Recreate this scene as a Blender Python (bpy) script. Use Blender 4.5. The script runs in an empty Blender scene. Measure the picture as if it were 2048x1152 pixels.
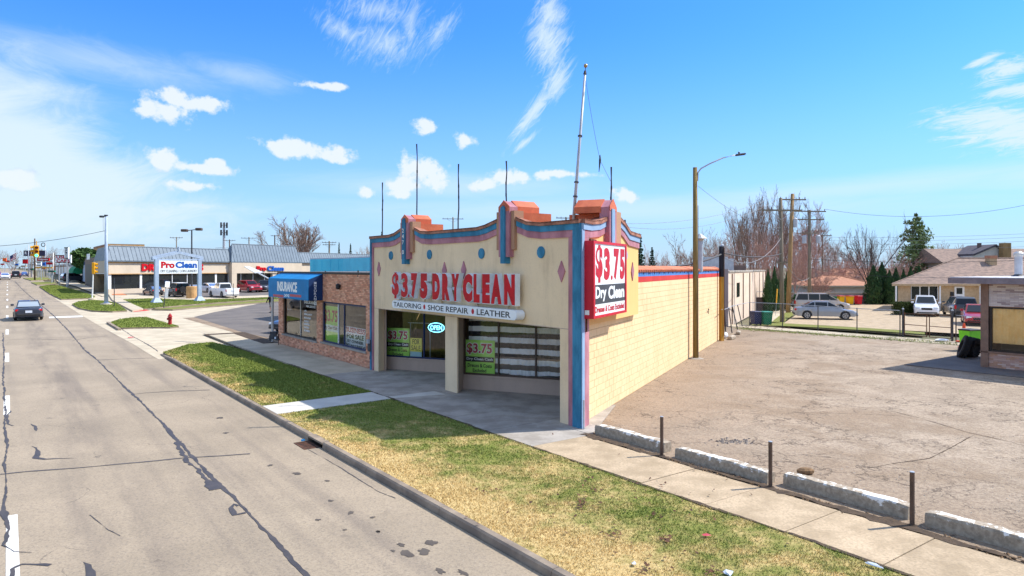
import bpy, bmesh, math, random
import numpy as np
from mathutils import Vector, Matrix
random.seed(7)
SC = bpy.context.scene
COL = SC.collection
V = Vector
# ------------------------------------------------------------------ camera
F, CX, YH, H = 1380.0, 1024.0, 536.0, 4.15      # focal length and horizon of the 2048 px wide photograph, eye height (m)
cam = bpy.data.cameras.new('camera')
camo = bpy.data.objects.new('camera', cam)
COL.objects.link(camo)
camo.location = (0, 0, H)
camo.rotation_euler = (math.pi / 2, 0, 0)
cam.sensor_width = 36.0
cam.lens = 36.0 * F / 2048.0
cam.shift_y = (YH - 576.0) / 2048.0
cam.clip_start = 0.1
cam.clip_end = 9000
SC.camera = camo
# ------------------------------------------------------------------ light
SUN_EL = math.radians(47.5)
SUN_H = V((0.975, 0.225)).normalized()
SKY_STRENGTH, SUN_STRENGTH, EXPOSURE = 0.15, 2.2, 1.56
sd = V((SUN_H.x * math.cos(SUN_EL), SUN_H.y * math.cos(SUN_EL), math.sin(SUN_EL)))
sun = bpy.data.lights.new('sun', 'SUN')
sun.energy = SUN_STRENGTH
sun.angle = math.radians(0.5)
sun.color = (1.0, 0.95, 0.87)
suno = bpy.data.objects.new('sun', sun)
suno.rotation_euler = sd.to_track_quat('Z', 'Y').to_euler()
suno.location = (40, 10, 60)
COL.objects.link(suno)
vs = SC.view_settings
vs.view_transform = 'Standard'
vs.look = 'None'
vs.gamma = 1
vs.use_curve_mapping = False
vs.exposure = EXPOSURE

world = bpy.data.worlds.new('World')
SC.world = world
world.use_nodes = True
nt = world.node_tree
nt.nodes.clear()

class NB:
 "small helper for node graphs"
 def __init__(s, nt): s.nt = nt
 def n(s, t, **k):
  o = s.nt.nodes.new(t)
  for a, b in k.items(): setattr(o, a, b)
  return o
 def put(s, sock, v):
  if hasattr(v, 'is_output') or isinstance(v, bpy.types.NodeSocket): s.nt.links.new(v, sock)
  else: sock.default_value = v
 def m(s, op, a, b=0.0, c=None, clamp=False):
  o = s.n('ShaderNodeMath', operation=op, use_clamp=clamp)
  s.put(o.inputs[0], a); s.put(o.inputs[1], b)
  if c is not None: s.put(o.inputs[2], c)
  return o.outputs[0]
 def noise(s, vec, scale, detail=5, rough=.55, dist=0.0):
  o = s.n('ShaderNodeTexNoise')
  if vec is not None: s.nt.links.new(vec, o.inputs['Vector'])
  o.inputs['Scale'].default_value = scale
  o.inputs['Detail'].default_value = detail
  o.inputs['Roughness'].default_value = rough
  o.inputs['Distortion'].default_value = dist
  return o.outputs['Fac']
 def mapping(s, vec, scale=(1, 1, 1), rot=(0, 0, 0), loc=(0, 0, 0)):
  o = s.n('ShaderNodeMapping')
  s.nt.links.new(vec, o.inputs['Vector'])
  o.inputs['Scale'].default_value = scale
  o.inputs['Rotation'].default_value = rot
  o.inputs['Location'].default_value = loc
  return o.outputs[0]
 def ramp(s, f, a, b, smooth=True):
  o = s.n('ShaderNodeMapRange')
  if smooth: o.interpolation_type = 'SMOOTHSTEP'
  o.clamp = True
  s.put(o.inputs['Value'], f)
  o.inputs['From Min'].default_value = a
  o.inputs['From Max'].default_value = b
  return o.outputs['Result']
 def mix(s, f, a, b, mode='MIX'):
  o = s.n('ShaderNodeMix', data_type='RGBA', blend_type=mode)
  s.put(o.inputs[0], f)
  for i, v in ((6, a), (7, b)):
   if isinstance(v, tuple): v = (*v[:3], 1)
   s.put(o.inputs[i], v)
  return o.outputs[2]

def make_sky():
 b = NB(nt)
 tc = b.n('ShaderNodeTexCoord')
 d = tc.outputs['Generated']
 sky = b.n('ShaderNodeTexSky')
 sky.sky_type = 'NISHITA'
 sky.sun_disc = False
 sky.sun_elevation = SUN_EL
 sky.sun_rotation = math.atan2(SUN_H.x, SUN_H.y)
 sky.altitude = 100
 sky.air_density = 1.0
 sky.dust_density = 0.6
 sky.ozone_density = 2.5
 base = b.mix(1.0, sky.outputs[0], (.125, .33, .64), 'MULTIPLY')
 sp = b.n('ShaderNodeSeparateXYZ')
 nt.links.new(d, sp.inputs[0])
 az = b.m('ARCTAN2', sp.outputs[0], sp.outputs[1])
 el = b.m('ARCSINE', sp.outputs[2])
 cv = b.n('ShaderNodeCombineXYZ')
 nt.links.new(az, cv.inputs[0]); nt.links.new(el, cv.inputs[1])
 ae = cv.outputs[0]
 def ang(px, py):
  a = math.atan((px - CX) / F)
  return a, math.atan((YH - py) / F * math.cos(a))
 def blobs(lst):
  out = None
  for px, py, rx, ry, rot in lst:
   a, e = ang(px, py)
   k = math.cos(a)
   mp = b.n('ShaderNodeMapping', vector_type='TEXTURE')
   nt.links.new(ae, mp.inputs['Vector'])
   mp.inputs['Location'].default_value = (a, e, 0)
   mp.inputs['Rotation'].default_value = (0, 0, math.radians(rot))
   mp.inputs['Scale'].default_value = (rx / F * k, ry / F * k, 1)
   ln = b.n('ShaderNodeVectorMath', operation='LENGTH')
   nt.links.new(mp.outputs[0], ln.inputs[0])
   v = b.m('SUBTRACT', 1.0, ln.outputs['Value'])
   out = v if out is None else b.m('MAXIMUM', out, v)
  return out
 # heaped clouds: lobes of an uneven outline
 cum = blobs([(352,196,46,19,0),(330,222,58,22,-8),(395,208,52,17,0),(425,206,24,10,0),(300,222,34,12,0),
  (328,320,34,18,-15),(392,334,58,13,-4),(425,326,22,10,0),(572,296,60,17,-6),(620,300,72,18,-6),(665,316,36,9,-10),
  (380,372,48,11,0),(645,172,42,8,0),(846,250,27,17,-10),(932,281,23,17,-25),
  (845,336,48,28,-15),(872,360,30,24,0),(808,372,34,16,0),(800,388,26,10,0),(733,384,20,14,-25),
  (975,368,36,13,8),(1008,356,34,15,0),(1044,354,22,14,-12),(1082,350,20,10,0),(1135,348,62,8,-2),(1245,392,24,17,-20),
  (38,362,56,18,-6),(10,355,40,18,0)])
 n1 = b.noise(ae, 27, 9, .6)
 n2 = b.noise(ae, 75, 5, .6)
 nn = b.m('ADD', b.m('MULTIPLY', b.m('SUBTRACT', n1, .5), 2.9), b.m('MULTIPLY', b.m('SUBTRACT', n2, .5), 1.5))
 cumf = b.ramp(b.m('ADD', cum, nn), -.2, .48)
 # small far heaps low over the horizon
 low = blobs([(150,408,75,13,0),(262,420,66,9,0),(60,420,80,12,0),(90,448,110,9,0),(400,412,50,7,0),(250,448,120,6,0)])
 lowf = b.m('MULTIPLY', b.ramp(b.m('ADD', low, nn), .1, .6), .45)
 # thin ice cloud in streaks
 def cir(lst, ang_deg, sx, sy, lo, hi, amp, gain):
  mk = blobs(lst)
  mv = b.mapping(b.mapping(ae, (1, 1, 1), (0, 0, math.radians(-ang_deg))), (sx, sy, 1))
  nz = b.noise(mv, 1.0, 9, .7, 1.6)
  f = b.ramp(b.m('ADD', mk, b.m('MULTIPLY', b.m('SUBTRACT', nz, .5), amp)), lo, hi)
  return b.m('MULTIPLY', f, gain)
 c1 = cir([(690,66,95,30,-28),(770,85,130,60,0),(822,52,26,90,-8),(880,62,70,30,45),(760,20,130,40,0)], 58, 26, 90, .12, 1.4, 2.2, .72)
 c2 = cir([(1068,222,105,20,52),(1112,165,62,28,58),(1095,80,52,75,10),(1050,285,50,9,40),(1100,30,46,46,0)], 52, 24, 95, .0, 1.05, 2.0, .88)
 c3 = cir([(1990,238,150,36,-4),(2060,262,170,50,-3),(2010,140,70,26,18),(2040,180,80,18,0),(1965,122,40,12,20)], 8, 20, 90, .0, .85, 2.2, .92)
 # broad veil on the left, and pale bands above the horizon
 v1 = cir([(30,300,215,150,-25),(-120,260,290,210,0),(130,370,260,95,0),(-40,420,560,95,0)], 14, 7, 18, -.12, .62, 1.0, .95)
 v2 = cir([(190,120,420,60,-4),(480,150,180,40,-6),(60,170,240,50,-10)], -6, 6, 26, .05, 1.2, 1.1, .5)
 v3 = cir([(1750,372,700,36,3),(900,372,420,38,0),(2100,345,320,50,0),(1250,420,900,40,0)], 3, 5, 40, .0, 1.0, .7, .5)
 # cloud added over the unseen sky, thickened to lighten the shaded fronts
 mw = b.mapping(d, (2.0, 2.6, 6.0))
 fill_cloud = b.ramp(b.noise(mw, 1.6, 7, .6, .6), .32, .62)
 out_az = b.ramp(b.m('ABSOLUTE', az), .68, .95)
 up = b.ramp(el, .44, .6)
 fill_cloud = b.m('MULTIPLY', b.m('MULTIPLY', fill_cloud, b.m('MAXIMUM', out_az, up)), .92)
 inv = b.m('SUBTRACT', 1.0, cumf)
 for f in (lowf, c1, c2, c3, v1, v2, v3, fill_cloud):
  inv = b.m('MULTIPLY', inv, b.m('SUBTRACT', 1.0, f))
 thin = b.m('SUBTRACT', 1.0, inv)
 hz = b.m('POWER', b.m('SUBTRACT', 1.0, b.ramp(el, .0, .36, False)), 1.9)
 k = 1.0 / SKY_STRENGTH
 e = 2 ** -EXPOSURE
 pale = tuple(c * k * e for c in (.60, .79, .97))
 white = tuple(c * k * e for c in (.90, .97, 1.06))
 grey = tuple(c * k * e for c in (.66, .78, .94))
 col = b.mix(b.m('MULTIPLY', hz, .96, clamp=True), base, pale)
 body = b.mix(b.ramp(b.m('ADD', n1, b.m('MULTIPLY', cum, .55)), .38, .62), grey, white)
 veil = tuple(c * k * e for c in (.80, .94, 1.04))
 col = b.mix(b.m('MULTIPLY', thin, .92), col, b.mix(cumf, veil, body))
 bg = b.n('ShaderNodeBackground')
 nt.links.new(col, bg.inputs['Color'])
 bg.inputs['Strength'].default_value = SKY_STRENGTH
 ow = b.n('ShaderNodeOutputWorld')
 nt.links.new(bg.outputs[0], ow.inputs['Surface'])
make_sky()

# ------------------------------------------------------------------ frame of the place
# u runs along the avenue (away from the eye), m across it (towards the shops), w along the lot lines
u = V((-.590, .807, 0)).normalized()
m = V((u.y, -u.x, 0))
w = V((.425, .905, 0)).normalized()
nr = V((w.y, -w.x, 0))
RISE0, RISE1, RISE = 38.0, 288.0, .012           # the avenue climbs gently beyond the shops

def gz(x, y):
 s = u.x * x + u.y * y
 return RISE * min(max(s - RISE0, 0), RISE1 - RISE0)
def ST(s, t, z=0.0):
 return V((u.x * s + m.x * t, u.y * s + m.y * t, z))
def G(px, py, z=0.0):
 "the ground point seen at a pixel of the photograph (z above the local ground)"
 k, d = (px - CX) / F, (py - YH) / F
 lo, hi = 1.0, 3000.0
 for _ in range(50):
  Y = (lo + hi) / 2
  if H - d * Y > z + gz(k * Y, Y): lo = Y
  else: hi = Y
 return V((k * Y, Y, z + gz(k * Y, Y)))
def AT(px, py, Y):
 return V(((px - CX) / F * Y, Y, H - (py - YH) / F * Y))
def fs(px, py, t):
 "(s, z) of a pixel on the upright plane t = const along the avenue"
 k = (px - CX) / F
 Y = t / (m.y + m.x * k)
 return (u.y + u.x * k) * Y, H - (py - YH) / F * Y

# ------------------------------------------------------------------ mesh helper
class M:
 def __init__(s): s.v = []; s.f = []
 def add(s, vs, fs_):
  k = len(s.v)
  s.v += [tuple(p) for p in vs]
  s.f += [tuple(i + k for i in f) for f in fs_]
 def poly(s, pts): s.add(pts, [tuple(range(len(pts)))])
 def obox(s, o, a, b, c):
  o, a, b, c = V(o), V(a), V(b), V(c)
  if a.cross(b).dot(c) < 0: a, b = b, a
  p = [o, o + a, o + a + b, o + b]
  p += [q + c for q in p]
  s.add(p, [(3, 2, 1, 0), (4, 5, 6, 7), (0, 1, 5, 4), (1, 2, 6, 5), (2, 3, 7, 6), (3, 0, 4, 7)])
 def box(s, c, d, rz=0.0):
  r = Matrix.Rotation(rz, 3, 'Z')
  x, y, z = r @ V((d[0], 0, 0)), r @ V((0, d[1], 0)), V((0, 0, d[2]))
  s.obox(V(c) - (x + y + z) / 2, x, y, z)
 def cbox(s, c, d, ch, rz=0.0):
  "box with chamfered edges"
  r = Matrix.Rotation(rz, 3, 'Z')
  hx, hy, hz = d[0] / 2, d[1] / 2, d[2] / 2
  pts = []
  for sz in (-1, 1):
   for sx, sy in ((-1, -1), (1, -1), (1, 1), (-1, 1)):
    pts += [V((sx * (hx - ch), sy * (hy - ch), sz * hz)), V((sx * hx, sy * (hy - ch), sz * (hz - ch))), V((sx * (hx - ch), sy * hy, sz * (hz - ch)))]
  bm = bmesh.new()
  for p in pts: bm.verts.new(V(c) + r @ p)
  bmesh.ops.convex_hull(bm, input=bm.verts)
  bm.verts.index_update()
  s.add([v.co.copy() for v in bm.verts], [tuple(v.index for v in f.verts) for f in bm.faces])
  bm.free()
 def prism(s, pts, ex):
  ex = V(ex); pts = [V(p) for p in pts]; n = len(pts)
  nrm = V((0, 0, 0))
  for i in range(n): nrm += pts[i].cross(pts[(i + 1) % n])
  if nrm.dot(ex) < 0: pts = pts[::-1]
  s.add(pts + [p + ex for p in pts], [tuple(range(n))[::-1], tuple(range(n, 2 * n))] + [(i, (i + 1) % n, n + (i + 1) % n, n + i) for i in range(n)])
 def tube(s, pts, rad, n=8, cap=True):
  pts = [V(p) for p in pts]
  if not hasattr(rad, '__len__'): rad = [rad] * len(pts)
  k = len(s.v); L = len(pts)
  ref = None
  for i, p in enumerate(pts):
   d = (pts[min(i + 1, L - 1)] - pts[max(i - 1, 0)]).normalized()
   if ref is None or abs(ref.dot(d)) > .95: ref = V((0, 0, 1)) if abs(d.z) < .9 else V((1, 0, 0))
   a = d.cross(ref).normalized(); b = d.cross(a)
   for j in range(n):
    t = 2 * math.pi * j / n
    s.v.append(tuple(p + (a * math.cos(t) + b * math.sin(t)) * rad[i]))
  for i in range(L - 1):
   for j in range(n):
    j2 = (j + 1) % n
    s.f.append((k + i * n + j, k + i * n + j2, k + (i + 1) * n + j2, k + (i + 1) * n + j))
  if cap:
   s.f.append(tuple(k + j for j in range(n))[::-1])
   s.f.append(tuple(k + (L - 1) * n + j for j in range(n)))
 def lathe(s, c, prof, n=16):
  k = len(s.v)
  for r, z in prof:
   for j in range(n):
    t = 2 * math.pi * j / n
    s.v.append((c[0] + r * math.cos(t), c[1] + r * math.sin(t), c[2] + z))
  for i in range(len(prof) - 1):
   for j in range(n):
    j2 = (j + 1) % n
    s.f.append((k + i * n + j, k + i * n + j2, k + (i + 1) * n + j2, k + (i + 1) * n + j))
  s.f.append(tuple(k + j for j in range(n))[::-1])
  s.f.append(tuple(k + (len(prof) - 1) * n + j for j in range(n)))
 def disc(s, c, ax, r, th, n=20):
  ax = V(ax).normalized()
  s.tube([V(c), V(c) + ax * th], r, n)
 def ball(s, c, r, n=10, sc=(1, 1, 1)):
  k = len(s.v); R = n // 2
  for i in range(1, R):
   for j in range(n):
    t, p = math.pi * i / R, 2 * math.pi * j / n
    s.v.append((c[0] + r * sc[0] * math.sin(t) * math.cos(p), c[1] + r * sc[1] * math.sin(t) * math.sin(p), c[2] + r * sc[2] * math.cos(t)))
  s.v.append((c[0], c[1], c[2] + r * sc[2])); s.v.append((c[0], c[1], c[2] - r * sc[2]))
  a, bt = len(s.v) - 2, len(s.v) - 1
  for i in range(R - 2):
   for j in range(n):
    j2 = (j + 1) % n
    s.f.append((k + i * n + j, k + (i + 1) * n + j, k + (i + 1) * n + j2, k + i * n + j2))
  for j in range(n):
   j2 = (j + 1) % n
   s.f.append((a, k + j, k + j2)); s.f.append((bt, k + (R - 2) * n + j2, k + (R - 2) * n + j))
 def mesh(s, name, mat, off=None, smooth=False):
  me = bpy.data.meshes.new(name)
  vs_ = s.v if off is None else [(p[0] - off[0], p[1] - off[1], p[2] - off[2]) for p in s.v]
  me.from_pydata(vs_, [], s.f)
  if mat: me.materials.append(mat)
  if smooth: me.polygons.foreach_set('use_smooth', [True] * len(me.polygons))
  me.update()
  return me
 def build(s, name, mat, parent=None, world=False, smooth=False, loc=None):
  off = None
  if world:
   r = parent
   while r is not None and r.parent is not None: r = r.parent
   off = r.location if r is not None else loc
  o = bpy.data.objects.new(name, s.mesh(name, mat, off, smooth))
  COL.objects.link(o)
  if parent is not None: o.parent = parent
  elif loc is not None: o.location = loc
  return o

def tag(o, label=None, cat=None, group=None, kind=None):
 if label: o['label'] = label
 if cat: o['category'] = cat
 if group: o['group'] = group
 if kind: o['kind'] = kind
 return o
def thing(name, label, cat, loc, rz=0.0, group=None):
 o = bpy.data.objects.new(name, None)
 COL.objects.link(o)
 o.empty_display_size = .3
 o.location = loc
 o.rotation_euler = (0, 0, rz)
 return tag(o, label, cat, group)
def dup(root, loc, rz=None, label=None, scale=None, group=None):
 r = root.copy(); COL.objects.link(r)
 r.location = loc
 if rz is not None: r.rotation_euler = (0, 0, rz)
 if scale is not None: r.scale = scale if hasattr(scale, '__len__') else (scale,) * 3
 if label: r['label'] = label
 if group: r['group'] = group
 for ch in list(root.children):
  c = ch.copy(); COL.objects.link(c); c.parent = r
  for g in list(ch.children):
   d = g.copy(); COL.objects.link(d); d.parent = c
 return r
def set_mat(o, mt):
 "a copy's own colour: its mesh gets its own data"
 o.data = o.data.copy(); o.data.materials[0] = mt

# ------------------------------------------------------------------ lettering
_tc = {}
def glyphs(txt, bold):
 key = (txt, bold)
 if key not in _tc:
  cu = bpy.data.curves.new('lettering', 'FONT')
  cu.body = txt; cu.size = 1; cu.offset = bold; cu.resolution_u = 3
  o = bpy.data.objects.new('lettering', cu)
  COL.objects.link(o)
  me = bpy.data.meshes.new_from_object(o.evaluated_get(bpy.context.evaluated_depsgraph_get()))
  bpy.data.objects.remove(o); bpy.data.curves.remove(cu)
  vv = [v.co.copy() for v in me.vertices]; ff = [tuple(p.vertices) for p in me.polygons]
  x0, x1 = min(p.x for p in vv), max(p.x for p in vv); y0, y1 = min(p.y for p in vv), max(p.y for p in vv)
  _tc[key] = ([((p.x - x0) / (x1 - x0), (p.y - y0) / (y1 - y0)) for p in vv], ff)
  bpy.data.meshes.remove(me)
 return _tc[key]
def text(M_, txt, o, xa, za, depth=None, bold=.02):
 "fit a line of text into the parallelogram o, xa, za; depth: extrusion vector"
 vv, ff = glyphs(txt, bold)
 o, xa, za = V(o), V(xa), V(za)
 pts = [o + xa * a + za * b for a, b in vv]
 if depth is None: M_.add(pts, ff); return
 depth = V(depth)
 n = len(pts)
 ec = {}
 for f in ff:
  for i in range(len(f)):
   e = (f[i], f[(i + 1) % len(f)]); ec[e] = 1
 side = [(b, a, a + n, b + n) for (a, b) in ec if (b, a) not in ec]
 M_.add(pts + [p + depth for p in pts], [f[::-1] for f in ff] + [tuple(i + n for i in f) for f in ff] + side)
# ------------------------------------------------------------------ materials
def lin(r, g=None, b_=None):
 "sRGB 0..255 to linear"
 f = lambda c: (c / 255 / 12.92) if c <= 10 else ((c / 255 + .055) / 1.055) ** 2.4
 return (f(r), f(g), f(b_))
def new_mat(name):
 mt = bpy.data.materials.new(name); mt.use_nodes = True
 b = NB(mt.node_tree)
 p = mt.node_tree.nodes['Principled BSDF']
 tc = b.n('ShaderNodeTexCoord')
 return mt, b, p, tc.outputs['Object']
def pm(name, c1, c2=None, scale=3.0, rough=.85, bump=0.0, bscale=None, metal=0.0, stretch=(1, 1, 1), contrast=(.35, .65), spec=.35, rnd=0.0, fine=.12, coat=0.0):
 mt, b, p, co = new_mat(name)
 if c2 is None: c2 = tuple(c * .8 for c in c1)
 mv = b.mapping(co, stretch)
 f = b.ramp(b.noise(mv, scale, 7, .62), *contrast)
 col = b.mix(f, c1, c2)
 if fine:
  g = b.noise(co, scale * 14, 3, .6)
  col = b.mix(b.m('MULTIPLY', b.m('SUBTRACT', g, .42, clamp=True), fine * 4, clamp=True), col, tuple(c * .55 for c in c1))
 if rnd:
  oi = b.n('ShaderNodeObjectInfo')
  hs = b.n('ShaderNodeHueSaturation')
  b.put(hs.inputs['Value'], b.m('ADD', 1 - rnd / 2, b.m('MULTIPLY', oi.outputs['Random'], rnd)))
  b.put(hs.inputs['Color'], col)
  col = hs.outputs[0]
 b.put(p.inputs['Base Color'], col)
 p.inputs['Roughness'].default_value = rough
 p.inputs['Metallic'].default_value = metal
 p.inputs['Specular IOR Level'].default_value = spec
 p.inputs['Coat Weight'].default_value = coat
 if bump:
  bn = b.n('ShaderNodeBump')
  bn.inputs['Strength'].default_value = bump
  bn.inputs['Distance'].default_value = .02
  b.put(bn.inputs['Height'], b.noise(co, bscale or scale * 10, 5, .6))
  b.put(p.inputs['Normal'], bn.outputs[0])
 return mt
def glow(name, c, s):
 mt, b, p, co = new_mat(name)
 p.inputs['Base Color'].default_value = (*c, 1)
 p.inputs['Emission Color'].default_value = (*c, 1)
 p.inputs['Emission Strength'].default_value = s
 return mt
def pane_mat(name, tint=(.75, .8, .8), body=0.0, bodycol=(.02, .025, .025), refl=1.5):
 mt = bpy.data.materials.new(name); mt.use_nodes = True
 t = mt.node_tree; t.nodes.clear(); b = NB(t)
 tr = b.n('ShaderNodeBsdfTransparent'); tr.inputs[0].default_value = (*tint, 1)
 di = b.n('ShaderNodeBsdfDiffuse'); di.inputs[0].default_value = (*bodycol, 1)
 gl = b.n('ShaderNodeBsdfGlossy'); gl.inputs['Roughness'].default_value = .015
 gl.inputs[0].default_value = (1, 1, 1, 1)
 fr = b.n('ShaderNodeFresnel'); fr.inputs[0].default_value = refl
 m1 = b.n('ShaderNodeMixShader'); m1.inputs[0].default_value = body
 t.links.new(tr.outputs[0], m1.inputs[1]); t.links.new(di.outputs[0], m1.inputs[2])
 m2 = b.n('ShaderNodeMixShader')
 t.links.new(fr.outputs[0], m2.inputs[0]); t.links.new(m1.outputs[0], m2.inputs[1]); t.links.new(gl.outputs[0], m2.inputs[2])
 o = b.n('ShaderNodeOutputMaterial'); t.links.new(m2.outputs[0], o.inputs[0])
 return mt

m_x, m_y = m.x, m.y
def road_mat():
 mt, b, p, co = new_mat('road asphalt')
 mr = b.mapping(co, (1, 1, 1), (0, 0, math.atan2(u.x, u.y)))
 along = b.mapping(mr, (1.1, .05, 1))
 big = b.noise(co, .35, 6, .6)
 streak = b.noise(along, 1.0, 6, .6)
 agg = b.noise(co, 26, 5, .8)
 c = b.mix(b.ramp(big, .3, .7), lin(168, 151, 128), lin(150, 135, 114))
 c = b.mix(b.m('MULTIPLY', b.ramp(streak, .48, .72), .5), c, lin(108, 97, 88))
 c = b.mix(b.m('MULTIPLY', b.ramp(agg, .44, .66), .55), c, lin(98, 90, 82))
 c = b.mix(b.m('MULTIPLY', b.ramp(b.noise(co, 34, 4, .8), .56, .72), .5), c, lin(200, 188, 170))
 sp = b.n('ShaderNodeSeparateXYZ'); b.put(sp.inputs[0], co)
 tt = b.m('ADD', b.m('MULTIPLY', sp.outputs[0], m_x), b.m('MULTIPLY', sp.outputs[1], m_y))
 lane = b.m('MULTIPLY', b.ramp(b.m('ABSOLUTE', b.m('SUBTRACT', tt, 1.55)), .95, .1), b.ramp(b.noise(b.mapping(mr, (1.6, .22, 1)), 1.0, 6, .65), .38, .66))
 c = b.mix(b.m('MULTIPLY', lane, .42), c, lin(100, 90, 82))
 spots = b.noise(co, 1.6, 4, .5)
 c = b.mix(b.m('MULTIPLY', b.ramp(spots, .68, .76), .4), c, lin(84, 78, 72))
 vo = b.n('ShaderNodeTexVoronoi', feature='DISTANCE_TO_EDGE')
 wob = b.n('ShaderNodeVectorMath', operation='ADD')
 nv = b.n('ShaderNodeTexNoise'); nv.inputs['Scale'].default_value = .9; nv.inputs['Detail'].default_value = 6
 b.put(nv.inputs['Vector'], co)
 sc_ = b.n('ShaderNodeVectorMath', operation='SCALE'); b.put(sc_.inputs[0], nv.outputs['Color']); sc_.inputs['Scale'].default_value = 1.6
 b.put(wob.inputs[0], co); b.put(wob.inputs[1], sc_.outputs[0])
 b.put(vo.inputs['Vector'], wob.outputs[0]); vo.inputs['Scale'].default_value = .22
 cr = b.m('MULTIPLY', b.ramp(vo.outputs['Distance'], .0035, .0012), b.ramp(b.noise(co, .5, 2), .5, .6))
 c = b.mix(b.m('MULTIPLY', cr, .55), c, lin(70, 64, 60))
 b.put(p.inputs['Base Color'], c)
 p.inputs['Roughness'].default_value = .88
 bn = b.n('ShaderNodeBump'); bn.inputs['Strength'].default_value = .35; bn.inputs['Distance'].default_value = .01
 b.put(bn.inputs['Height'], agg); b.put(p.inputs['Normal'], bn.outputs[0])
 return mt
def lot_mat():
 mt, b, p, co = new_mat('worn lot surface')
 nv = b.n('ShaderNodeTexNoise'); nv.inputs['Scale'].default_value = .8; nv.inputs['Detail'].default_value = 7; nv.inputs['Roughness'].default_value = .65
 b.put(nv.inputs['Vector'], co)
 sc_ = b.n('ShaderNodeVectorMath', operation='SCALE'); b.put(sc_.inputs[0], nv.outputs['Color']); sc_.inputs['Scale'].default_value = 2.0
 wob = b.n('ShaderNodeVectorMath', operation='ADD'); b.put(wob.inputs[0], co); b.put(wob.inputs[1], sc_.outputs[0])
 def crack(s, w_):
  vo = b.n('ShaderNodeTexVoronoi', feature='DISTANCE_TO_EDGE')
  b.put(vo.inputs['Vector'], wob.outputs[0]); vo.inputs['Scale'].default_value = s
  return b.ramp(vo.outputs['Distance'], w_, w_ * .3)
 big = b.noise(co, .16, 5, .6)
 mid = b.noise(co, .7, 7, .66, .5)
 fine = b.noise(co, 16, 5, .7)
 gp_ = b.n('ShaderNodeNewGeometry').outputs['Position']; sp = b.n('ShaderNodeSeparateXYZ'); b.put(sp.inputs[0], gp_)
 dw = b.m('ADD', b.m('MULTIPLY', b.m('SUBTRACT', sp.outputs[0], 1.8), nr.x), b.m('MULTIPLY', b.m('SUBTRACT', sp.outputs[1], 17.9), nr.y))
 ts = b.m('SUBTRACT', b.m('ADD', b.m('MULTIPLY', sp.outputs[0], m.x), b.m('MULTIPLY', sp.outputs[1], m.y)), 11.6)
 rim = b.ramp(b.m('ADD', b.m('MINIMUM', dw, b.m('MULTIPLY', ts, 1.3)), b.m('MULTIPLY', b.m('SUBTRACT', mid, .5), 9)), 5.5, .4)
 c = b.mix(b.ramp(mid, .32, .68), lin(179, 162, 142), lin(154, 139, 121))
 c = b.mix(b.m('MULTIPLY', rim, .5), c, lin(140, 118, 96))
 # bare soil and loose stones work in from the wall and the street edge
 dirt = b.ramp(b.m('ADD', big, b.m('MULTIPLY', mid, .5)), .72, .9)
 c = b.mix(b.m('MULTIPLY', dirt, .5), c, lin(142, 120, 96))
 c = b.mix(b.m('MULTIPLY', b.ramp(b.noise(co, .45, 6, .7, 1.0), .55, .75), .4), c, lin(128, 112, 98))
 c = b.mix(b.m('MULTIPLY', b.ramp(b.noise(co, .3, 4, .6, .6), .6, .7), .5), c, lin(182, 164, 142))
 c = b.mix(b.m('MULTIPLY', b.ramp(fine, .43, .63), .58), c, lin(116, 100, 86))
 c = b.mix(b.m('MULTIPLY', b.ramp(b.noise(co, 22, 4, .75), .60, .70), .6), c, lin(205, 190, 168))
 c = b.mix(b.m('MULTIPLY', crack(.22, .006), .6), c, lin(84, 73, 64))
 c = b.mix(b.m('MULTIPLY', b.m('MULTIPLY', crack(.9, .028), b.ramp(b.noise(co, .22, 3), .5, .58)), .7), c, lin(72, 62, 54))
 b.put(p.inputs['Base Color'], c)
 p.inputs['Roughness'].default_value = .95
 p.inputs['Specular IOR Level'].default_value = .2
 bn = b.n('ShaderNodeBump'); bn.inputs['Strength'].default_value = .6; bn.inputs['Distance'].default_value = .04
 b.put(bn.inputs['Height'], b.m('ADD', fine, b.m('MULTIPLY', mid, 1.5))); b.put(p.inputs['Normal'], bn.outputs[0])
 return mt
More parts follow.
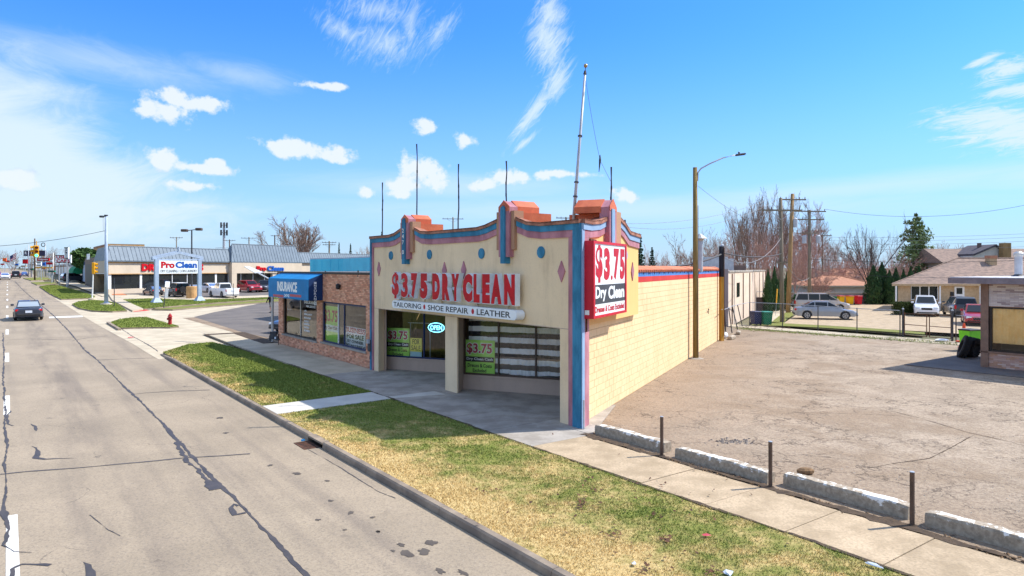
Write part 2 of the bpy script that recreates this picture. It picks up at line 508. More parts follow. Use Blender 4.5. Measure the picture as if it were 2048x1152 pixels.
def grass_mat(name, blade, straw=.36):
 "straw and green in drifts; straw grows towards the kerb (t small)"
 mt, b, p, co = new_mat(name)
 geo = b.n('ShaderNodeNewGeometry')
 po = geo.outputs['Position']
 sp = b.n('ShaderNodeSeparateXYZ'); b.put(sp.inputs[0], po)
 t = b.m('ADD', b.m('MULTIPLY', sp.outputs[0], m.x), b.m('MULTIPLY', sp.outputs[1], m.y))
 kerb = b.ramp(t, 8.2, 6.1)
 s_ = b.m('ADD', b.m('MULTIPLY', sp.outputs[0], u.x), b.m('MULTIPLY', sp.outputs[1], u.y))
 near = b.ramp(s_, 21, 12)
 d = b.m('ADD', b.m('MULTIPLY', b.m('SUBTRACT', b.noise(po, .55, 5, .65), .5), 1.9), b.m('MULTIPLY', b.m('SUBTRACT', b.noise(po, 2.6, 5, .65), .5), 1.8))
 d = b.m('ADD', d, b.m('MULTIPLY', kerb, .6))
 d = b.m('ADD', d, b.m('MULTIPLY', b.m('SUBTRACT', near, .75), .5))
 f = b.ramp(b.m('ADD', d, straw), .15, 1.0)
 g1, g2 = lin(138, 148, 70), lin(104, 122, 56)
 s1, s2 = lin(226, 200, 142), lin(194, 166, 110)
 v = b.ramp(b.noise(po, 11, 4, .7), .35, .65)
 c = b.mix(f, b.mix(v, g1, g2), b.mix(v, s1, s2))
 if blade:
  c = b.mix(b.m('MULTIPLY', b.ramp(b.noise(po, 45, 2, .6), .5, .66), .5), c, b.mix(f, lin(176, 184, 108), lin(238, 216, 164)))
 else:
  c = b.mix(.35, c, lin(112, 90, 56))
 b.put(p.inputs['Base Color'], c)
 p.inputs['Roughness'].default_value = .9
 p.inputs['Specular IOR Level'].default_value = .15
 return mt
def stripe_mat():
 mt, b, p, co = new_mat('striped fabric')
 sp = b.n('ShaderNodeSeparateXYZ'); b.put(sp.inputs[0], co)
 z = b.m('ADD', sp.outputs[2], b.m('MULTIPLY', b.m('SUBTRACT', b.noise(co, 2.5, 3), .5), .06))
 fz = b.m('FRACT', b.m('MULTIPLY', z, 2.78))
 f = b.ramp(fz, .485, .50)
 f2 = b.ramp(z, 1.12, 1.16)
 f3 = b.ramp(z, .66, .70)
 dark = b.mix(b.m('MULTIPLY', b.m('SUBTRACT', 1.0, f2), f3), lin(26, 28, 32), lin(136, 120, 112))
 c = b.mix(f, dark, lin(248, 248, 248))
 b.put(p.inputs['Base Color'], c)
 p.inputs['Roughness'].default_value = .9
 return mt
def stucco_mat(name, c1, stain, amount):
 mt, b, p, co = new_mat(name)
 run = b.m('ADD', b.m('MULTIPLY', b.noise(b.mapping(co, (1.5, 1.5, .22)), 1.3, 8, .7), .6), b.m('MULTIPLY', b.noise(co, 1.1, 6, .65), .4))
 big = b.noise(co, .5, 5, .6)
 c = b.mix(b.ramp(big, .35, .7), c1, tuple(x * .9 for x in c1))
 c = b.mix(b.m('MULTIPLY', b.ramp(run, .46, .72), amount), c, stain)
 c = b.mix(b.m('MULTIPLY', b.ramp(b.noise(co, 24, 4, .6), .5, .7), .12), c, stain)
 b.put(p.inputs['Base Color'], c)
 p.inputs['Roughness'].default_value = .92
 bn = b.n('ShaderNodeBump'); bn.inputs['Strength'].default_value = .25; bn.inputs['Distance'].default_value = .01
 b.put(bn.inputs['Height'], b.noise(co, 60, 4, .7)); b.put(p.inputs['Normal'], bn.outputs[0])
 return mt
def block_mat():
 mt, b, p, co = new_mat('painted block')
 oi = b.n('ShaderNodeObjectInfo')
 geo = b.n('ShaderNodeNewGeometry'); po = geo.outputs['Position']
 c = b.mix(b.ramp(b.noise(po, .9, 6, .6), .35, .7), lin(240, 209, 164), lin(230, 198, 152))
 c = b.mix(b.m('MULTIPLY', oi.outputs['Random'], .25), c, lin(214, 184, 138))
 run = b.noise(b.mapping(po, (3, 3, .5)), 1.8, 7, .7)
 c = b.mix(b.m('MULTIPLY', b.ramp(run, .52, .74), .5), c, lin(196, 160, 112))
 c = b.mix(b.m('MULTIPLY', b.ramp(b.noise(po, 7, 3, .7), .72, .78), .6), c, lin(244, 226, 190))
 b.put(p.inputs['Base Color'], c)
 p.inputs['Roughness'].default_value = .88
 bn = b.n('ShaderNodeBump'); bn.inputs['Strength'].default_value = .3; bn.inputs['Distance'].default_value = .008
 b.put(bn.inputs['Height'], b.noise(po, 45, 4, .7)); b.put(p.inputs['Normal'], bn.outputs[0])
 return mt
def attr_mat(name, rough=.9, attr='tint', base=(1, 1, 1)):
 mt, b, p, co = new_mat(name)
 a = b.n('ShaderNodeAttribute'); a.attribute_name = attr
 b.put(p.inputs['Base Color'], b.mix(b.m('MULTIPLY', b.ramp(b.noise(co, 30, 4), .45, .7), .15), a.outputs['Color'], lin(110, 76, 60)))
 p.inputs['Roughness'].default_value = rough
 return mt
def leaf_mat(name, c1, c2, trans=.0):
 mt, b, p, co = new_mat(name)
 c = b.mix(b.ramp(b.noise(co, .9, 4, .6), .35, .65), c1, c2)
 c = b.mix(b.ramp(b.noise(co, 9, 2, .6), .4, .7), c, tuple(x * 1.5 for x in c1))
 b.put(p.inputs['Base Color'], c)
 p.inputs['Roughness'].default_value = .75
 p.inputs['Specular IOR Level'].default_value = .25
 return mt
def chip_mat():
 "concrete stop with flaking white paint: more paint on top"
 mt, b, p, co = new_mat('flaking paint')
 geo = b.n('ShaderNodeNewGeometry'); po = geo.outputs['Position']
 sp = b.n('ShaderNodeSeparateXYZ'); b.put(sp.inputs[0], po)
 f = b.m('ADD', b.noise(po, 6.5, 7, .68), b.m('MULTIPLY', b.m('SUBTRACT', sp.outputs[2], .2), 1.6))
 f = b.m('ADD', f, b.m('MULTIPLY', b.m('SUBTRACT', b.noise(po, 1.1, 3), .5), .5))
 con = b.mix(b.ramp(b.noise(po, 14, 5, .65), .35, .65), lin(176, 162, 142), lin(146, 132, 114))
 c = b.mix(b.ramp(f, .535, .565), con, lin(232, 228, 220))
 c = b.mix(b.m('MULTIPLY', b.ramp(b.noise(po, 4, 5), .56, .7), .4), c, lin(110, 98, 82))
 b.put(p.inputs['Base Color'], c)
 p.inputs['Roughness'].default_value = .9
 bn = b.n('ShaderNodeBump'); bn.inputs['Strength'].default_value = .5; bn.inputs['Distance'].default_value = .015
 b.put(bn.inputs['Height'], f); b.put(p.inputs['Normal'], bn.outputs[0])
 return mt

MT = {}
MT['road'] = road_mat()
MT['lot'] = lot_mat()
MT['lawn'] = grass_mat('lawn soil', False)
MT['blade'] = grass_mat('grass blade', True)
MT['lawn_green'] = grass_mat('green lawn soil', False, -.5)
MT['blade_green'] = grass_mat('green grass blade', True, -.5)
MT['ground'] = pm('ground', lin(120, 112, 88), lin(98, 96, 66), .05, .95, fine=.2)
MT['conc'] = pm('concrete', lin(198, 184, 160), lin(178, 165, 142), .9, .9, .2, 40, fine=.2, rnd=.12)
MT['conc_old'] = pm('old concrete', lin(196, 174, 144), lin(166, 146, 118), 1.6, .92, .3, 30, fine=.7, rnd=.14)
MT['conc_new'] = pm('new concrete', lin(208, 204, 194), lin(192, 188, 180), 1.2, .9, .15, 40, fine=.12, rnd=.06)
MT['conc_grey'] = pm('grey concrete', lin(176, 168, 158), lin(146, 138, 128), 1.2, .9, .3, 30, fine=.25, rnd=.1)
MT['asphalt_dark'] = pm('dark asphalt', lin(118, 110, 104), lin(100, 94, 90), .5, .9, .3, 60, fine=.25)
MT['pad'] = pm('tarred pad', lin(116, 111, 108), lin(98, 94, 93), .8, .9, .3, 60, fine=.25)
MT['tar'] = pm('tar seal', lin(80, 74, 72), lin(66, 62, 62), 3, .55, .2, 30)
MT['tar_thin'] = pm('thin tar', lin(88, 83, 82), lin(74, 70, 70), 3, .7)
MT['stain'] = pm('oil stain', lin(92, 84, 76), lin(82, 74, 68), 4, .75)
MT['soil'] = pm('dark soil', lin(92, 76, 60), lin(66, 54, 44), 5, .95, .6, 30, fine=.3)
MT['white_line'] = pm('road paint', lin(232, 230, 224), lin(206, 202, 194), 9, .8, fine=.2)
MT['cream'] = stucco_mat('cream stucco', lin(240, 214, 176), lin(160, 134, 104), .4)
MT['cream_lit'] = stucco_mat('sunlit cream stucco', lin(232, 190, 122), lin(200, 150, 90), .25)  # sunlit copy of the cream stucco, warm sun put into its colour
MT['taupe'] = stucco_mat('taupe stucco', lin(194, 170, 152), lin(140, 120, 106), .3)
MT['pier_brown'] = stucco_mat('pier stucco', lin(178, 136, 108), lin(130, 96, 78), .3)
MT['mauve'] = pm('mauve paint', lin(190, 134, 144), lin(160, 106, 118), 2.6, .85, .2, stretch=(1, 1, .4))
MT['blue'] = pm('blue paint', lin(66, 140, 176), lin(44, 108, 140), 2.6, .8, .2, stretch=(1, 1, .4))
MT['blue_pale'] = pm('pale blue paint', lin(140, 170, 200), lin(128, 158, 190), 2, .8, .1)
MT['coping'] = pm('brown coping', lin(176, 122, 100), lin(132, 86, 70), 2.6, .8, .3)
MT['orange'] = pm('orange metal', lin(208, 112, 74), lin(184, 90, 58), 1.6, .55, .1)
MT['tile'] = pm('clay tile', lin(214, 132, 98), lin(190, 108, 78), 3, .75, .2, rnd=.3)
MT['block'] = block_mat()
MT['conc_kerb'] = pm('kerb concrete', lin(158, 142, 124), lin(122, 110, 98), 1.2, .9, .3, 30, fine=.3, rnd=.12)
MT['mortar'] = pm('painted joint', lin(190, 158, 112), lin(170, 140, 98), 5, .95)
MT['band_red'] = pm('red band', lin(206, 62, 58), lin(190, 54, 52), 1.5, .85)
MT['band_blue'] = pm('blue band', lin(88, 142, 210), lin(78, 130, 196), 1.5, .85)
MT['letter_red'] = pm('red letter face', lin(206, 10, 30), lin(180, 8, 24), 2.5, .5, fine=.05, spec=.2)
MT['letter_white'] = pm('white letter return', lin(232, 236, 240), lin(214, 220, 226), 2, .5)
MT['white'] = pm('white paint', lin(236, 236, 234), lin(222, 222, 220), 2, .6)
MT['sign_white'] = pm('sign face', lin(238, 242, 244), lin(228, 233, 236), 2, .35, fine=.04)
MT['black'] = pm('black paint', (.015, .015, .018), (.022, .022, .025), 3, .5)
MT['print_black'] = pm('black print', (.03, .03, .033), (.045, .045, .045), 8, .6, fine=0)
MT['charcoal'] = pm('charcoal print', lin(68, 72, 78), lin(60, 64, 70), 3, .5)
MT['print_red'] = pm('red print', lin(196, 26, 50), lin(180, 22, 44), 8, .5, fine=0)
MT['print_pink'] = pm('faded red print', lin(190, 74, 84), lin(176, 64, 74), 8, .5, fine=0)
MT['print_blue'] = pm('blue print', lin(24, 90, 176), lin(20, 80, 160), 8, .5, fine=0)
MT['sign_red'] = pm('red cabinet', lin(206, 24, 50), lin(190, 20, 44), 1.5, .4)
MT['poster_green'] = pm('green poster', lin(192, 236, 124), lin(178, 224, 108), 3, .6, fine=.03)
MT['poster_yellow'] = pm('yellow poster', lin(246, 238, 124), lin(238, 228, 110), 3, .6, fine=.03)
MT['poster_white'] = pm('white poster', lin(246, 248, 250), lin(238, 241, 245), 3, .6, fine=.03)
MT['poster_teal'] = pm('pale poster', lin(196, 222, 226), lin(180, 210, 216), 3, .6, fine=.03)
MT['glass'] = pane_mat('window glass', (.99, 1.0, 1.0), .0, (.03, .032, .03), 1.58)
MT['glass_shop'] = pane_mat('shop glass', (.99, 1.0, 1.0), .0, (.03, .032, .03), 1.62)
MT['glass_clear'] = pane_mat('clear glass', (.95, .95, .93), .0, (.03, .03, .03), 1.45)
MT['glass_dark'] = pane_mat('dark window glass', (.35, .38, .4), .6, (.03, .035, .04), 1.5)
MT['glass_car'] = pane_mat('car glass', (.28, .31, .33), .55, (.012, .014, .016), 1.5)
MT['frame_blue'] = pm('navy frame', lin(36, 52, 96), lin(30, 44, 84), 3, .5)
MT['frame_dark'] = pm('dark frame', lin(52, 46, 44), lin(44, 40, 38), 3, .55)
MT['frame_bronze'] = pm('bronze frame', lin(92, 74, 62), lin(80, 64, 54), 3, .5)
MT['alu'] = pm('aluminium', lin(196, 196, 194), lin(180, 180, 178), 3, .4, metal=.6)
MT['inside'] = pm('room wall', lin(150, 142, 128), lin(130, 122, 110), 1.5, .9)
MT['inside_dark'] = pm('dim room wall', lin(150, 136, 114), lin(120, 110, 94), 1.5, .9)
MT['stripes'] = stripe_mat()
MT['neon'] = glow('neon tube', (.22, .80, .95), 1.3)
MT['chip'] = chip_mat()
MT['wood_pole'] = pm('olive wood pole', lin(150, 126, 74), lin(118, 98, 58), 2.5, .9, .4, 20, stretch=(4, 4, .3))
MT['wood_grey'] = pm('weathered pole', lin(142, 130, 112), lin(112, 102, 88), 2.5, .9, .4, 20, stretch=(4, 4, .3))
MT['wood_tan'] = pm('tan pole', lin(168, 136, 94), lin(136, 108, 74), 2.5, .9, .4, 20, stretch=(4, 4, .3))
MT['pole_yellow'] = pm('yellow painted wood', lin(202, 152, 62), lin(180, 130, 50), 3, .85, .3, 20, stretch=(4, 4, .3))
MT['pole_black'] = pm('creosoted wood', lin(40, 40, 48), lin(30, 30, 36), 3, .8, .3, 20, stretch=(4, 4, .3))
MT['steel'] = pm('galvanised steel', lin(184, 188, 194), lin(166, 170, 178), 3, .45, metal=.15)
MT['steel_blue'] = pm('grey blue mast', lin(168, 184, 204), lin(154, 170, 192), 2, .5)
MT['steel_dark'] = pm('weathered steel', lin(86, 88, 92), lin(66, 66, 70), 4, .6, metal=.4)
MT['rust'] = pm('rusty steel', lin(110, 72, 52), lin(72, 52, 42), 8, .9, .4)
MT['post_brown'] = pm('stained post', lin(104, 84, 70), lin(72, 58, 50), 4, .85, .3, 25, stretch=(2, 2, .4))
MT['wire'] = pm('cable', (.03, .03, .035), (.04, .04, .045), 3, .6)
MT['wire_grey'] = pm('grey cable', (.22, .23, .25), (.18, .19, .2), 3, .6)
MT['rubber'] = pm('rubber', (.018, .018, .02), (.03, .03, .032), 6, .85, .3)
MT['rim'] = pm('wheel rim', lin(176, 178, 182), lin(150, 152, 156), 4, .35, metal=.7)
MT['lamp_red'] = pm('tail light', lin(200, 16, 24), lin(176, 12, 20), 8, .25, fine=0)
MT['lamp_clear'] = pm('head light', lin(222, 226, 230), lin(200, 206, 212), 8, .15, fine=0)
MT['plate'] = pm('plate', lin(226, 232, 240), lin(206, 214, 226), 8, .5, fine=0)
MT['trim_black'] = pm('car trim', (.02, .02, .022), (.03, .03, .032), 6, .6)
def paint(name, c, metal=.25): return pm(name, c, tuple(x * .94 for x in c), 2, .3, metal=metal, coat=.6, fine=0, spec=.5)
MT['car_navy'] = paint('navy car paint', lin(48, 56, 72))
MT['car_dark'] = paint('charcoal car paint', lin(60, 62, 68))
MT['car_black'] = paint('black car paint', lin(30, 32, 36))
MT['car_white'] = paint('white car paint', lin(232, 234, 238), 0)
MT['car_red'] = paint('red car paint', lin(176, 26, 46))
MT['car_champagne'] = paint('champagne car paint', lin(196, 182, 168))
MT['car_silver'] = paint('silver car paint', lin(154, 158, 164))
MT['car_blue'] = paint('blue car paint', lin(76, 104, 160))
MT['brick'] = attr_mat('brick')
MT['mortar_brick'] = pm('brick mortar', lin(186, 150, 128), lin(166, 132, 112), 6, .95)
MT['canvas'] = pm('blue canvas', lin(12, 130, 192), lin(10, 118, 176), 1.2, .7, .1)
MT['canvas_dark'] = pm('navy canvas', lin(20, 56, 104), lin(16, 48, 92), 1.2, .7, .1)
MT['cyan'] = pm('cyan metal siding', lin(70, 196, 226), lin(60, 182, 214), .8, .55, fine=.05)
MT['seam_roof'] = pm('blue grey roof metal', lin(114, 128, 140), lin(104, 118, 130), 1.2, .55, fine=.05)
MT['beige'] = stucco_mat('beige fascia', lin(206, 190, 168), lin(170, 150, 128), .2)
MT['tan_brick'] = pm('tan brick', lin(196, 156, 106), lin(176, 136, 90), 2, .9)
MT['grey_brick'] = pm('grey brown wall', lin(140, 124, 114), lin(118, 104, 96), 2, .9)
MT['navy_wall'] = pm('slate blue wall', lin(86, 98, 122), lin(72, 84, 108), 1.5, .85)
MT['awning_green'] = pm('green canvas', lin(26, 140, 96), lin(20, 120, 82), 2, .8)
MT['sig_yellow'] = pm('signal yellow', lin(228, 168, 24), lin(214, 150, 20), 4, .5)
MT['sig_green'] = glow('lit green lens', (.05, .85, .45), 1.6)
MT['sig_off'] = pm('unlit lens', lin(120, 44, 22), lin(100, 36, 18), 5, .3)
MT['hydrant'] = pm('hydrant red', lin(176, 36, 44), lin(150, 28, 36), 5, .6)
MT['bin_yellow'] = pm('yellow bin', lin(236, 186, 10), lin(222, 170, 8), 2, .55)
MT['bin_red'] = pm('red bin', lin(210, 34, 56), lin(194, 28, 48), 2, .55)
MT['bin_green'] = pm('green bin', lin(26, 122, 84), lin(22, 108, 74), 2, .55)
MT['bin_navy'] = pm('navy bin', lin(52, 58, 96), lin(44, 48, 82), 2, .55)
MT['bin_teal'] = pm('teal lid', lin(24, 140, 120), lin(20, 126, 108), 2, .55)
MT['lime'] = pm('lime plastic', lin(130, 232, 54), lin(116, 214, 44), 2, .5)
MT['cone'] = pm('orange cone', lin(240, 88, 36), lin(224, 76, 30), 3, .6)
MT['shingle_orange'] = pm('orange shingle', lin(186, 136, 110), lin(168, 118, 92), 3, .9, .4, 12, stretch=(1, 1, 3))
MT['shingle_brown'] = pm('brown shingle', lin(158, 134, 120), lin(124, 108, 100), 2.2, .95, .4, 12, stretch=(1, 1, 4))
MT['shingle_dark'] = pm('dark shingle', lin(92, 88, 96), lin(76, 72, 80), 2.2, .95)
MT['house_tan'] = pm('tan house brick', lin(196, 170, 136), lin(178, 152, 118), 4, .9)
MT['house_white'] = pm('pale siding', lin(206, 202, 196), lin(194, 190, 184), 2, .8)
MT['wall_block_grey'] = pm('grey block wall', lin(168, 156, 150), lin(142, 132, 128), 2.2, .9, .3, 20, fine=.2)
MT['wall_pink'] = stucco_mat('stained pale wall', lin(226, 204, 182), lin(150, 112, 86), .6)
MT['wall_grey'] = stucco_mat('grey end wall', lin(150, 140, 142), lin(116, 108, 108), .2)
MT['kiosk_brick'] = attr_mat('pale kiosk brick')
MT['kiosk_brown'] = pm('brown post', lin(142, 118, 104), lin(124, 102, 90), 3, .85)
MT['fascia'] = pm('grey brown fascia', lin(134, 126, 132), lin(118, 110, 116), 3, .8)
MT['roof_white'] = pm('white roof coat', lin(228, 226, 226), lin(196, 194, 198), 2.5, .85, .3)
MT['blind'] = pm('yellowed blind', lin(252, 226, 166), lin(244, 212, 146), 3, .9)
MT['bark'] = pm('grey bark', lin(156, 130, 114), lin(132, 110, 97), 3, .95)
MT['bark_dark'] = pm('dark bark', lin(112, 96, 88), lin(90, 78, 72), 3, .95)
MT['bark_red'] = pm('reddish twigs', lin(190, 152, 138), lin(166, 130, 118), 3, .95)
MT['bark_pale'] = pm('pale twigs', lin(184, 168, 158), lin(160, 146, 136), 3, .95)
MT['needle'] = leaf_mat('spruce needles', lin(44, 70, 46), lin(34, 54, 40))
MT['needle_blue'] = leaf_mat('pine needles', lin(126, 142, 92), lin(94, 114, 76))
MT['thuja'] = leaf_mat('arborvitae sprays', lin(62, 90, 52), lin(38, 62, 42))
MT['hedge'] = leaf_mat('boxwood leaves', lin(66, 78, 36), lin(46, 60, 28))
MT['bush'] = leaf_mat('green leaves', lin(70, 96, 48), lin(50, 74, 38))
MT['skin'] = pm('skin', lin(196, 150, 126), lin(186, 140, 116), 5, .6, fine=0)
MT['cloth_black'] = pm('black cloth', (.02, .02, .024), (.03, .03, .034), 8, .9)
MT['cloth_blue'] = pm('faded trousers', lin(120, 116, 116), lin(100, 98, 100), 8, .9)
MT['flag_red'] = pm('flag red', lin(190, 40, 60), lin(176, 36, 52), 6, .8, fine=0)
MT['flag_blue'] = pm('flag blue', lin(40, 56, 110), lin(34, 48, 96), 6, .8, fine=0)
MT['board_navy'] = pm('navy hoarding', lin(58, 54, 84), lin(48, 44, 72), 3, .6)
MT['gold'] = pm('weathered gilt', lin(190, 166, 120), lin(160, 138, 100), 6, .4, metal=.6)
MT['plaster_orange'] = pm('orange brick end', lin(196, 124, 84), lin(178, 110, 74), 3, .9)
MT['brown_box'] = pm('brown cabinet', lin(120, 100, 92), lin(104, 88, 82), 3, .8)
MT['rock'] = pm('brown rock', lin(146, 116, 84), lin(112, 90, 68), 9, .95, .8, 20)
MT['plastic_clear'] = pm('clear plastic', lin(206, 214, 222), lin(180, 190, 200), 8, .2)
# ------------------------------------------------------------------ ground, road, pavements
def lift(bm):
 "split at the two creases of the slope and raise"
 for s0 in (RISE0, RISE1):
  p = ST(s0, 0)
  bmesh.ops.bisect_plane(bm, geom=bm.verts[:] + bm.edges[:] + bm.faces[:], plane_co=p, plane_no=u, dist=1e-5)
 for v in bm.verts: v.co.z += gz(v.co.x, v.co.y)
def sheet(name, pts, z, mat, kind='structure', parent=None, depth=0.0, side=None, fine=0):
 "a flat piece of ground laid on the slope; depth: thickness of its rim"
 bm = bmesh.new()
 vs_ = [bm.verts.new((p[0], p[1], z)) for p in pts]
 f = bm.faces.new(vs_)
 if f.normal.z < 0 or sum((pts[i][0] * pts[(i + 1) % len(pts)][1] - pts[(i + 1) % len(pts)][0] * pts[i][1]) for i in range(len(pts))) < 0: f.normal_flip()
 if depth:
  r = bmesh.ops.extrude_edge_only(bm, edges=bm.edges[:])
  for g in r['geom']:
   if isinstance(g, bmesh.types.BMVert): g.co.z -= depth
 bmesh.ops.triangulate(bm, faces=[f_ for f_ in bm.faces if len(f_.verts) > 4])
 lift(bm)
 bmesh.ops.recalc_face_normals(bm, faces=bm.faces)
 up = [f_ for f_ in bm.faces if abs(f_.normal.z) > .9]
 if up and up[0].normal.z < 0: bmesh.ops.reverse_faces(bm, faces=bm.faces)
 me = bpy.data.meshes.new(name); bm.to_mesh(me); bm.free()
 me.materials.append(mat)
 if side:
  me.materials.append(side)
  for p in me.polygons:
   if abs(p.normal.z) < .5: p.material_index = 1
 o = bpy.data.objects.new(name, me); COL.objects.link(o)
 if parent is not None: o.parent = parent
 if kind: o['kind'] = kind
 return o
def poly_px(pts, z=0.0): return [G(px, py, z) for px, py in pts]
def band(s0, s1, t0, t1): return [ST(s0, t0), ST(s1, t0), ST(s1, t1), ST(s0, t1)]

big = 4200
gm = M()
xs = [ST(-big, -big), ST(RISE0, -big), ST(RISE1, -big), ST(big, -big), ST(-big, big), ST(RISE0, big), ST(RISE1, big), ST(big, big)]
for q in xs: q.z = gz(q.x, q.y) - .24
gm.add(xs, [(4, 5, 1, 0), (5, 6, 2, 1), (6, 7, 3, 2)])
tag(gm.build('ground', MT['ground']), kind='structure')

ZR = -.13                                    # the carriageway lies a kerb's height below the pavement
road = sheet('road', band(-60, 1500, -5.6, 6.02), ZR, MT['road'])
tag(sheet('median', band(-60, 1500, -34, -5.6), .02, MT['lawn_green'], depth=.16, side=MT['conc_grey']), kind='structure')
# painted dashes
for k in range(-1, 12):
 s0 = 11.05 + 13.9 * k if k < 3 else 11.05 + 13.9 * k
 L = 3.7
 for j in range(1):
  sheet('lane_marking', band(s0, s0 + L, -.10, .06) if k != 0 else band(s0, s0 + L, -.02, .14), ZR + .004, MT['white_line'], None, road)
sl0, sl1 = G(98, 636.5, ZR), G(166, 634, ZR)
d_ = (sl1 - sl0).normalized() * .0
sheet('stop_line', [sl0, sl1, G(167, 631, ZR), G(98, 633.5, ZR)], ZR + .004, MT['white_line'], None, road)
def ribbon(name, pts, wd, z, mat, seed=0, jag=.25, parent=None, taper=False):
 r = random.Random(seed)
 pts = [V((p[0], p[1], 0)) for p in pts]
 # finer steps with a little wander
 fine = []
 for i in range(len(pts) - 1):
  n = max(2, int((pts[i + 1] - pts[i]).length / .12))
  for j in range(n): fine.append(pts[i].lerp(pts[i + 1], j / n))
 fine.append(pts[-1])
 mb = M(); row = []; w1_ = w2_ = o_ = 0.0
 for i, p in enumerate(fine):
  d = (fine[min(i + 2, len(fine) - 1)] - fine[max(i - 2, 0)]).normalized()
  n_ = V((-d.y, d.x, 0))
  k = 1.0
  if taper: k = max(.05, math.sin(math.pi * min(1, max(0, i / (len(fine) - 1)))) ** .6)
  w1_ = w1_ * .72 + r.gauss(0, jag * .62); w2_ = w2_ * .72 + r.gauss(0, jag * .62); o_ = o_ * .9 + r.gauss(0, jag * .4)
  a = wd * k * max(.08, .5 + w1_); b_ = wd * k * max(.08, .5 + w2_); off = o_ * wd * .6
  zz = z + gz(p.x, p.y) + i * 1e-5
  row.append((p + n_ * (a + off) + V((0, 0, zz)), p - n_ * (b_ - off) + V((0, 0, zz))))
 for i in range(len(row) - 1): mb.poly([row[i][1], row[i + 1][1], row[i + 1][0], row[i][0]])
 return tag(mb.build(name, mat, parent), kind='stuff')
def rp(*pts): return [G(px, py, ZR) for px, py in pts]
zt = ZR + .006
ribbon('tar_seam', rp((660, 1200), (615, 1152), (500, 1032), (432, 962), (390, 918), (352, 878), (330, 850), (262, 786), (246, 772), (210, 735), (190, 716), (167, 698), (143, 668), (128, 652), (110, 634), (92, 618), (61, 593), (44, 578), (30, 563)), .062, zt, MT['tar'], 1, .3, road)
ribbon('tar_seam', rp((352, 884), (372, 905), (398, 936), (440, 978)), .11, zt + .002, MT['tar'], 2, .45, road)
ribbon('tar_seam', rp((492, 1026), (470, 1030), (462, 1016), (468, 1008), (478, 1012)), .07, zt + .002, MT['tar'], 3, .2, road)
ribbon('tar_seam', rp((0, 949), (60, 943), (170, 935), (300, 923), (376, 915), (440, 912), (500, 908)), .06, zt, MT['tar_thin'], 4, .2, road)
ribbon('tar_seam', rp((262, 789), (290, 786), (335, 783), (420, 780)), .06, zt, MT['tar_thin'], 5, .2, road)
ribbon('tar_seam', rp((196, 720), (250, 718), (311, 716)), .07, zt, MT['tar_thin'], 6, .2, road)
ribbon('tar_seam', rp((145, 681), (180, 675), (215, 672)), .07, zt, MT['tar_thin'], 7, .2, road)
ribbon('tar_seam', rp((0, 681), (60, 678), (140, 680)), .05, zt, MT['tar_thin'], 8, .2, road)
ribbon('tar_seam', rp((6, 666), (8, 700), (6, 760), (9, 800), (12, 830), (8, 860), (14, 890), (10, 930), (14, 980), (8, 1010), (16, 1060), (10, 1090), (30, 1103), (66, 1105)), .045, zt, MT['tar'], 9, .4, road)
ribbon('tar_seam', rp((20, 1160), (24, 1138), (44, 1129), (70, 1129), (100, 1131)), .07, zt, MT['tar'], 10, .25, road)
ribbon('tar_seam', rp((166, 1125), (178, 1131), (186, 1152), (190, 1170)), .09, zt, MT['tar'], 11, .25, road, True)
ribbon('tar_seam', rp((62, 892), (74, 896), (76, 905), (72, 916), (90, 919), (150, 916)), .06, zt, MT['tar'], 12, .3, road, True)
ribbon('tar_seam', rp((62, 848), (72, 853), (74, 862)), .07, zt, MT['tar'], 13, .3, road, True)
ribbon('tar_seam', rp((8, 822), (22, 822), (14, 830), (16, 848), (26, 852)), .05, zt, MT['tar'], 14, .3, road)
ribbon('road_crack', rp((600, 890), (680, 935), (720, 960), (760, 985), (790, 997)), .018, zt, MT['tar_thin'], 15, .45, road)
ribbon('road_crack', rp((180, 1030), (215, 1060), (240, 1072)), .015, zt, MT['tar_thin'], 16, .45, road)
rs = random.Random(4)
mb = M()
for (px, py, rx, ry) in [(812, 1106, .13, .06), (848, 1104, .1, .05), (862, 1085, .1, .05), (803, 1090, .08, .03), (786, 1102, .04, .02), (594, 947, .08, .05), (701, 1026, .06, .04), (661, 1002, .06, .03), (654, 962, .05, .03), (757, 1063, .04, .02), (757, 1064, .03, .02),
     (880, 1142, .08, .03), (926, 1146, .09, .03), (540, 931, .05, .04), (440, 836, .1, .06), (452, 866, .08, .04), (636, 1040, .04, .03), (690, 1060, .03, .02), (745, 1035, .03, .03)]:
 c = G(px, py, ZR); n = 14; k = [rs.uniform(.6, 1.35) for _ in range(n)]
 mb.poly([c + u * (rx * k[i] * math.cos(6.283 * i / n)) * 1.2 + m * (ry * 1.6 * k[i] * math.sin(6.283 * i / n)) + V((0, 0, .005)) for i in range(n)])
tag(mb.build('oil_stain', MT['stain'], road), kind='stuff')

# kerb of the avenue in cast lengths, with a slot at the storm inlet
kerb = None
KT0, KT1 = 6.02, 6.19
def kerb_piece(s0, s1, z0=0.0, z1=0.0, top=.0):
 mb = M()
 a, b_ = ST(s0 + .006, KT0), ST(s1 - .006, KT0); a2, b2 = ST(s0 + .006, KT1), ST(s1 - .006, KT1)
 def P(p, z): return V((p.x, p.y, z + gz(p.x, p.y)))
 e = .03
 lean = m * .025
 mb.add([P(a, ZR - .1), P(b_, ZR - .1), P(b_ + lean, z1 - e), P(a + lean, z0 - e), P(a + lean + m * e, z0), P(b_ + lean + m * e, z1), P(b2, z1), P(a2, z0), P(a2, ZR - .1), P(b2, ZR - .1)],
     [(0, 1, 2, 3), (3, 2, 5, 4), (4, 5, 6, 7), (7, 6, 9, 8), (0, 3, 4, 7, 8), (1, 9, 6, 5, 2)])
 return mb
ks = []
edges = [-14.0 + 3.05 * i for i in range(18)]
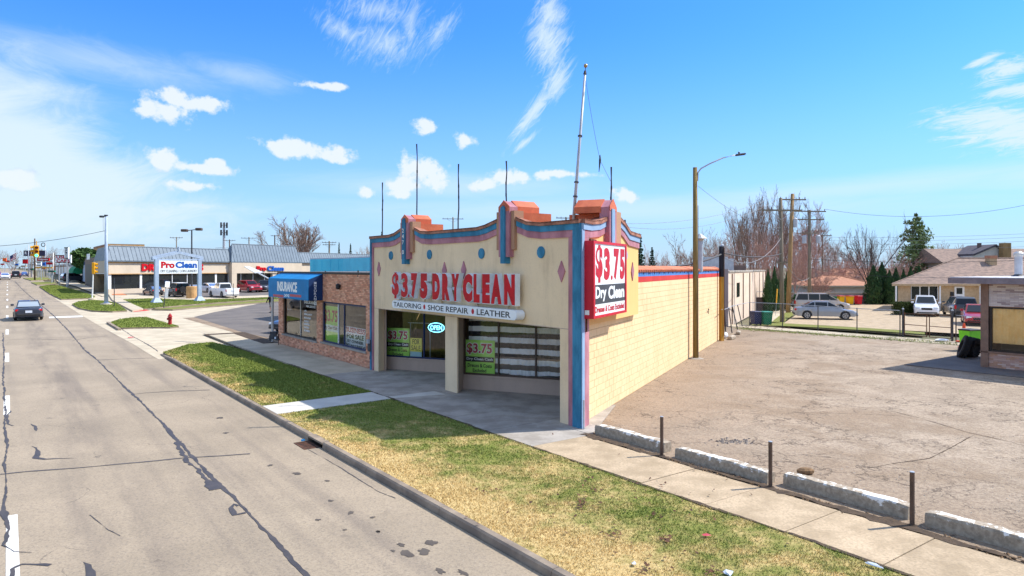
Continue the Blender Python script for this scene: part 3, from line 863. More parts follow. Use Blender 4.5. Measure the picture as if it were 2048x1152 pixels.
inlet = G(630, 888, ZR); si = inlet.x * u.x + inlet.y * u.y
for a, b_ in zip(edges[:-1], edges[1:]): ks.append((a, b_))
kerb = kerb_piece(-60, -14).build('kerb', MT['conc_kerb']); tag(kerb, kind='structure')
for a, b_ in ks:
 if b_ > 37.3: continue
 if a < si + .48 and b_ > si - .48:
  if si - .48 - a > .05: kerb_piece(a, si - .48).build('kerbstone', MT['conc_kerb'], kerb)
  if b_ - si - .48 > .05: kerb_piece(si + .48, b_).build('kerbstone', MT['conc_kerb'], kerb)
 else: kerb_piece(a, b_).build('kerbstone', MT['conc_kerb'], kerb)
kerb_piece(edges[16] if edges[16] < 37.3 else 34.8, 37.6, 0, -.08).build('kerbstone', MT['conc_kerb'], kerb)

# storm drain at the kerb
dr = thing('storm_drain', 'small rusty storm drain grate set against the kerb of the avenue', 'drain', ST(si, 5.8, ZR))
mb = M(); mb.obox(ST(si - .45, 6.04, ZR - .1), u * .9, m * .16, (0, 0, .085)); mb.build('throat_shade', MT['black'], dr, True)  # solid black block stands in for the dark of the inlet
mb = M(); mb.obox(ST(si - .47, 6.025, -.045), u * .94, m * .2, (0, 0, .045)); mb.build('hood', MT['conc_kerb'], dr, True)
mb = M()
for o_, a_, b2 in (((si - .38, 5.64), .76, .04), ((si - .38, 5.97), .76, .04), ((si - .38, 5.684), .04, .282), ((si + .34, 5.684), .04, .282)): mb.obox(ST(*o_, ZR), u * a_, m * b2, (0, 0, .012))
mb.build('frame', MT['rust'], dr, True)
for i in range(9):
 mb = M(); mb.obox(ST(si - .32 + i * .075, 5.685, ZR), u * .032, m * .28, (0, 0, .010)); mb.build('bar', MT['rust'], dr, True)
mb = M(); mb.poly([ST(si - .34, 5.68, ZR + .003), ST(si - .34, 5.97, ZR + .003), ST(si + .34, 5.97, ZR + .003), ST(si + .34, 5.68, ZR + .003)]); mb.build('pit_shade', MT['black'], dr, True)  # flat black sheet under the bars, painted as the dark of the hole
mb = M(); mb.box(ST(si + .35, 5.86, ZR + .05), (.08, .03, .04), .6)
tag(mb.build('litter_packet', MT['canvas']), 'crumpled blue packet lying by the storm drain', 'litter')

# side street and driveway apron in pale concrete
ss = sheet('side_street', poly_px([(318, 719), (266, 688), (205, 655), (165, 632), (147, 620), (109, 596.5), (150, 589), (215, 585), (330, 582), (560, 576), (700, 574), (760, 600), (700, 640), (560, 692), (440, 694)], -.12), -.122, MT['conc'])
sheet('gravel_strip', poly_px([(0 + 365, 636), (420, 633), (560, 668), (560, 690), (478, 668)], -.12), -.116, MT['lot'])
sheet('parking_lot', poly_px([(388, 634), (430, 624), (520, 607), (620, 594), (760, 594), (760, 640), (600, 680), (556, 680), (486, 665)], -.12), -.112, MT['asphalt_dark'])
sheet('parking_lot', poly_px([(226, 588.5), (300, 590), (420, 594), (545, 590), (700, 583), (640, 566), (400, 567), (240, 577)], -.12), -.112, MT['asphalt_dark'])
sheet('path', poly_px([(208, 583.5), (245, 585), (255, 588.5), (225, 588.5)], 0), -.102, MT['plaster_orange'])
# cracks between the driveway slabs
ribbon('driveway_joint', poly_px([(239, 655), (262, 671), (300, 692), (316, 703)], -.12), .045, -.114, MT['tar_thin'], 21, .3, ss)
ribbon('driveway_joint', poly_px([(244, 661), (300, 658), (345, 653)], -.12), .03, -.114, MT['conc_grey'], 22, .3, ss)
ribbon('driveway_joint', poly_px([(352, 655), (400, 664), (452, 683)], -.12), .02, -.114, MT['conc_grey'], 23, .3, ss)
ribbon('driveway_joint', poly_px([(300, 621), (420, 622), (520, 607)], -.12), .05, -.114, MT['conc_grey'], 24, .3, ss)

LAWNS = []
def lawn(pts, mat='lawn', z=-.01, skirt=.14, edge=MT['conc_kerb'], blades=0, bm_='blade', h=.045):
 o = sheet('lawn', pts, z, MT[mat], depth=skirt, side=edge)
 if blades: LAWNS.append((pts, blades, bm_, h))
 return o
# long verge between kerb and pavement
wk = poly_px([(532, 811), (564, 827), (624, 819), (777.6, 795.5), (876, 778), (829, 770), (730.6, 783.5), (594, 804)])
vA = [ST(-30, 6.19), ST(-30, 9.86)] + [ST(s, 9.86) for s in (5, 10, 14)]
def on_t(px, py):
 p = G(px, py); return p.x * u.x + p.y * u.y, p.x * m.x + p.y * m.y
sw0, _ = on_t(564, 827); sw1, _ = on_t(532, 811); sx0, _ = on_t(690, 808); sx1, _ = on_t(640, 796)
lawn([ST(-30, 6.19), ST(-30, 9.86), ST(sx0 - .05, 9.86), ST(sw0, 6.19)], blades=3, z=-.012)
farv = [G(425, 684.5), G(375, 689), G(335, 701)]
lawn([ST(sw1, 6.19), ST(sx1 + .05, 9.86), ST(38.2, 9.5), farv[0], farv[1], ST(37.6, 6.19)], blades=2, z=-.012)
sheet('walkway', [ST(sw0 + .01, 6.19), ST(sx0, 9.9), ST(sx0 - .4, 11.6), ST(sx1 - .4, 11.6), ST(sx1, 9.9), ST(sw1 - .01, 6.19)], .004, MT['conc_new'], depth=.13)
for k in (.3, .62):
 a = ST(sw0 + (sx0 - sw0) * k, 6.19 + 3.7 * k); b_ = ST(sw1 + (sx1 - sw1) * k, 6.19 + 3.7 * k)
# islands
lawn(poly_px([(221.7, 644.4), (239, 638), (265, 635), (293, 634), (325, 643.5), (358, 652), (340, 653.5), (304, 653.3), (239, 654.5)]), 'lawn_green', -.03, .1, blades=1, bm_='blade_green')
mb = M(); a, b_ = G(213, 647, -.12), G(236, 661, -.12); d = (b_ - a); side = V((d.y, -d.x, 0)).normalized() * .18
mb.obox(a, d, -side, (0, 0, .12)); tag(mb.build('kerb', MT['conc_kerb']), kind='structure')
lawn(poly_px([(144.7, 608), (157.7, 602.7), (185.5, 600), (213, 601.7), (232, 606), (254, 621), (225, 622.5), (185.5, 621), (157.7, 615.7)]), 'lawn_green', .0, .14, blades=1, bm_='blade_green')
lawn(poly_px([(79, 573), (96.5, 570), (118.7, 571), (150, 580), (190, 592), (186, 596), (122.4, 598), (100, 587)]), 'lawn_green', .0, .14, blades=1, bm_='blade_green')
lawn(poly_px([(62, 564.5), (104, 563), (113, 567), (74, 569.5)]), 'lawn_green', .0, .14)
lawn(poly_px([(46, 556), (84, 554.5), (110, 558), (62, 561)]), 'lawn_green', .0, .14)
lawn(poly_px([(246, 599), (297, 596.8), (380, 599.8), (460, 597.5), (537, 594.5), (600, 592), (600, 595.5), (537, 598.5), (460, 603), (392, 608), (330, 613.5), (288.6, 617.5), (270, 610)]), 'lawn_green', .0, .1, blades=1, bm_='blade_green')
lawn(poly_px([(303, 618.2), (340, 615.2), (400, 609.8), (470, 604.8), (540, 600.2), (600, 597), (600, 599.5), (545, 603), (470, 608.5), (405, 613.5), (345, 618.8)]), 'lawn_green', .0, .1)
sheet('path', poly_px([(217, 588), (247, 596), (287, 617.5), (265, 621), (234, 605), (224, 599)]), .004, MT['conc'], depth=.12)
sheet('path', poly_px([(150, 571), (120, 566), (112, 559), (150, 563), (178, 572), (225, 588), (205, 592)]), -.06, MT['conc'])
sheet('path', poly_px([(262, 621.5), (291, 619), (300, 620.5), (268, 623.5)], -.1), -.112, MT['band_red'])

# pavement of cast slabs
walk = sheet('sidewalk', band(-40, 46, 9.80, 12.3), -.06, MT['soil'])
rs = random.Random(12)
s = -12.0; rows = []
while s < 44:
 L = 1.52 if s < 10.4 or s > 26.5 else 1.9
 t1 = 11.5 if s < 12.4 else (12.05 if s > 25.6 else 13.0)
 cols = [(9.87, t1)] if s < 12.4 else ([(9.87, 11.3), (11.3, t1)] if s > 25.6 else [(9.87, 11.75), (11.75, 14.9)])
 for a, b_ in cols:
  if s > 38.3 and a > 11: continue
  g = .009
  za = rs.uniform(-.004, .006); zb = rs.uniform(-.004, .006)
  mb = M()
  cl = lambda s_, t_: ST(max(s_, 12.0 + 1.45 + .55 * (t_ - 12.0)) if t_ > 12 else s_, t_)
  P = [ST(s + g, a + g), ST(s + L - g, a + g), cl(s + L - g, b_ - g), cl(s + g, b_ - g)]
  for p, z in zip(P, (za, zb, zb, za)): p.z = z + gz(p.x, p.y)
  mb.prism(P, (0, 0, -.11))
  mb.build('slab', MT['conc_old'] if s < 12.2 else (MT['conc_grey'] if s < 25.5 else MT['conc']), walk)
 s += L
# soil seam between verge and slabs, and along the concrete stops
ribbon('soil_seam', [ST(-14, 9.84), ST(-4, 9.85), ST(2, 9.82), ST(6, 9.86), ST(10, 9.83), ST(18, 9.86), ST(30, 9.84)], .06, .002, MT['soil'], 31, .4, walk)

# the empty lot
lot = sheet('dirt_lot', [ST(-45, 11.56), ST(12.9, 11.56), ST(14.0, 13.5), ST(40, 13.5), ST(40, 24), ST(33, 31.5), ST(33, 41.2), ST(-45, 41.2)], -.02, MT['lot'])
ribbon('soil_strip', [ST(12.9, 11.62), ST(10, 11.64), ST(7, 11.62), ST(4, 11.66), ST(0, 11.7), ST(-8, 11.7)], .17, .006, MT['soil'], 32, .42, lot)
def lp(*pts): return [G(px, py) for px, py in pts]
for i, pts in enumerate([((1780, 820), (1850, 838), (1930, 862), (2010, 880), (2048, 890)), ((1735, 935), (1790, 925), (1860, 915), (1900, 895), (1950, 868)), ((1600, 824), (1700, 826), (1790, 830))]):
 ribbon('lot_crack', lp(*pts), .016, -.012, MT['soil'], 40 + i, .4, lot)
mb = M(); rs = random.Random(9)
def clods(mb, n, f, smin, smax):
 for _ in range(n):
  c = f(); r = rs.uniform(smin, smax); n_ = 5
  pts = [c + V((r * rs.uniform(.5, 1) * math.cos(6.283 * i / n_), r * rs.uniform(.5, 1) * math.sin(6.283 * i / n_), -.01)) for i in range(n_)]
  top = c + V((rs.uniform(-.5, .5) * r, rs.uniform(-.5, .5) * r, r * rs.uniform(.12, .5)))
  mb.add(pts + [top], [(i, (i + 1) % n_, n_) for i in range(n_)])
def near_stop(): return ST(rs.uniform(-2, 12.8), rs.gauss(11.62, .07), 0)
def along_wall():
 r = rs.uniform(0, 23); q = ST(13.3, 12) + w * r + nr * abs(rs.gauss(.0, .5)); q.z = -.02; return q
def in_lot():
 q = ST(rs.uniform(-6, 26), 12.4 + abs(rs.gauss(0, 3.5)), -.02)
 return q
clods(mb, 900, near_stop, .012, .045); clods(mb, 700, along_wall, .012, .04)
tag(mb.build('loose_stones', MT['rock']), kind='stuff')
mb = M(); clods(mb, 4500, in_lot, .008, .035)
tag(mb.build('loose_gravel', MT['conc_grey']), kind='stuff')
mb = M()
def heap():
 c = G(1462, 881); return c + V((rs.gauss(0, .22), rs.gauss(0, .12), -.01))
clods(mb, 90, heap, .02, .06)
tag(mb.build('broken_asphalt', MT['asphalt_dark']), kind='stuff')
mb = M(); mb.ball(G(1611, 946) + V((0, 0, .04)), .17, 10, (1.1, .6, .45))
o = mb.build('rock', MT['rock']); tag(o, 'brown rock lying behind a painted concrete stop', 'rock')
# ------------------------------------------------------------------ the dry cleaner's shop
TF = 12.0
def fz(px, py, off=0.0): return fs(px, py, TF - off)
def FP(s, z, off=0.0): return ST(s, TF - off, z)
def z5(x, y): return 720 + .26034 * x, 380 + .26042 * y
def z6(x, y): return 980 + .27778 * x, 360 + .27778 * y
SC_ = fz(1163, 500)[0]; SL = fz(742.5, 600)[0]
CN = FP(SC_, 0)                                        # street corner of the shop
def WP(r, z, off=0.0): p = CN + w * r + nr * off; p.z = z; return p
def ws(px, py, off=0.0):
 k = (px - CX) / F; c = CN + nr * off
 r = (k * c.y - c.x) / (w.x - k * w.y)
 Y = c.y + w.y * r
 return r, H - (py - YH) / F * Y
shop = thing('dry_cleaner_shop', 'cream stucco shop with stepped parapet piers and a long yellow block side wall', 'shop', FP(19, 0))
def part(mb, name, mat, parent=None, **k): return mb.build(name, MT[mat] if isinstance(mat, str) else mat, parent or shop, True, **k)

LZ = 2.53
# top profile of the front: flat, swept up to each pier
pA = [(SL, 5.42), (fz(781, 474)[0], 5.42), (fz(792, 469)[0], 5.47), (fz(805, 460)[0], 5.62)]
pB = [(fz(832, 459)[0], 5.62), (fz(845, 463)[0], 5.46), (fz(861, 465)[0], 5.42), (fz(958, 458)[0], 5.42), (fz(974, 452)[0], 5.47), (fz(1000, 441)[0], 5.62)]
pC = [(fz(1036, 439)[0], 5.62), (fz(1058, 445)[0], 5.46), (fz(1084, 450)[0], 5.40), (SC_, 5.40)]
prof = pA + pB + pC
fac = M()
pts = [FP(a, z - .02) for a, z in prof] + [FP(SC_, LZ), FP(SL, LZ)]
mI, uI = w * (1 / w.dot(m)), u * (-1 / u.dot(nr))
fac.prism(pts, mI * .34)
sA1, sA0 = fz(743, 700)[0], fz(757, 700)[0]
sB1, sB0 = fz(1120, 700)[0], SC_
fac.prism([FP(SL, -.1), FP(SL, LZ - .002), FP(sA0, LZ - .002), FP(sA0, -.1)], mI * .34)
fac.prism([FP(sB1, -.1), FP(sB1, LZ - .002), FP(SC_, LZ - .002), FP(SC_, -.1)], mI * .34)
part(fac, 'front_wall', 'cream')
mb = M(); mb.obox(FP(SL, LZ - .012, .006), FP(SC_ + .5, LZ, .006) - FP(SL, LZ, .006), m * .02, (0, 0, .02)); part(mb, 'joint_line', 'taupe')
def bandmesh(pr, d0, d1, off, back=.02):
 mb = M()
 for (a, z), (a2, z2) in zip(pr[:-1], pr[1:]):
  mb.prism([FP(a, z - d0, off), FP(a2, z2 - d0, off), FP(a2, z2 - d1, off), FP(a, z - d1, off)], m * (off + back))
 return mb
allb = ((pA, 0), (pB, 0), (pC, 0))
for nm, mt, d0, d1, off in (('coping', 'coping', -.02, .085, .10), ('trim_band', 'blue', .087, .25, .065), ('trim_band', 'mauve', .252, .44, .04)):
 for pr, _ in allb: part(bandmesh(pr, d0, d1, off), nm, mt)
for pr, _ in allb:                                    # coping cap going back over the wall
 mb = M()
 for (a, z), (a2, z2) in zip(pr[:-1], pr[1:]):
  mb.prism([FP(a, z - .018, .1), FP(a2, z2 - .018, .1), FP(a2, z2 + .02, .1), FP(a, z + .02, .1)], mI * .5)
 part(mb, 'coping_cap', 'coping')
# upright strips at both ends
def strip(s0, s1, z0, z1, off, mat, nm='trim_strip'):
 mb = M(); mb.prism([FP(s0, z0, off), FP(s1, z0, off), FP(s1, z1, off), FP(s0, z1, off)], m * (off + .01)); part(mb, nm, mat)
cb = [fz(x, 600)[0] for x in (1139, 1148.5, 1160.8)]
strip(SC_ - .03, cb[1], -.02, 5.148, .066, 'blue'); strip(cb[1], cb[0], -.02, 4.958, .041, 'mauve')
e1, e2 = fz(745.5, 600)[0], fz(748.2, 600)[0]
strip(SL, e1, -.02, 5.168, .066, 'blue'); strip(e1, e2, -.02, 4.978, .041, 'mauve')
# piers with their metal caps
def pier(pxo, pxp, pxb, zo, zoB, zp, zs, zpB, zb, zbB, cap1, cap2, capz):
 so = [fz(x, 470)[0] for x in pxo]; sp_ = [fz(x, 470)[0] for x in pxp]; sb = [fz(x, 470)[0] for x in pxb]
 mid = (sp_[0] + sp_[1]) / 2
 mb = M(); mb.prism([FP(so[0], zoB, .10), FP(so[0], zo, .10), FP(so[1], zo, .10), FP(so[1], zoB, .10)], m * .34); part(mb, 'pier_shoulder', 'pier_brown')
 mb = M(); mb.prism([FP(sp_[0], zpB, .16), FP(sp_[0], zs, .16), FP(mid, zp, .16), FP(sp_[1], zs, .16), FP(sp_[1], zpB, .16)], m * .30); part(mb, 'pier_face', 'mauve')
 mb = M(); mb.prism([FP(sb[0], zbB, .21), FP(sb[0], zb, .21), FP(mid, zb + .06, .21), FP(sb[1], zb, .21), FP(sb[1], zbB, .21)], m * .22); o = part(mb, 'pier_strip', 'blue')
 wd = abs(sp_[0] - sp_[1])
 mb = M()
 mb.prism([FP(sp_[0], zs - .12, .17), FP(sp_[0], zs + .02, .17), FP(mid, zp + .03, .17), FP(sp_[1], zs + .02, .17), FP(sp_[1], zs - .12, .17)], m * .02)
 mb.prism([FP(sp_[0] - .02, zs - .16, -.12), FP(sp_[0] - .02, zs + .02, -.12), FP(mid, zp + .035, -.12), FP(sp_[1] + .02, zs + .02, -.12), FP(sp_[1] + .02, zs - .16, -.12)], m * cap1)
 mb.v = [p for p in mb.v]
 part(mb, 'pier_cap', 'orange')
 mb = M(); mb.prism([FP(so[0], capz, -.24), FP(so[0], zs - .165, -.24), FP(so[1], zs - .165, -.24), FP(so[1], capz, -.24)], m * cap2); part(mb, 'cap_step', 'orange')
 return mid
q = lambda px, py, off: fz(px, py, off)[1]
p2 = pier((998.5, 1034), (1006, 1027.5), (1012, 1020.2), q(1000, 424, .1), q(1000, 500, .1), q(1018, 401, .16), q(1027, 412, .16), q(1008, 514, .16), q(1016, 414, .21), q(1016, 527, .21), .85, 1.05, 5.2)
p1 = pier((805.5, 830), (810, 824.5), (813.5, 819.5), q(806, 445, .1), q(815, 505, .1), q(817, 429.5, .16), q(824, 437, .16), q(815, 518, .16), q(816, 438, .21), q(816, 528, .21), .7, .95, 5.2)
# street number on the first pier, its third figure missing
for ch, y0 in (('2', 462.5), ('4', 474), ('7', 486), ('0', 506)):
 s0, zt_ = fz(813.8, y0 - 5, .21); s1, zb_ = fz(818.2, y0 + 1.5, .21)
 mid = (fz(813.5, 470)[0] + fz(819.5, 470)[0]) / 2
 mb = M(); text(mb, ch, FP(mid + .07, (zt_ + zb_) / 2 - .07, .216), FP(mid - .07, 0) - FP(mid + .07, 0), (0, 0, .15), m * -.008, .01)
 part(mb, 'house_number', 'white')
# roundels and lozenges
for px, py in ((781, 511), (858, 509), (962, 507), (1081, 504.5)):
 s0, z0 = fz(px, py, .03)
 mb = M(); mb.prism([FP(s0 + .165 * math.cos(a * .2618), z0 + .165 * math.sin(a * .2618), .03) for a in range(24)], m * .05); part(mb, 'roundel', 'blue')
for px, py in ((757, 538), (888, 541), (926.5, 540), (1122, 543)):
 s0, z0 = fz(px, py, .03); h_, k_ = .29, .15
 mb = M(); mb.prism([FP(s0 + k_, z0, .03), FP(s0, z0 + h_, .03), FP(s0 - k_, z0, .03), FP(s0, z0 - h_, .03)], m * .05); part(mb, 'lozenge', 'mauve')

# ---- side towards the lot: stucco panel over the block wall
PR = ws(1276.5, 500)[0]
r3a, r3b = ws(1216, 420)[0], ws(1235.6, 420)[0]
sA = [(0.0, 5.40), (ws(1180, 450)[0], 5.40), (ws(1197, 447)[0], 5.46), (r3a, 5.66)]
sB = [(r3b, 5.66), (ws(1246, 450)[0], 5.52), (ws(1256, 462)[0], 5.30), (PR, 5.24)]
mb = M()
mb.prism([WP(r, z - .02) for r, z in sA + sB] + [WP(PR, 2.62), WP(.52, 2.62)] + [WP(.52, -.05), WP(0, -.05)], uI * .17)
part(mb, 'side_panel', 'cream_lit')
def sband(pr, d0, d1, off):
 mb = M()
 for (a, z), (a2, z2) in zip(pr[:-1], pr[1:]):
  mb.prism([WP(a, z - d0, off), WP(a2, z2 - d0, off), WP(a2, z2 - d1, off), WP(a, z - d1, off)], nr * -(off + .015))
 return mb
for nm, mt, d0, d1, off in (('coping', 'coping', -.022, .085, .10), ('trim_band', 'blue_pale', .087, .25, .065), ('trim_band', 'mauve', .252, .44, .04)):
 for pr in (sA, sB): part(sband(pr, d0, d1, off), nm, mt)
for pr in (sA, sB):
 mb = M()
 for (a, z), (a2, z2) in zip(pr[:-1], pr[1:]):
  mb.prism([WP(a, z - .016, .1), WP(a2, z2 - .016, .1), WP(a2, z2 + .024, .1), WP(a, z + .024, .1)], uI * .5)
 part(mb, 'coping_cap', 'coping')
def sstrip(r0, r1, z0, z1, off, mat):
 mb = M(); mb.prism([WP(r0, z0, off), WP(r1, z0, off), WP(r1, z1, off), WP(r0, z1, off)], uI * (off + .01)); part(mb, 'trim_strip', mat)
sstrip(-.064, .13, -.02, 5.148, .044, 'blue_pale'); sstrip(.132, .49, -.02, 4.958, .040, 'mauve')
# side pier
def WPq(px, py, off): return ws(px, py, off)
ro = [r3a, r3b]; rp_ = [WPq(1219.5, 420, .16)[0], WPq(1233, 420, .16)[0]]; rb = [WPq(1225.2, 420, .21)[0], WPq(1231, 420, .21)[0]]
zo = WPq(1225, 421, .1)[1]; zp = WPq(1227, 400, .16)[1]; zsd = zp - .22
md = (rp_[0] + rp_[1]) / 2
mb = M(); mb.prism([WP(ro[0], 4.6, .1), WP(ro[0], zo, .1), WP(ro[1], zo, .1), WP(ro[1], 4.6, .1)], nr * -.34); part(mb, 'pier_shoulder', 'pier_brown')
mb = M(); mb.prism([WP(rp_[0], 4.45, .16), WP(rp_[0], zsd, .16), WP(md, zp, .16), WP(rp_[1], zsd, .16), WP(rp_[1], 4.45, .16)], nr * -.3); part(mb, 'pier_face', 'mauve')
mb = M(); mb.prism([WP(rb[0], 4.3, .2), WP(rb[0], zsd - .05, .2), WP(rb[1], zsd - .05, .2), WP(rb[1], 4.3, .2)], nr * -.2); part(mb, 'pier_strip', 'blue_pale')
mb = M(); mb.prism([WP(rp_[0], zsd - .1, .17), WP(rp_[0], zsd + .02, .17), WP(md, zp + .03, .17), WP(rp_[1], zsd + .02, .17), WP(rp_[1], zsd - .1, .17)], nr * -.02)
mb.prism([WP(rp_[0] - .02, zsd - .16, -.10), WP(rp_[0] - .02, zsd + .02, -.10), WP(md, zp + .035, -.10), WP(rp_[1] + .02, zsd + .02, -.10), WP(rp_[1] + .02, zsd - .16, -.10)], nr * -.8); part(mb, 'pier_cap', 'orange')
mb = M(); mb.prism([WP(ro[0], 5.2, -.24), WP(ro[0], zsd - .165, -.24), WP(ro[1], zsd - .165, -.24), WP(ro[1], 5.2, -.24)], nr * -.95); part(mb, 'cap_step', 'orange')
for px, py in ((1260.5, 510),):
 r0, z0 = ws(px - 9, py, .03); mb = M(); mb.prism([WP(r0 + .22 * math.cos(a * .2618), z0 + .165 * math.sin(a * .2618), .03) for a in range(24)], nr * -.05); part(mb, 'roundel', 'blue_pale')
r0, z0 = ws(1266, 543, .03); mb = M(); mb.prism([WP(r0 + .16, z0, .03), WP(r0, z0 + .3, .03), WP(r0 - .16, z0, .03), WP(r0, z0 - .3, .03)], nr * -.05); part(mb, 'lozenge', 'mauve')

# ---- long block wall
WR = ws(1440, 600, -.17)[0]; WT = 3.98
mb = M(); mb.prism([WP(.3, -.1, -.176), WP(WR, -.1, -.176), WP(WR, WT, -.176), WP(.3, WT, -.176)], nr * -.22); bw = part(mb, 'block_wall', 'mortar')
BL, BH, JT = .406, .2032, .006
def blockmesh(L):
 mb = M(); c = .004; d = .024
 p = [(0, 0, 0), (L, 0, 0), (L, 0, BH - JT), (0, 0, BH - JT)]
 q_ = [(c, d, c), (L - c, d, c), (L - c, d, BH - JT - c), (c, d, BH - JT - c)]
 def loc(a): v = w * a[0] + nr * a[1]; return (v.x, v.y, a[2])
 mb.add([loc(a) for a in p + q_], [(4, 5, 6, 7), (0, 1, 5, 4), (1, 2, 6, 5), (2, 3, 7, 6), (3, 0, 4, 7)])
 return mb.mesh('block', MT['block'])
cells = []
for c in range(18):
 z = c * BH; r = .34 if c % 2 == 0 else .34 + BL / 2
 if c % 2: cells.append((.34, z, BL / 2))
 while r < WR - .02:
  cells.append((r, z, min(BL, WR - r))); r += BL
vis = [c for c in cells if not (c[1] > 2.66 and c[0] + c[2] < PR - .1)]
vis.sort(key=lambda c: c[0])
rs = random.Random(3); mcache = {}
stuffm = M()
for i, (r, z, L) in enumerate(vis):
 if z + BH - JT > 3.655: continue
 lk = round(L - JT, 3)
 if lk < .03: continue
 off = -.176 - .018 + rs.uniform(-.0015, .002)
 if i < 296:
  if lk not in mcache: mcache[lk] = blockmesh(L - JT)
  o = bpy.data.objects.new('block', mcache[lk]); COL.objects.link(o); o.parent = bw
  o.location = WP(r + JT / 2, z, off) - shop.location
 else:
  me = mcache.get(('m', lk))
  if me is None: me = mcache[('m', lk)] = blockmesh(L - JT)
  b0 = WP(r + JT / 2, z, off)
  stuffm.add([V(v.co) + b0 for v in me.vertices], [tuple(p.vertices) for p in me.polygons])
o = part(stuffm, 'far_blocks', 'block', bw); o['kind'] = 'stuff'
mb = M(); mb.prism([WP(PR - .4, 3.66, -.166), WP(WR + .003, 3.66, -.166), WP(WR + .003, 3.85, -.166), WP(PR - .4, 3.85, -.166)], nr * -.012); part(mb, 'painted_band', 'band_red')
mb = M(); mb.prism([WP(PR - .4, 3.852, -.164), WP(WR + .003, 3.852, -.164), WP(WR + .003, 3.985, -.164), WP(PR - .4, 3.985, -.164)], nr * -.014); part(mb, 'painted_band', 'band_blue')
# clay tiles along the wall top, each a half barrel tipped outwards
def tilemesh():
 mb = M(); n = 6; Lx = .42
 def P(a, y, z): v = w * a + nr * y; return (v.x, v.y, z)
 rows = []
 for y, z0, rad in ((.10, 0.0, .15), (-Lx + .10, .15, .125)):
  for k in range(n + 1):
   t = math.pi * k / n; rows.append(P(rad * math.cos(t), y, z0 + rad * .72 * math.sin(t)))
 fs_ = [(k, k + 1, n + 2 + k, n + 1 + k) for k in range(n)]
 inner = []
 for y, z0, rad in ((.10, 0.0, .128), (-Lx + .10, .15, .105)):
  for k in range(n + 1):
   t = math.pi * k / n; inner.append(P(rad * math.cos(t), y, z0 + rad * .72 * math.sin(t)))
 b0 = len(rows)
 fs_ += [(b0 + k + 1, b0 + k, b0 + n + 1 + k, b0 + n + 2 + k) for k in range(n)]
 fs_ += [(k + 1, k, b0 + k, b0 + k + 1) for k in range(n)]
 mb.add(rows + inner, fs_)
 return mb.mesh('tile', MT['tile'])
tm = tilemesh(); r = PR + .12
tl = M(); tl.prism([WP(PR, 3.985, -.18), WP(WR, 3.985, -.18), WP(WR, 4.0, -.18), WP(PR, 4.0, -.18)], nr * -.2); tcr = part(tl, 'wall_top', 'coping')
while r < WR:
 o = bpy.data.objects.new('tile', tm); COL.objects.link(o); o.parent = tcr
 o.location = WP(r, 4.0 + rs.uniform(-.006, .006), -.17) - shop.location; r += .305
mb = M()
for k in range(20):
 r = PR + .5 + k * .8
 mb.obox(WP(r, 3.93, -.164), w * .03, nr * .02, (0, 0, .06))
part(mb, 'tile_hook', 'frame_dark')
mb = M(); a = ws(1438, 620, -.17)[0]
# wall conduit with tap, and the grey conduit on the corner
r0, z0 = ws(1414, 621, -.17); mb.tube([WP(r0, z0 - .18, -.10), WP(r0, z0 + .1, -.10), WP(r0 + .25, z0 + .02, -.10)], .018, 6); mb.obox(WP(r0 - .02, z0 - .1, -.17), w * .04, nr * .07, (0, 0, .04)); part(mb, 'wall_tap', 'steel_dark')
mb = M(); mb.tube([WP(-.075, -.02, .09), WP(-.075, .75, .09)], .022, 8); part(mb, 'conduit', 'steel')

# ---- roof and back
BK = WP(WR, 0, -.2)
RB = [FP(SL, 0, -.3), FP(SC_ + .1, 0, -.3), WP(.4, 0, -.3), WP(WR, 0, -.3)]
wl = FP(SL, 0, -.3) + w * WR
mb = M(); mb.prism([V((p.x, p.y, 4.72)) for p in (FP(SL - .05, 0, -.3), FP(SC_ + .3, 0, -.36), WP(PR - .1, 0, -.25), FP(SL, 0, -.3) + w * (PR - .1))], (0, 0, .05)); part(mb, 'front_roof', 'pad')
mb = M(); mb.prism([V((p.x, p.y, 3.9)) for p in (FP(SL, 0, -.3) + w * (PR - .1), WP(PR - .1, 0, -.42), WP(WR, 0, -.42), wl)], (0, 0, .06)); part(mb, 'roof', 'pad')
mb = M(); mb.prism([V((p.x, p.y, -.1)) for p in (WP(WR - .2, 0, -.41), WP(WR, 0, -.41), wl, wl - w * .2)], (0, 0, 4.05)); part(mb, 'rear_wall', 'mortar')
mb = M(); a = FP(SL - .02, 0, -.36); mb.obox(V((a.x, a.y, -.1)), w * (WR - .3), m * .2, (0, 0, 4.05)); part(mb, 'party_wall', 'mortar')
mb = M(); a = WP(PR - .12, 3.97, -.3); b_ = FP(SL, 3.97, -.5) + w * (PR - .2); mb.obox(a, V((b_.x - a.x, b_.y - a.y, 0)), w * .1, (0, 0, .8)); part(mb, 'roof_step', 'mortar')

# ---- recessed shop windows, two bays set at a slant
def gp(px, py): p = G(px, py); return V((p.x, p.y, 0))
def bay(a, b_, ext, names, zsill=.44, ztop=2.74):
 "a: left foot, b_: a point on the same foot line; the bay runs ext metres"
 d = (b_ - a).normalized(); nrm = V((d.y, -d.x, 0))
 if nrm.y > 0: nrm = -nrm
 e = a + d * ext
 mb = M(); mb.obox(a + nrm * -.22 + V((0, 0, -.08)), d * ext, nrm * .22, (0, 0, zsill + .08)); part(mb, 'bulkhead', 'taupe')
 mb = M(); mb.obox(a + nrm * -.20 + V((0, 0, zsill)), d * ext, nrm * .235, (0, 0, .06)); part(mb, 'window_sill', 'taupe')
 mb = M(); mb.obox(a + nrm * -.2 + V((0, 0, ztop)), d * ext, nrm * .22, (0, 0, .5)); part(mb, 'window_head', 'taupe')
 return a, d, nrm, e
bay1 = bay(gp(766.5, 737), gp(889, 745.5), 3.75, None)
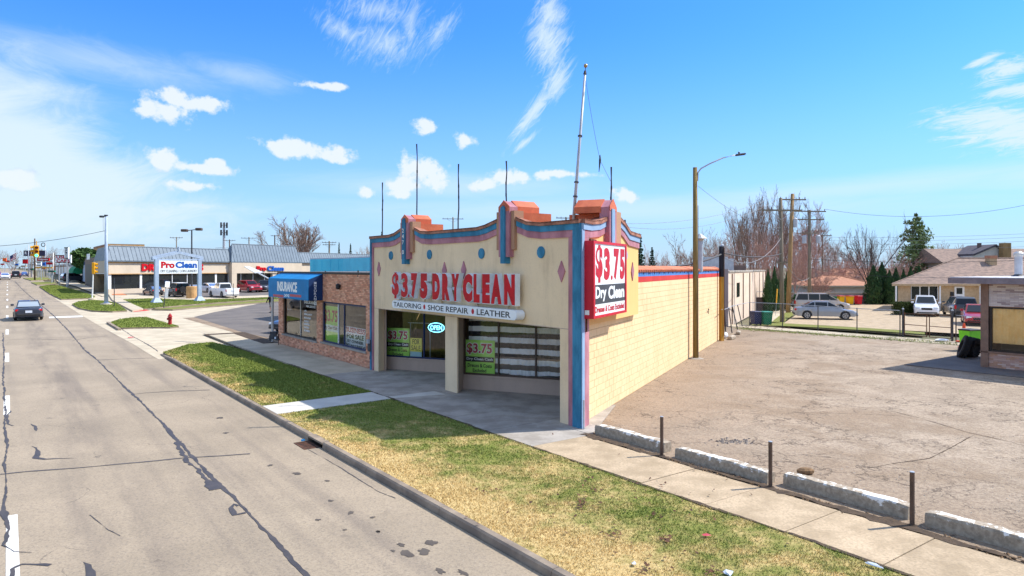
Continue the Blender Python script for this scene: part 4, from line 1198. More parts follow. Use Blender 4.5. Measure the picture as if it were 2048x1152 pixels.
bay2 = bay(gp(924.5, 777.5), gp(1119.9, 791.5), 4.05, None)
def windows(bay_, cuts, matname, zs=.50, zt=2.74, width=None):
 a, d, nrm, e = bay_
 base = a - nrm * .10
 xs_ = cuts
 for x in xs_: fr = M(); fr.obox(base + d * (x - .025) + V((0, 0, zs)) + nrm * -.03, d * .05, nrm * .07, (0, 0, zt - zs)); part(fr, 'mullion', matname)
 for z_ in (zs - .005, zt - .05): rl = M(); rl.obox(base + d * xs_[0] + V((0, 0, z_)) + nrm * -.028, d * (xs_[-1] - xs_[0]), nrm * .066, (0, 0, .06)); part(rl, 'window_rail', matname)
 for x0, x1 in zip(xs_[:-1], xs_[1:]):
  p = M(); p.poly([base + d * (x0 + .02) + V((0, 0, zs)), base + d * (x1 - .02) + V((0, 0, zs)), base + d * (x1 - .02) + V((0, 0, zt)), base + d * (x0 + .02) + V((0, 0, zt))]); part(p, 'pane', 'glass_shop')
def along(bay_, px, off=0.0):
 "distance along a bay of the pixel column px on its glass"
 a, d, nrm, e = bay_; o = a - nrm * (.10 + off); k = (px - CX) / F
 return (k * o.y - o.x) / (d.x - k * d.y)
def zat(bay_, px, py, off=0.0):
 a, d, nrm, e = bay_; o = a - nrm * (.10 + off) + d * along(bay_, px, off)
 return H - (py - YH) / F * o.y
c1 = [along(bay1, x) for x in (772.5, 848.5)]
windows(bay1, [c1[0], c1[1], c1[1] + 1.75], 'frame_blue')
c2 = [along(bay2, x) for x in (929.5, 997.5, 1072)]
windows(bay2, [c2[0], c2[1], c2[2], 4.0], 'frame_bronze')
# returns: left jamb, middle post, glazed doors tucked behind the post and the corner pier
mb = M()
p0 = FP(sA0, -.08, -.345); a = bay1[0] - bay1[2] * .0
mb.obox(p0, a - V((p0.x, p0.y, 0)) + bay1[2] * -.1, FP(SL, 0) - FP(sA0, 0), (0, 0, 2.6)); part(mb, 'jamb', 'taupe')
ps1, ps0 = fz(889.5, 760)[0], fz(913, 760)[0]
mb = M(); mb.prism([FP(ps1, -.06, -.02), FP(ps1, LZ - .003, -.02), FP(ps0, LZ - .003, -.02), FP(ps0, -.06, -.02)], m * .05); part(mb, 'post', 'cream')
pr0 = gp(928.5, 775.5); pr1 = pr0 + (FP(ps1, 0) - FP(ps0, 0)) * 1.1 + m * .1
mb = M(); mb.prism([V((p.x, p.y, -.06)) for p in (FP(ps1 - .004, 0, -.072), FP(ps0 + .004, 0, -.072), pr0, pr1)], (0, 0, LZ + .2)); part(mb, 'post_return', 'taupe')
def door(p, q_):
 d = (q_ - p); L = d.length; d.normalize(); n_ = V((d.y, -d.x, 0))
 mb = M()
 for x in (0, L - .06): mb.obox(p + d * x - n_ * .02, d * .06, n_ * .05, (0, 0, 2.3))
 mb.obox(p - n_ * .02, d * L, n_ * .049, (0, 0, .2)); mb.obox(p - n_ * .02 + V((0, 0, 2.24)), d * L, n_ * .049, (0, 0, .06))
 dr_ = part(mb, 'door', 'frame_bronze')
 mb = M(); mb.poly([p + d * .06 + V((0, 0, .2)), p + d * (L - .06) + V((0, 0, .2)), p + d * (L - .06) + V((0, 0, 2.24)), p + d * .06 + V((0, 0, 2.24))]); part(mb, 'pane', 'glass_dark', dr_)
 mb = M(); mb.tube([p + d * .15 + n_ * .06 + V((0, 0, .9)), p + d * .15 + n_ * .06 + V((0, 0, 1.3))], .015, 6); part(mb, 'handle', 'alu', dr_)
 mb = M(); mb.obox(p - n_ * .02 + V((0, 0, 2.31)), d * L, n_ * .05, (0, 0, .5)); part(mb, 'door_head', 'taupe')
e1_ = bay1[3]; door(V((pr1.x, pr1.y, 0)), V((e1_.x, e1_.y, 0)))
e2_ = bay2[3]; q2 = FP(sB1, 0, -.36); door(V((q2.x, q2.y, 0)), V((e2_.x, e2_.y, 0)))
# soffit and the room behind
mb = M(); mb.prism([V((p.x, p.y, LZ + .30)) for p in (FP(SL - .1, 0, -.345), FP(SC_ + .6, 0, -.345), FP(SC_ + 2.4, 0, -3.6), FP(SL - .1, 0, -3.6))], (0, 0, .05)); part(mb, 'soffit', 'taupe')
mb = M(); a = FP(SL - .5, -.02, -5.6); mb.obox(a, FP(SC_ + 3.7, 0, -5.6) - FP(SL - .5, 0, -5.6), m * .1, (0, 0, 2.8)); part(mb, 'room_wall', 'inside_dark')
mb = M(); mb.prism([FP(SL - .5, -.015, -.6), FP(SC_ + .8, -.015, -.6), FP(SC_ + 3.6, -.015, -5.6), FP(SL - .5, -.015, -5.6)], (0, 0, .006)); part(mb, 'room_floor', 'conc_grey')
# striped curtain hung right behind the second bay
a, d, nrm, e = bay2
cu = M(); base = a - nrm * .17; nx, nz = 90, 8
for i in range(nx + 1):
 x = c2[0] + .10 + (4.0 - c2[0] - .14) * i / nx
 for j in range(nz + 1):
  z = .58 + 1.98 * j / nz
  sg = .035 * math.sin(x * 13) + .02 * math.sin(x * 31 + 1.3)
  cu.v.append(tuple(base + d * x - nrm * (.03 + sg * (1.1 - j / nz * .6)) + V((0, 0, z - (.09 * abs(math.sin(x * 2.4 + .4)) if j == nz else 0) + .03 * math.sin(x * 2.1)))))
for i in range(nx):
 for j in range(nz): k = i * (nz + 1) + j; cu.f.append((k, k + nz + 1, k + nz + 2, k + 1))
o = cu.build('striped_curtain', MT['stripes'], None, True, True, loc=base + d * 2)
tag(o, 'black and white striped curtain hung behind the shop window', 'curtain')

# ---- posters and the neon sign stuck inside the panes
def sheet_on(bay_, px0, px1, pyT, pyB, name, mat, label, cat, off=.03, group=None):
 a, d, nrm, e = bay_
 x0, x1 = along(bay_, px0, off), along(bay_, px1, off); pm_ = (px0 + px1) / 2
 zt, zb = zat(bay_, pm_, pyT, off), zat(bay_, pm_, pyB, off)
 o0 = a - nrm * (.10 + off) + d * x0; o0.z = zb
 t = thing(name, label, cat, o0, 0, group)
 mb = M(); mb.obox(o0, d * (x1 - x0), -nrm * .006, (0, 0, zt - zb)); mb.build('sheet', MT[mat], t, True)
 return t, o0 + nrm * .003, d * (x1 - x0), V((0, 0, zt - zb)), nrm
def lettering(t, o0, X, Z, nrm, txt, x0, x1, z0, z1, mat, bold=.02, name='lettering'):
 mb = M(); text(mb, txt, o0 + X * x0 + Z * z0, X * (x1 - x0), Z * (z1 - z0), None, bold)
 return mb.build(name, MT[mat], t, True)
def patch(t, o0, X, Z, nrm, x0, x1, z0, z1, mat, lift_=.0015, name='panel'):
 mb = M(); mb.obox(o0 + X * x0 + Z * z0, X * (x1 - x0), nrm * lift_, Z * (z1 - z0)); return mb.build(name, MT[mat], t, True)
def price_poster(bay_, *a):
 t, o0, X, Z, n_ = sheet_on(bay_, *a)
 patch(t, o0, X, Z, n_, .03, .97, .36, .51, 'print_black')
 e = n_ * .003
 lettering(t, o0 + n_ * .001, X, Z, n_, '$3.75', .05, .93, .56, .92, 'poster_white', .075, 'outline')
 lettering(t, o0 + e, X, Z, n_, '$3.75', .07, .91, .575, .90, 'print_pink', .03)
 lettering(t, o0 + e, X, Z, n_, 'Dry Clean Cash', .06, .94, .385, .485, 'poster_white', .03)
 lettering(t, o0 + e, X, Z, n_, 'Dresses & Coats', .1, .9, .2, .31, 'print_black', .02)
 lettering(t, o0 + e, X, Z, n_, 'Excluded', .27, .72, .06, .16, 'print_black', .02)
 return t
price_poster(bay1, 773.2, 819, 656, 714.5, 'price_poster', 'poster_green', 'green price poster beside a yellow for sale sheet in the shop window', 'poster')
price_poster(bay2, 929.8, 989.5, 680, 748.5, 'price_poster', 'poster_green', 'green price poster in front of the striped curtain', 'poster')
t, o0, X, Z, n_ = sheet_on(bay1, 820.5, 843.5, 676, 713.5, 'sale_sheet', 'poster_yellow', 'yellow FOR SALE sheet taped inside the shop window', 'poster')
patch(t, o0, X, Z, n_, .0, 1, .0, .27, 'poster_teal')
lettering(t, o0 + n_ * .003, X, Z, n_, 'FOR', .2, .8, .66, .94, 'print_black', .0); lettering(t, o0 + n_ * .003, X, Z, n_, 'SALE', .1, .9, .34, .60, 'print_black', .0)
# neon
a, d, nrm, e = bay1
xa, xb = along(bay1, 856.5, .05), along(bay1, 888.5, .05); zt, zb = zat(bay1, 872, 646, .05), zat(bay1, 872, 664.5, .05)
c = a - nrm * .15 + d * ((xa + xb) / 2); c.z = (zt + zb) / 2
neon = thing('neon_sign', 'oval cyan neon OPEN sign lit in the shop window', 'neon sign', c)
mb = M(); mb.tube([c + d * ((xb - xa) / 2 * math.cos(t_ * .2094)) + V((0, 0, (zt - zb) / 2 * math.sin(t_ * .2094))) for t_ in range(31)], .014, 6, False); mb.build('tube_ring', MT['neon'], neon, True)
mb = M(); text(mb, 'OPEN', c - d * ((xb - xa) * .36) - V((0, 0, (zt - zb) * .25)), d * ((xb - xa) * .72), V((0, 0, (zt - zb) * .5)), nrm * .012, -.005); mb.build('tube_letters', MT['neon'], neon, True)
mb = M(); mb.prism([c - nrm * .02 + d * ((xb - xa) / 2 * 1.06 * math.cos(t_ * .314)) + V((0, 0, (zt - zb) / 2 * 1.1 * math.sin(t_ * .314))) for t_ in range(20)], nrm * -.01); mb.build('backing', MT['canvas_dark'], neon, True)
mb = M(); mb.tube([c + V((0, 0, (zt - zb) / 2)), c + V((0, 0, .9))], .004, 4); mb.build('cord', MT['wire_grey'], neon, True)
# a white clothes rail standing inside the first bay
a, d, nrm, e = bay1; p = a - nrm * .9 + d * .75
rail = thing('clothes_rail', 'white clothes rail standing inside behind the price poster', 'rail', V((p.x, p.y, 0)))
for x in (0, .95):
 mb = M(); mb.tube([p + d * x + V((0, 0, 0)), p + d * x + V((0, 0, 1.85))], .022, 6); mb.build('leg', MT['white'], rail, True)
mb = M(); mb.tube([p + d * -.12 + V((0, 0, 1.85)), p + d * 1.0 + V((0, 0, 1.85))], .02, 6); mb.build('bar', MT['white'], rail, True)

# ---- lettering over the front: deep channel letters on a rail
sg = thing('channel_letter_sign', 'large red channel letters with deep white returns across the shop front', 'sign', FP(20, 3, .3))
LO, LD = .30, .17
ch = [('$', 245, 301, 628, 838), ('3', 315, 370, 634, 830), ('.', 369, 383, 798, 826), ('7', 392, 442, 640, 828), ('5', 461, 521, 642, 838), ('D', 555, 616, 640, 836), ('R', 630, 692, 642, 846), ('Y', 702, 764, 642, 848),
     ('C', 788, 866, 640, 864), ('L', 873, 922, 644, 864), ('E', 938, 1000, 646, 868), ('A', 1004, 1091, 646, 874), ('N', 1105, 1193, 646, 880)]
for c_, x0, x1, y0, y1 in ch:
 a0 = fz(*z5(x0, (y0 + y1) / 2), LO)[0]; a1 = fz(*z5(x1, (y0 + y1) / 2), LO)[0]
 zt_ = fz(*z5((x0 + x1) / 2, y0), LO)[1]; zb_ = fz(*z5((x0 + x1) / 2, y1), LO)[1]
 if c_ not in '$.': zt_, zb_ = 3.985, 3.06
 bold = .10 if c_ not in '$3.' else .05
 mb = M(); text(mb, c_, FP(a0, zb_, LO), FP(a1, 0) - FP(a0, 0), (0, 0, zt_ - zb_), m * LD, bold)
 L_ = mb.build('letter', MT['letter_white'], sg, True)
 o_ = FP(a0, zb_, LO + .002); Xv = FP(a1, 0) - FP(a0, 0)
 k = .04 if c_ != '.' else .12
 mb = M(); text(mb, c_, o_ + Xv * k * .8 + V((0, 0, (zt_ - zb_) * k * .5)), Xv * (1 - 1.6 * k), (0, 0, (zt_ - zb_) * (1 - k)), m * -.006, .08 if c_ not in '$3.' else .04)
 mb.build('letter_face', MT['letter_red'], L_, True)
mb = M(); a0, a1 = fz(*z5(255, 750))[0], fz(*z5(1210, 780))[0]
mb.obox(FP(a0, 3.42, LO - LD - .02), FP(a1, 0) - FP(a0, 0), m * .05, (0, 0, .10)); mb.build('rail', MT['letter_white'], sg, True)
for x in (310, 500, 632, 908, 1146, 1215):
 s_ = fz(*z5(x, 800))[0]; mb = M(); mb.obox(FP(s_ - .04, 2.9, .07), FP(s_ + .04, 0) - FP(s_ - .04, 0), m * .07, (0, 0, .6)); mb.build('bracket', MT['cream'], sg, True)
 mb = M(); mb.obox(FP(s_ - .03, 3.44, .13), FP(s_ + .03, 0) - FP(s_ - .03, 0), m * .13, (0, 0, .06)); mb.build('bracket_arm', MT['frame_dark'], sg, True)
# capsule sign below
cs = thing('capsule_sign', 'long white rounded sign with black lettering under the big red letters', 'sign', FP(20, 2.8, .3))
a0, a1 = fz(783.5, 608, .34)[0], fz(1033, 630, .34)[0]; zc, hh = 2.80, .145
def capsule(off, depth, mat, name, k=1.0):
 pts = [FP(a1 + hh - hh * k * math.cos(t_ * math.pi / 8 - math.pi / 2) * 1.0, zc + hh * k * math.sin(t_ * math.pi / 8 - math.pi / 2), off) for t_ in range(9)]
 pts += [FP(a0 - hh + hh * k * math.cos(t_ * math.pi / 8 - math.pi / 2), zc + hh * k * math.sin(t_ * math.pi / 8 - math.pi / 2), off) for t_ in range(8, -1, -1)]
 mb = M(); mb.prism(pts, m * depth); return mb.build(name, MT[mat], cs, True)
capsule(.33, .29, 'sign_white', 'cabinet'); capsule(.336, .004, 'sign_white', 'face', .94)
def z5s(x, off): return fz(*z5(x, 930), off)[0]
for txt, x0, x1 in (('TAILORING', 258, 469), ('SHOE', 522, 641), ('REPAIR', 660, 832), ('LEATHER', 897, 1156)):
 b0, b1 = z5s(x0, .338), z5s(x1, .338); mb = M(); text(mb, txt, FP(b0, zc - .088, .338), FP(b1, 0) - FP(b0, 0), (0, 0, .176), m * -.002, .012); mb.build('lettering', MT['print_black'], cs, True)
for x in (494, 866):
 s_ = z5s(x, .338); mb = M(); mb.prism([FP(s_ + .075 * math.cos(t_ * .5236), zc + .085 * math.sin(t_ * .5236), .338) for t_ in range(12)], m * -.003); mb.build('dot', MT['print_red'], cs, True)

# ---- red cabinet sign on the lot side
bs = thing('cabinet_sign', 'red framed price sign cabinet hung on the corner over the lot', 'sign', WP(1.8, 3.8, .2))
o1, o2 = .05, .27
rA, rB = ws(1185.3, 560, o2)[0], ws(1251.5, 560, o2)[0]
zB, zT = ws(1183, 635, o2)[1], ws(1185.6, 482, o2)[1]
zB, zT = (zB + ws(1248, 628, o2)[1]) / 2, (zT + ws(1251.7, 487.8, o2)[1]) / 2
mb = M(); mb.obox(WP(rA, zB, .003), w * (rB - rA), nr * (o2 - .003), (0, 0, zT - zB)); mb.build('cabinet', MT['sign_red'], bs, True)
fw = .12
for (ra, rb_, za, zb_) in ((rA, rB, zB, zB + .07), (rA, rB, zT - .07, zT), (rA, rA + fw, zB + .071, zT - .071), (rB - fw, rB, zB + .071, zT - .071)):
 mb = M(); mb.obox(WP(ra, za, o2 + .001), w * (rb_ - ra), nr * .03, (0, 0, zb_ - za)); mb.build('frame', MT['sign_red'], bs, True)
O = WP(rA + fw, zB + .07, o2 + .002); X = w * (rB - rA - 2 * fw); Z = V((0, 0, zT - zB - .14))
patch(bs, O, X, Z, nr, 0, 1, 0, 1, 'sign_white', .004, 'face')
patch(bs, O + nr * .005, X, Z, nr, 0, 1, .155, .425, 'charcoal', .003, 'panel')
lettering(bs, O + nr * .010, X, Z, nr, '$', .04, .245, .455, .985, 'print_red', .05)
lettering(bs, O + nr * .010, X, Z, nr, '3', .285, .475, .485, .955, 'print_red', .06); lettering(bs, O + nr * .010, X, Z, nr, '.', .505, .565, .485, .555, 'print_red', .02)
lettering(bs, O + nr * .010, X, Z, nr, '7', .60, .785, .485, .955, 'print_red', .06); lettering(bs, O + nr * .010, X, Z, nr, '5', .815, .985, .485, .955, 'print_red', .06)
lettering(bs, O + nr * .010, X, Z, nr, 'Dry', .03, .36, .185, .40, 'sign_white', .04); lettering(bs, O + nr * .010, X, Z, nr, 'Clean', .42, .97, .205, .40, 'sign_white', .04)
lettering(bs, O + nr * .010, X, Z, nr, 'Dresses & Coats Excluded', .02, .97, .035, .125, 'print_red', .03)
mb = M(); a = WP(rA, zB + .1, .06); mb.obox(a - w * .012, w * .01, nr * .12, (0, 0, .12)); mb.build('label_plate', MT['white'], bs, True)
mb = M(); mb.obox(WP(rA + .2, zT + .002, .1), w * .5, nr * .05, (0, 0, .05)); mb.obox(WP(rA + .1, zB - .35, -.12), w * .04, nr * .2, (0, 0, .34)); mb.build('bracket', MT['rust'], bs, True)

# ---- masts on the roof
masts = []
for i, (px, pyT, pyB, off, lab) in enumerate([(765, 365, 470, -.8, 'thin dark rod rising behind the left end of the parapet'), (834, 288, 440, -.8, 'tall thin dark rod rising behind the numbered pier'), (917, 328, 460, -.8, 'thin dark rod rising between the two front piers'),
     (1013, 322, 405, -1.0, 'thin dark rod rising behind the middle pier with the stepped cap'), (1222, 334, 405, None, 'short dark rod standing on the lot side pier')]):
 if off is None:
  r_, zt_ = ws(px, pyT, -.5); p = WP(r_, 0, -.5)
 else:
  s_, zt_ = fz(px, pyT, off); p = FP(s_, 0, off)
 zb_ = 4.7
 mb = M(); L_ = zt_ - zb_; rr = random.Random(i)
 pts = [V((p.x + rr.uniform(-.015, .015), p.y, zb_ + L_ * k / 8)) for k in range(9)]
 mb.tube(pts, [.026] * 7 + [.020, .03], 6)
 for k in (5, 6): mb.box(pts[k], (.05, .05, .1))
 o = mb.build('roof_rod', MT['wire'], None, True, loc=V((p.x, p.y, zb_))); tag(o, lab, 'rod', 'rods along the parapet')
fb = G(1147, 700); p = AT(1147, 440, 20.3); top = AT(1170.6, 140, 20.6)
fl = thing('flagpole', 'tall leaning silver flagpole with a ball on top, standing on the shop roof', 'flagpole', V((p.x - .04, p.y, 4.72)))
dirv = (top - p).normalized(); base = p - dirv * ((p.z - 4.75) / dirv.z)
mb = M(); mb.tube([base, base.lerp(top, .5), top - dirv * .12], [.05, .044, .036], 10); mb.build('pole', MT['steel'], fl, True, True)
mb = M()
for k in (.28, .36, .62): mb.tube([base.lerp(top, k), base.lerp(top, k + .008)], .07, 10)
mb.build('collar', MT['steel_dark'], fl, True)
mb = M(); mb.tube([top - dirv * .13, top - dirv * .02], [.055, .03], 8); mb.tube([top - dirv * .02, top + dirv * .08], .012, 6); mb.build('truck', MT['frame_dark'], fl, True)
mb = M(); mb.ball(top + dirv * .13, .062, 14); mb.build('finial', MT['gold'], fl, True, True)
k1 = AT(1200, 320, 20.2); k2 = AT(1221, 362, 20.0)
hp = [top - dirv * .15]
for k in range(1, 9): q_ = hp[0].lerp(k1, k / 8); q_ = q_ - V((0, 0, .12 * math.sin(math.pi * k / 8))); hp.append(q_)
hp.append(k2)
mb = M(); mb.tube(hp, .006, 5); mb.tube([k1 + V((0, 0, .15)), k1, k1 + V((-.03, 0, -.35))], [.012, .035, .008], 5)
mb.build('halyard', MT['wire'], fl, True)
mb = M(); mb.ball(AT(1249, 444, 21.6), .05, 8, (1, .8, 1)); mb.ball(AT(1250, 441, 21.6), .03, 8)
tag(mb.build('bird', MT['cloth_black'], None, True, loc=AT(1249, 444, 21.6)), 'small dark bird perched on the lot side coping', 'bird')
# ------------------------------------------------------------------ brick insurance office next door
TB = 12.15
def B(s, z, off=0.0): return ST(s, TB - off, z)
def bz(px, py, off=0.0): return fs(px, py, TB - off)
bR, bL = bz(741.5, 700)[0], bz(557, 650)[0]
off_ = thing('brick_office', 'low brown brick office with two wide windows beside the stucco shop', 'office', B((bL + bR) / 2, 0))
def bp(mb, name, mat, parent=None, **k): return mb.build(name, MT[mat] if isinstance(mat, str) else mat, parent or off_, True, **k)
BT = 3.93
w1 = [bz(566, 640)[0], bz(633.5, 640)[0], bz(600, 675)[1], 2.58]
w2 = [bz(643.5, 640)[0], bz(732, 640)[0], bz(690, 694)[1], 2.55]
core = M()
def wallrect(s0, s1, z0, z1): core.obox(B(s0, z0, -.04), B(s1, 0) - B(s0, 0), m * .2, (0, 0, z1 - z0))
wallrect(bL, bR, max(w1[3], w2[3]), BT); wallrect(bL, w1[0], -.2, 2.58); wallrect(w1[1], w2[0], -.2, 2.58); wallrect(w2[1], bR, -.2, 2.58)
wallrect(w1[0], w1[1], -.2, w1[2]); wallrect(w2[0], w2[1], -.2, w2[2])
cw = bp(core, 'wall', 'mortar_brick')
# every brick of the front stands proud of its joint
rs = random.Random(5); bm_ = M(); tints = []
bh, bl = .0762, .215
pal = [lin(226, 160, 126), lin(232, 172, 138), lin(212, 146, 114), lin(236, 180, 146), lin(202, 138, 110), lin(226, 166, 132)]
def clear(s, L, z):
 for ww in (w1, w2):
  lo, hi = ww[1], ww[0]
  if s + L > lo and s < hi and z + bh > ww[2] + .0 and z < ww[3]:
   return False
 return True
row = 0; z = -.18
while z + bh < BT - .06:
 s = bR - (bl / 2 if row % 2 else 0)
 while s < bL:
  a, b_ = max(s, bR), min(s + bl, bL)
  segs = [(a, b_)]
  for ww in (w1, w2):
   if z + bh > ww[2] and z < ww[3]:
    ns = []
    for (p, q_) in segs:
     if q_ <= ww[1] or p >= ww[0]: ns.append((p, q_)); continue
     if p < ww[1]: ns.append((p, ww[1]))
     if q_ > ww[0]: ns.append((ww[0], q_))
    segs = ns
  for p, q_ in segs:
   if q_ - p < .03: continue
   pr = .006 + rs.uniform(-.002, .003); n0 = len(bm_.f)
   bm_.obox(B(p + .005, z + .005, pr), B(q_ - .005, 0) - B(p + .005, 0), m * (.045 + pr), (0, 0, bh - .010))
   c = rs.choice(pal); k = rs.uniform(.85, 1.12); tints += [tuple(x * k for x in c)] * (len(bm_.f) - n0)
  s += bl
 z += bh; row += 1
bo = bp(bm_, 'brickwork', 'brick', cw); bo['kind'] = 'stuff'
at = bo.data.color_attributes.new('tint', 'FLOAT_COLOR', 'CORNER')
cols = []
for p, c in zip(bo.data.polygons, tints): cols += [*c, 1.0] * p.loop_total
at.data.foreach_set('color', cols)
mb = M(); mb.obox(B(bL + .05, BT - .05, .05), B(bR, 0) - B(bL + .05, 0), m * .4, (0, 0, .08)); bp(mb, 'roof_edge', 'frame_dark')
mb = M(); mb.prism([V((p.x, p.y, BT - .02)) for p in (B(bL, 0, -.06), B(bR, 0, -.06), B(bR, 0) + w * 15, B(bL, 0) + w * 15)], (0, 0, .03)); bp(mb, 'roof', 'pad')
mb = M(); a = B(bL, -.2, -.2); mb.obox(a, w * 15, m * .2, (0, 0, 4.1)); bp(mb, 'side_wall', 'grey_brick')
mb = M(); mb.obox(B(bL, -.2, -.2) + w * 15, B(bR, 0) - B(bL, 0), w * .2, (0, 0, 4.1)); bp(mb, 'rear_wall', 'grey_brick')
def office_window(ww, cuts, mat, bars):
 mb = M(); d = .11
 s0, s1, z0, z1 = ww
 def bar(sa, sb, za, zb): mb.obox(B(sa, za, -d + .03), B(sb, 0) - B(sa, 0), m * .05, (0, 0, zb - za))
 bar(s0, s0 - .07, z0, z1); bar(s1 + .07, s1, z0, z1); bar(s0 - .072, s1 + .072, z0, z0 + .07); bar(s0 - .072, s1 + .072, z1 - .07, z1)
 f = bp(mb, 'window', mat)
 for k, bm2 in zip(cuts, bars):
  mb = M(); mb.obox(B(k + .03, z0 + .07, -d + .035), B(k - .03, 0) - B(k + .03, 0), m * .05, (0, 0, z1 - z0 - .14)); bp(mb, 'mullion', bm2, f)
 ed = [s0 - .07] + cuts + [s1 + .07]
 for a, b_ in zip(ed[:-1], ed[1:]):
  mb = M(); mb.poly([B(a, z0, -d), B(b_, z0, -d), B(b_, z1, -d), B(a, z1, -d)]); bp(mb, 'pane', 'glass', f)
 mb = M(); mb.obox(B(s0 + .08, z0 - .07, .06), B(s1 - .08, 0) - B(s0 + .08, 0), m * .2, (0, 0, .072)); bp(mb, 'sill', 'conc_grey', f)
 return f
office_window(w1, [bz(602, 640, -.11)[0]], 'frame_dark', ['alu'])
office_window(w2, [bz(677.5, 640, -.11)[0], bz(689.5, 640, -.11)[0]], 'frame_blue', ['white', 'frame_blue'])
mb = M(); mb.obox(B(bL - .3, -.1, -2.2), B(bR + .3, 0) - B(bL - .3, 0), m * .1, (0, 0, 3.6)); bp(mb, 'room_wall', 'inside_dark')
mb = M(); mb.prism([B(bL - .2, .02, -.25), B(bR + .2, .02, -.25), B(bR + .2, .02, -2.2), B(bL - .2, .02, -2.2)], (0, 0, .02)); bp(mb, 'room_floor', 'conc_grey')
mb = M(); mb.prism([B(bL - .2, 3.0, -.25), B(bR + .2, 3.0, -.25), B(bR + .2, 3.0, -2.2), B(bL - .2, 3.0, -2.2)], (0, 0, .03)); bp(mb, 'room_ceiling', 'inside')
sw = bz(632.8, 573)
mb = M(); s_, z_ = bz(681, 573); mb.lathe(B(s_, z_ - .12, .12), [(.07, 0), (.10, .06), (.10, .2), (.04, .26)], 12); mb.obox(B(s_ + .04, z_, .1), B(s_ - .04, 0) - B(s_ + .04, 0), m * .1, (0, 0, .06)); bp(mb, 'wall_lamp', 'black')
mb = M()
for px, py in ((650.5, 547.5), (716, 547.5)):
 s_, z_ = bz(px, py); mb.obox(B(s_ + .02, z_ - .14, .02), B(s_ - .02, 0) - B(s_ + .02, 0), m * .05, (0, 0, .28))
bp(mb, 'wall_bracket', 'steel_dark')
mb = M(); c = B(bz(715, 535)[0], 4.0, -1.2); mb.lathe(c, [(.14, -.05), (.14, .12), (.2, .13), (.16, .24), (.05, .28)], 12); bp(mb, 'roof_vent', 'steel')
# white lettering on the left window, letters only on its right pane
d = -.10
for txt, x0, x1, y0, y1 in (('INSURANCE', 608.5, 634, 602, 608.5), ('REAL ESTATE', 612.5, 631, 611, 615.5), ('AUTO', 608, 613, 620, 623.5), ('GENERAL LIABILITY', 608, 624, 627, 630.5), ('HOME OWNERS', 608, 622, 634, 637.5), ('LIFE & HEALTH', 608, 618, 640.5, 644), ('BUSINESS', 608, 619, 646.5, 650), ('NOTARY', 608, 618.5, 653, 656.5), ('SE HABLA', 608, 620, 659.5, 663.5)):
 a0, a1 = bz(x0, 640, d + .005)[0], min(bz(x1, 640, d + .005)[0], 99)
 a1 = max(a1, w1[1] + .1)
 zt_, zb_ = bz((x0 + x1) / 2, y0, d)[1], bz((x0 + x1) / 2, y1, d)[1]
 mb = M(); text(mb, txt, B(a0, zb_, d + .006), B(a1, 0) - B(a0, 0), (0, 0, zt_ - zb_), None, .03); bp(mb, 'lettering', 'poster_white')
def bposter(px0, px1, pyT, pyB, name, mat, label, off=-.17):
 a0, a1 = bz(px0, 640, off)[0], bz(px1, 640, off)[0]
 zt_, zb_ = bz((px0 + px1) / 2, pyT, off)[1], bz((px0 + px1) / 2, pyB, off)[1]
 o0 = B(a0, zb_, off); t = thing(name, label, 'poster', o0)
 X, Z, n_ = B(a1, 0) - B(a0, 0), V((0, 0, zt_ - zb_)), -m
 mb = M(); mb.obox(o0, X, m * .006, Z); mb.build('sheet', MT[mat], t, True)
 return t, o0 + n_ * .002, X, Z, n_
t, o0, X, Z, n_ = bposter(647, 676.5, 612, 691, 'price_poster', 'poster_green', 'tall pale green price poster half behind a white mullion in the brick office window')
patch(t, o0, X, Z, n_, 0, 1, .36, .52, 'poster_teal')
lettering(t, o0 + n_ * .002, X, Z, n_, '$3.75', .08, .96, .56, .9, 'print_pink', .03); lettering(t, o0 + n_ * .004, X, Z, n_, 'Dry Clean Cash', .05, .95, .39, .49, 'charcoal', .04)
t, o0, X, Z, n_ = bposter(690.5, 731, 655, 696, 'sale_sign', 'poster_white', 'white BUSINESS FOR SALE sign in the right corner of the brick office window')
for txt, x0, x1, z0, z1, mt in (('BUSINESS', .03, .98, .72, .97, 'print_pink'), ('FOR SALE', .1, .92, .42, .66, 'charcoal'), ('BY OWNER', .12, .9, .22, .36, 'charcoal'), ('DETAILS INSIDE', .03, .99, .03, .15, 'charcoal')):
 lettering(t, o0 + n_ * .002, X, Z, n_, txt, x0, x1, z0, z1, mt, .03)

# ---- awning
AW = .72
aw0, aw1 = bz(537, 575, AW)[0], bz(616.5, 580, AW)[0]
zt0 = 3.88; zf = bz(537, 555.5, AW)[1]; zf1 = bz(616, 560, AW)[1]; zf = (zf + zf1) / 2; zb0 = (bz(537, 593.7, AW)[1] + bz(616, 600.5, AW)[1]) / 2
awn = thing('awning', 'blue canvas awning lettered in white over the left window of the brick office', 'awning', B((aw0 + aw1) / 2, 3, .2))
mb = M(); mb.obox(B(aw0, zb0, AW), B(aw1, 0) - B(aw0, 0), m * .012, (0, 0, zf - zb0)); mb.build('valance', MT['canvas'], awn, True)
mb = M(); mb.prism([B(aw0, zf, AW), B(aw1, zf, AW), B(aw1, zt0, .012), B(aw0, zt0, .012)], (0, 0, -.012)); mb.build('slope', MT['canvas'], awn, True)
for s_, nm in ((aw0, 'side_panel'), (aw1, 'side_panel')):
 mb = M(); mb.prism([B(s_, zb0, AW - .013), B(s_, zf - .013, AW - .013), B(s_, zt0 - .02, .015), B(s_, zb0, .015)], u * (-.01 if s_ == aw0 else .01)); mb.build(nm, MT['canvas_dark' if s_ == aw1 else 'canvas'], awn, True)
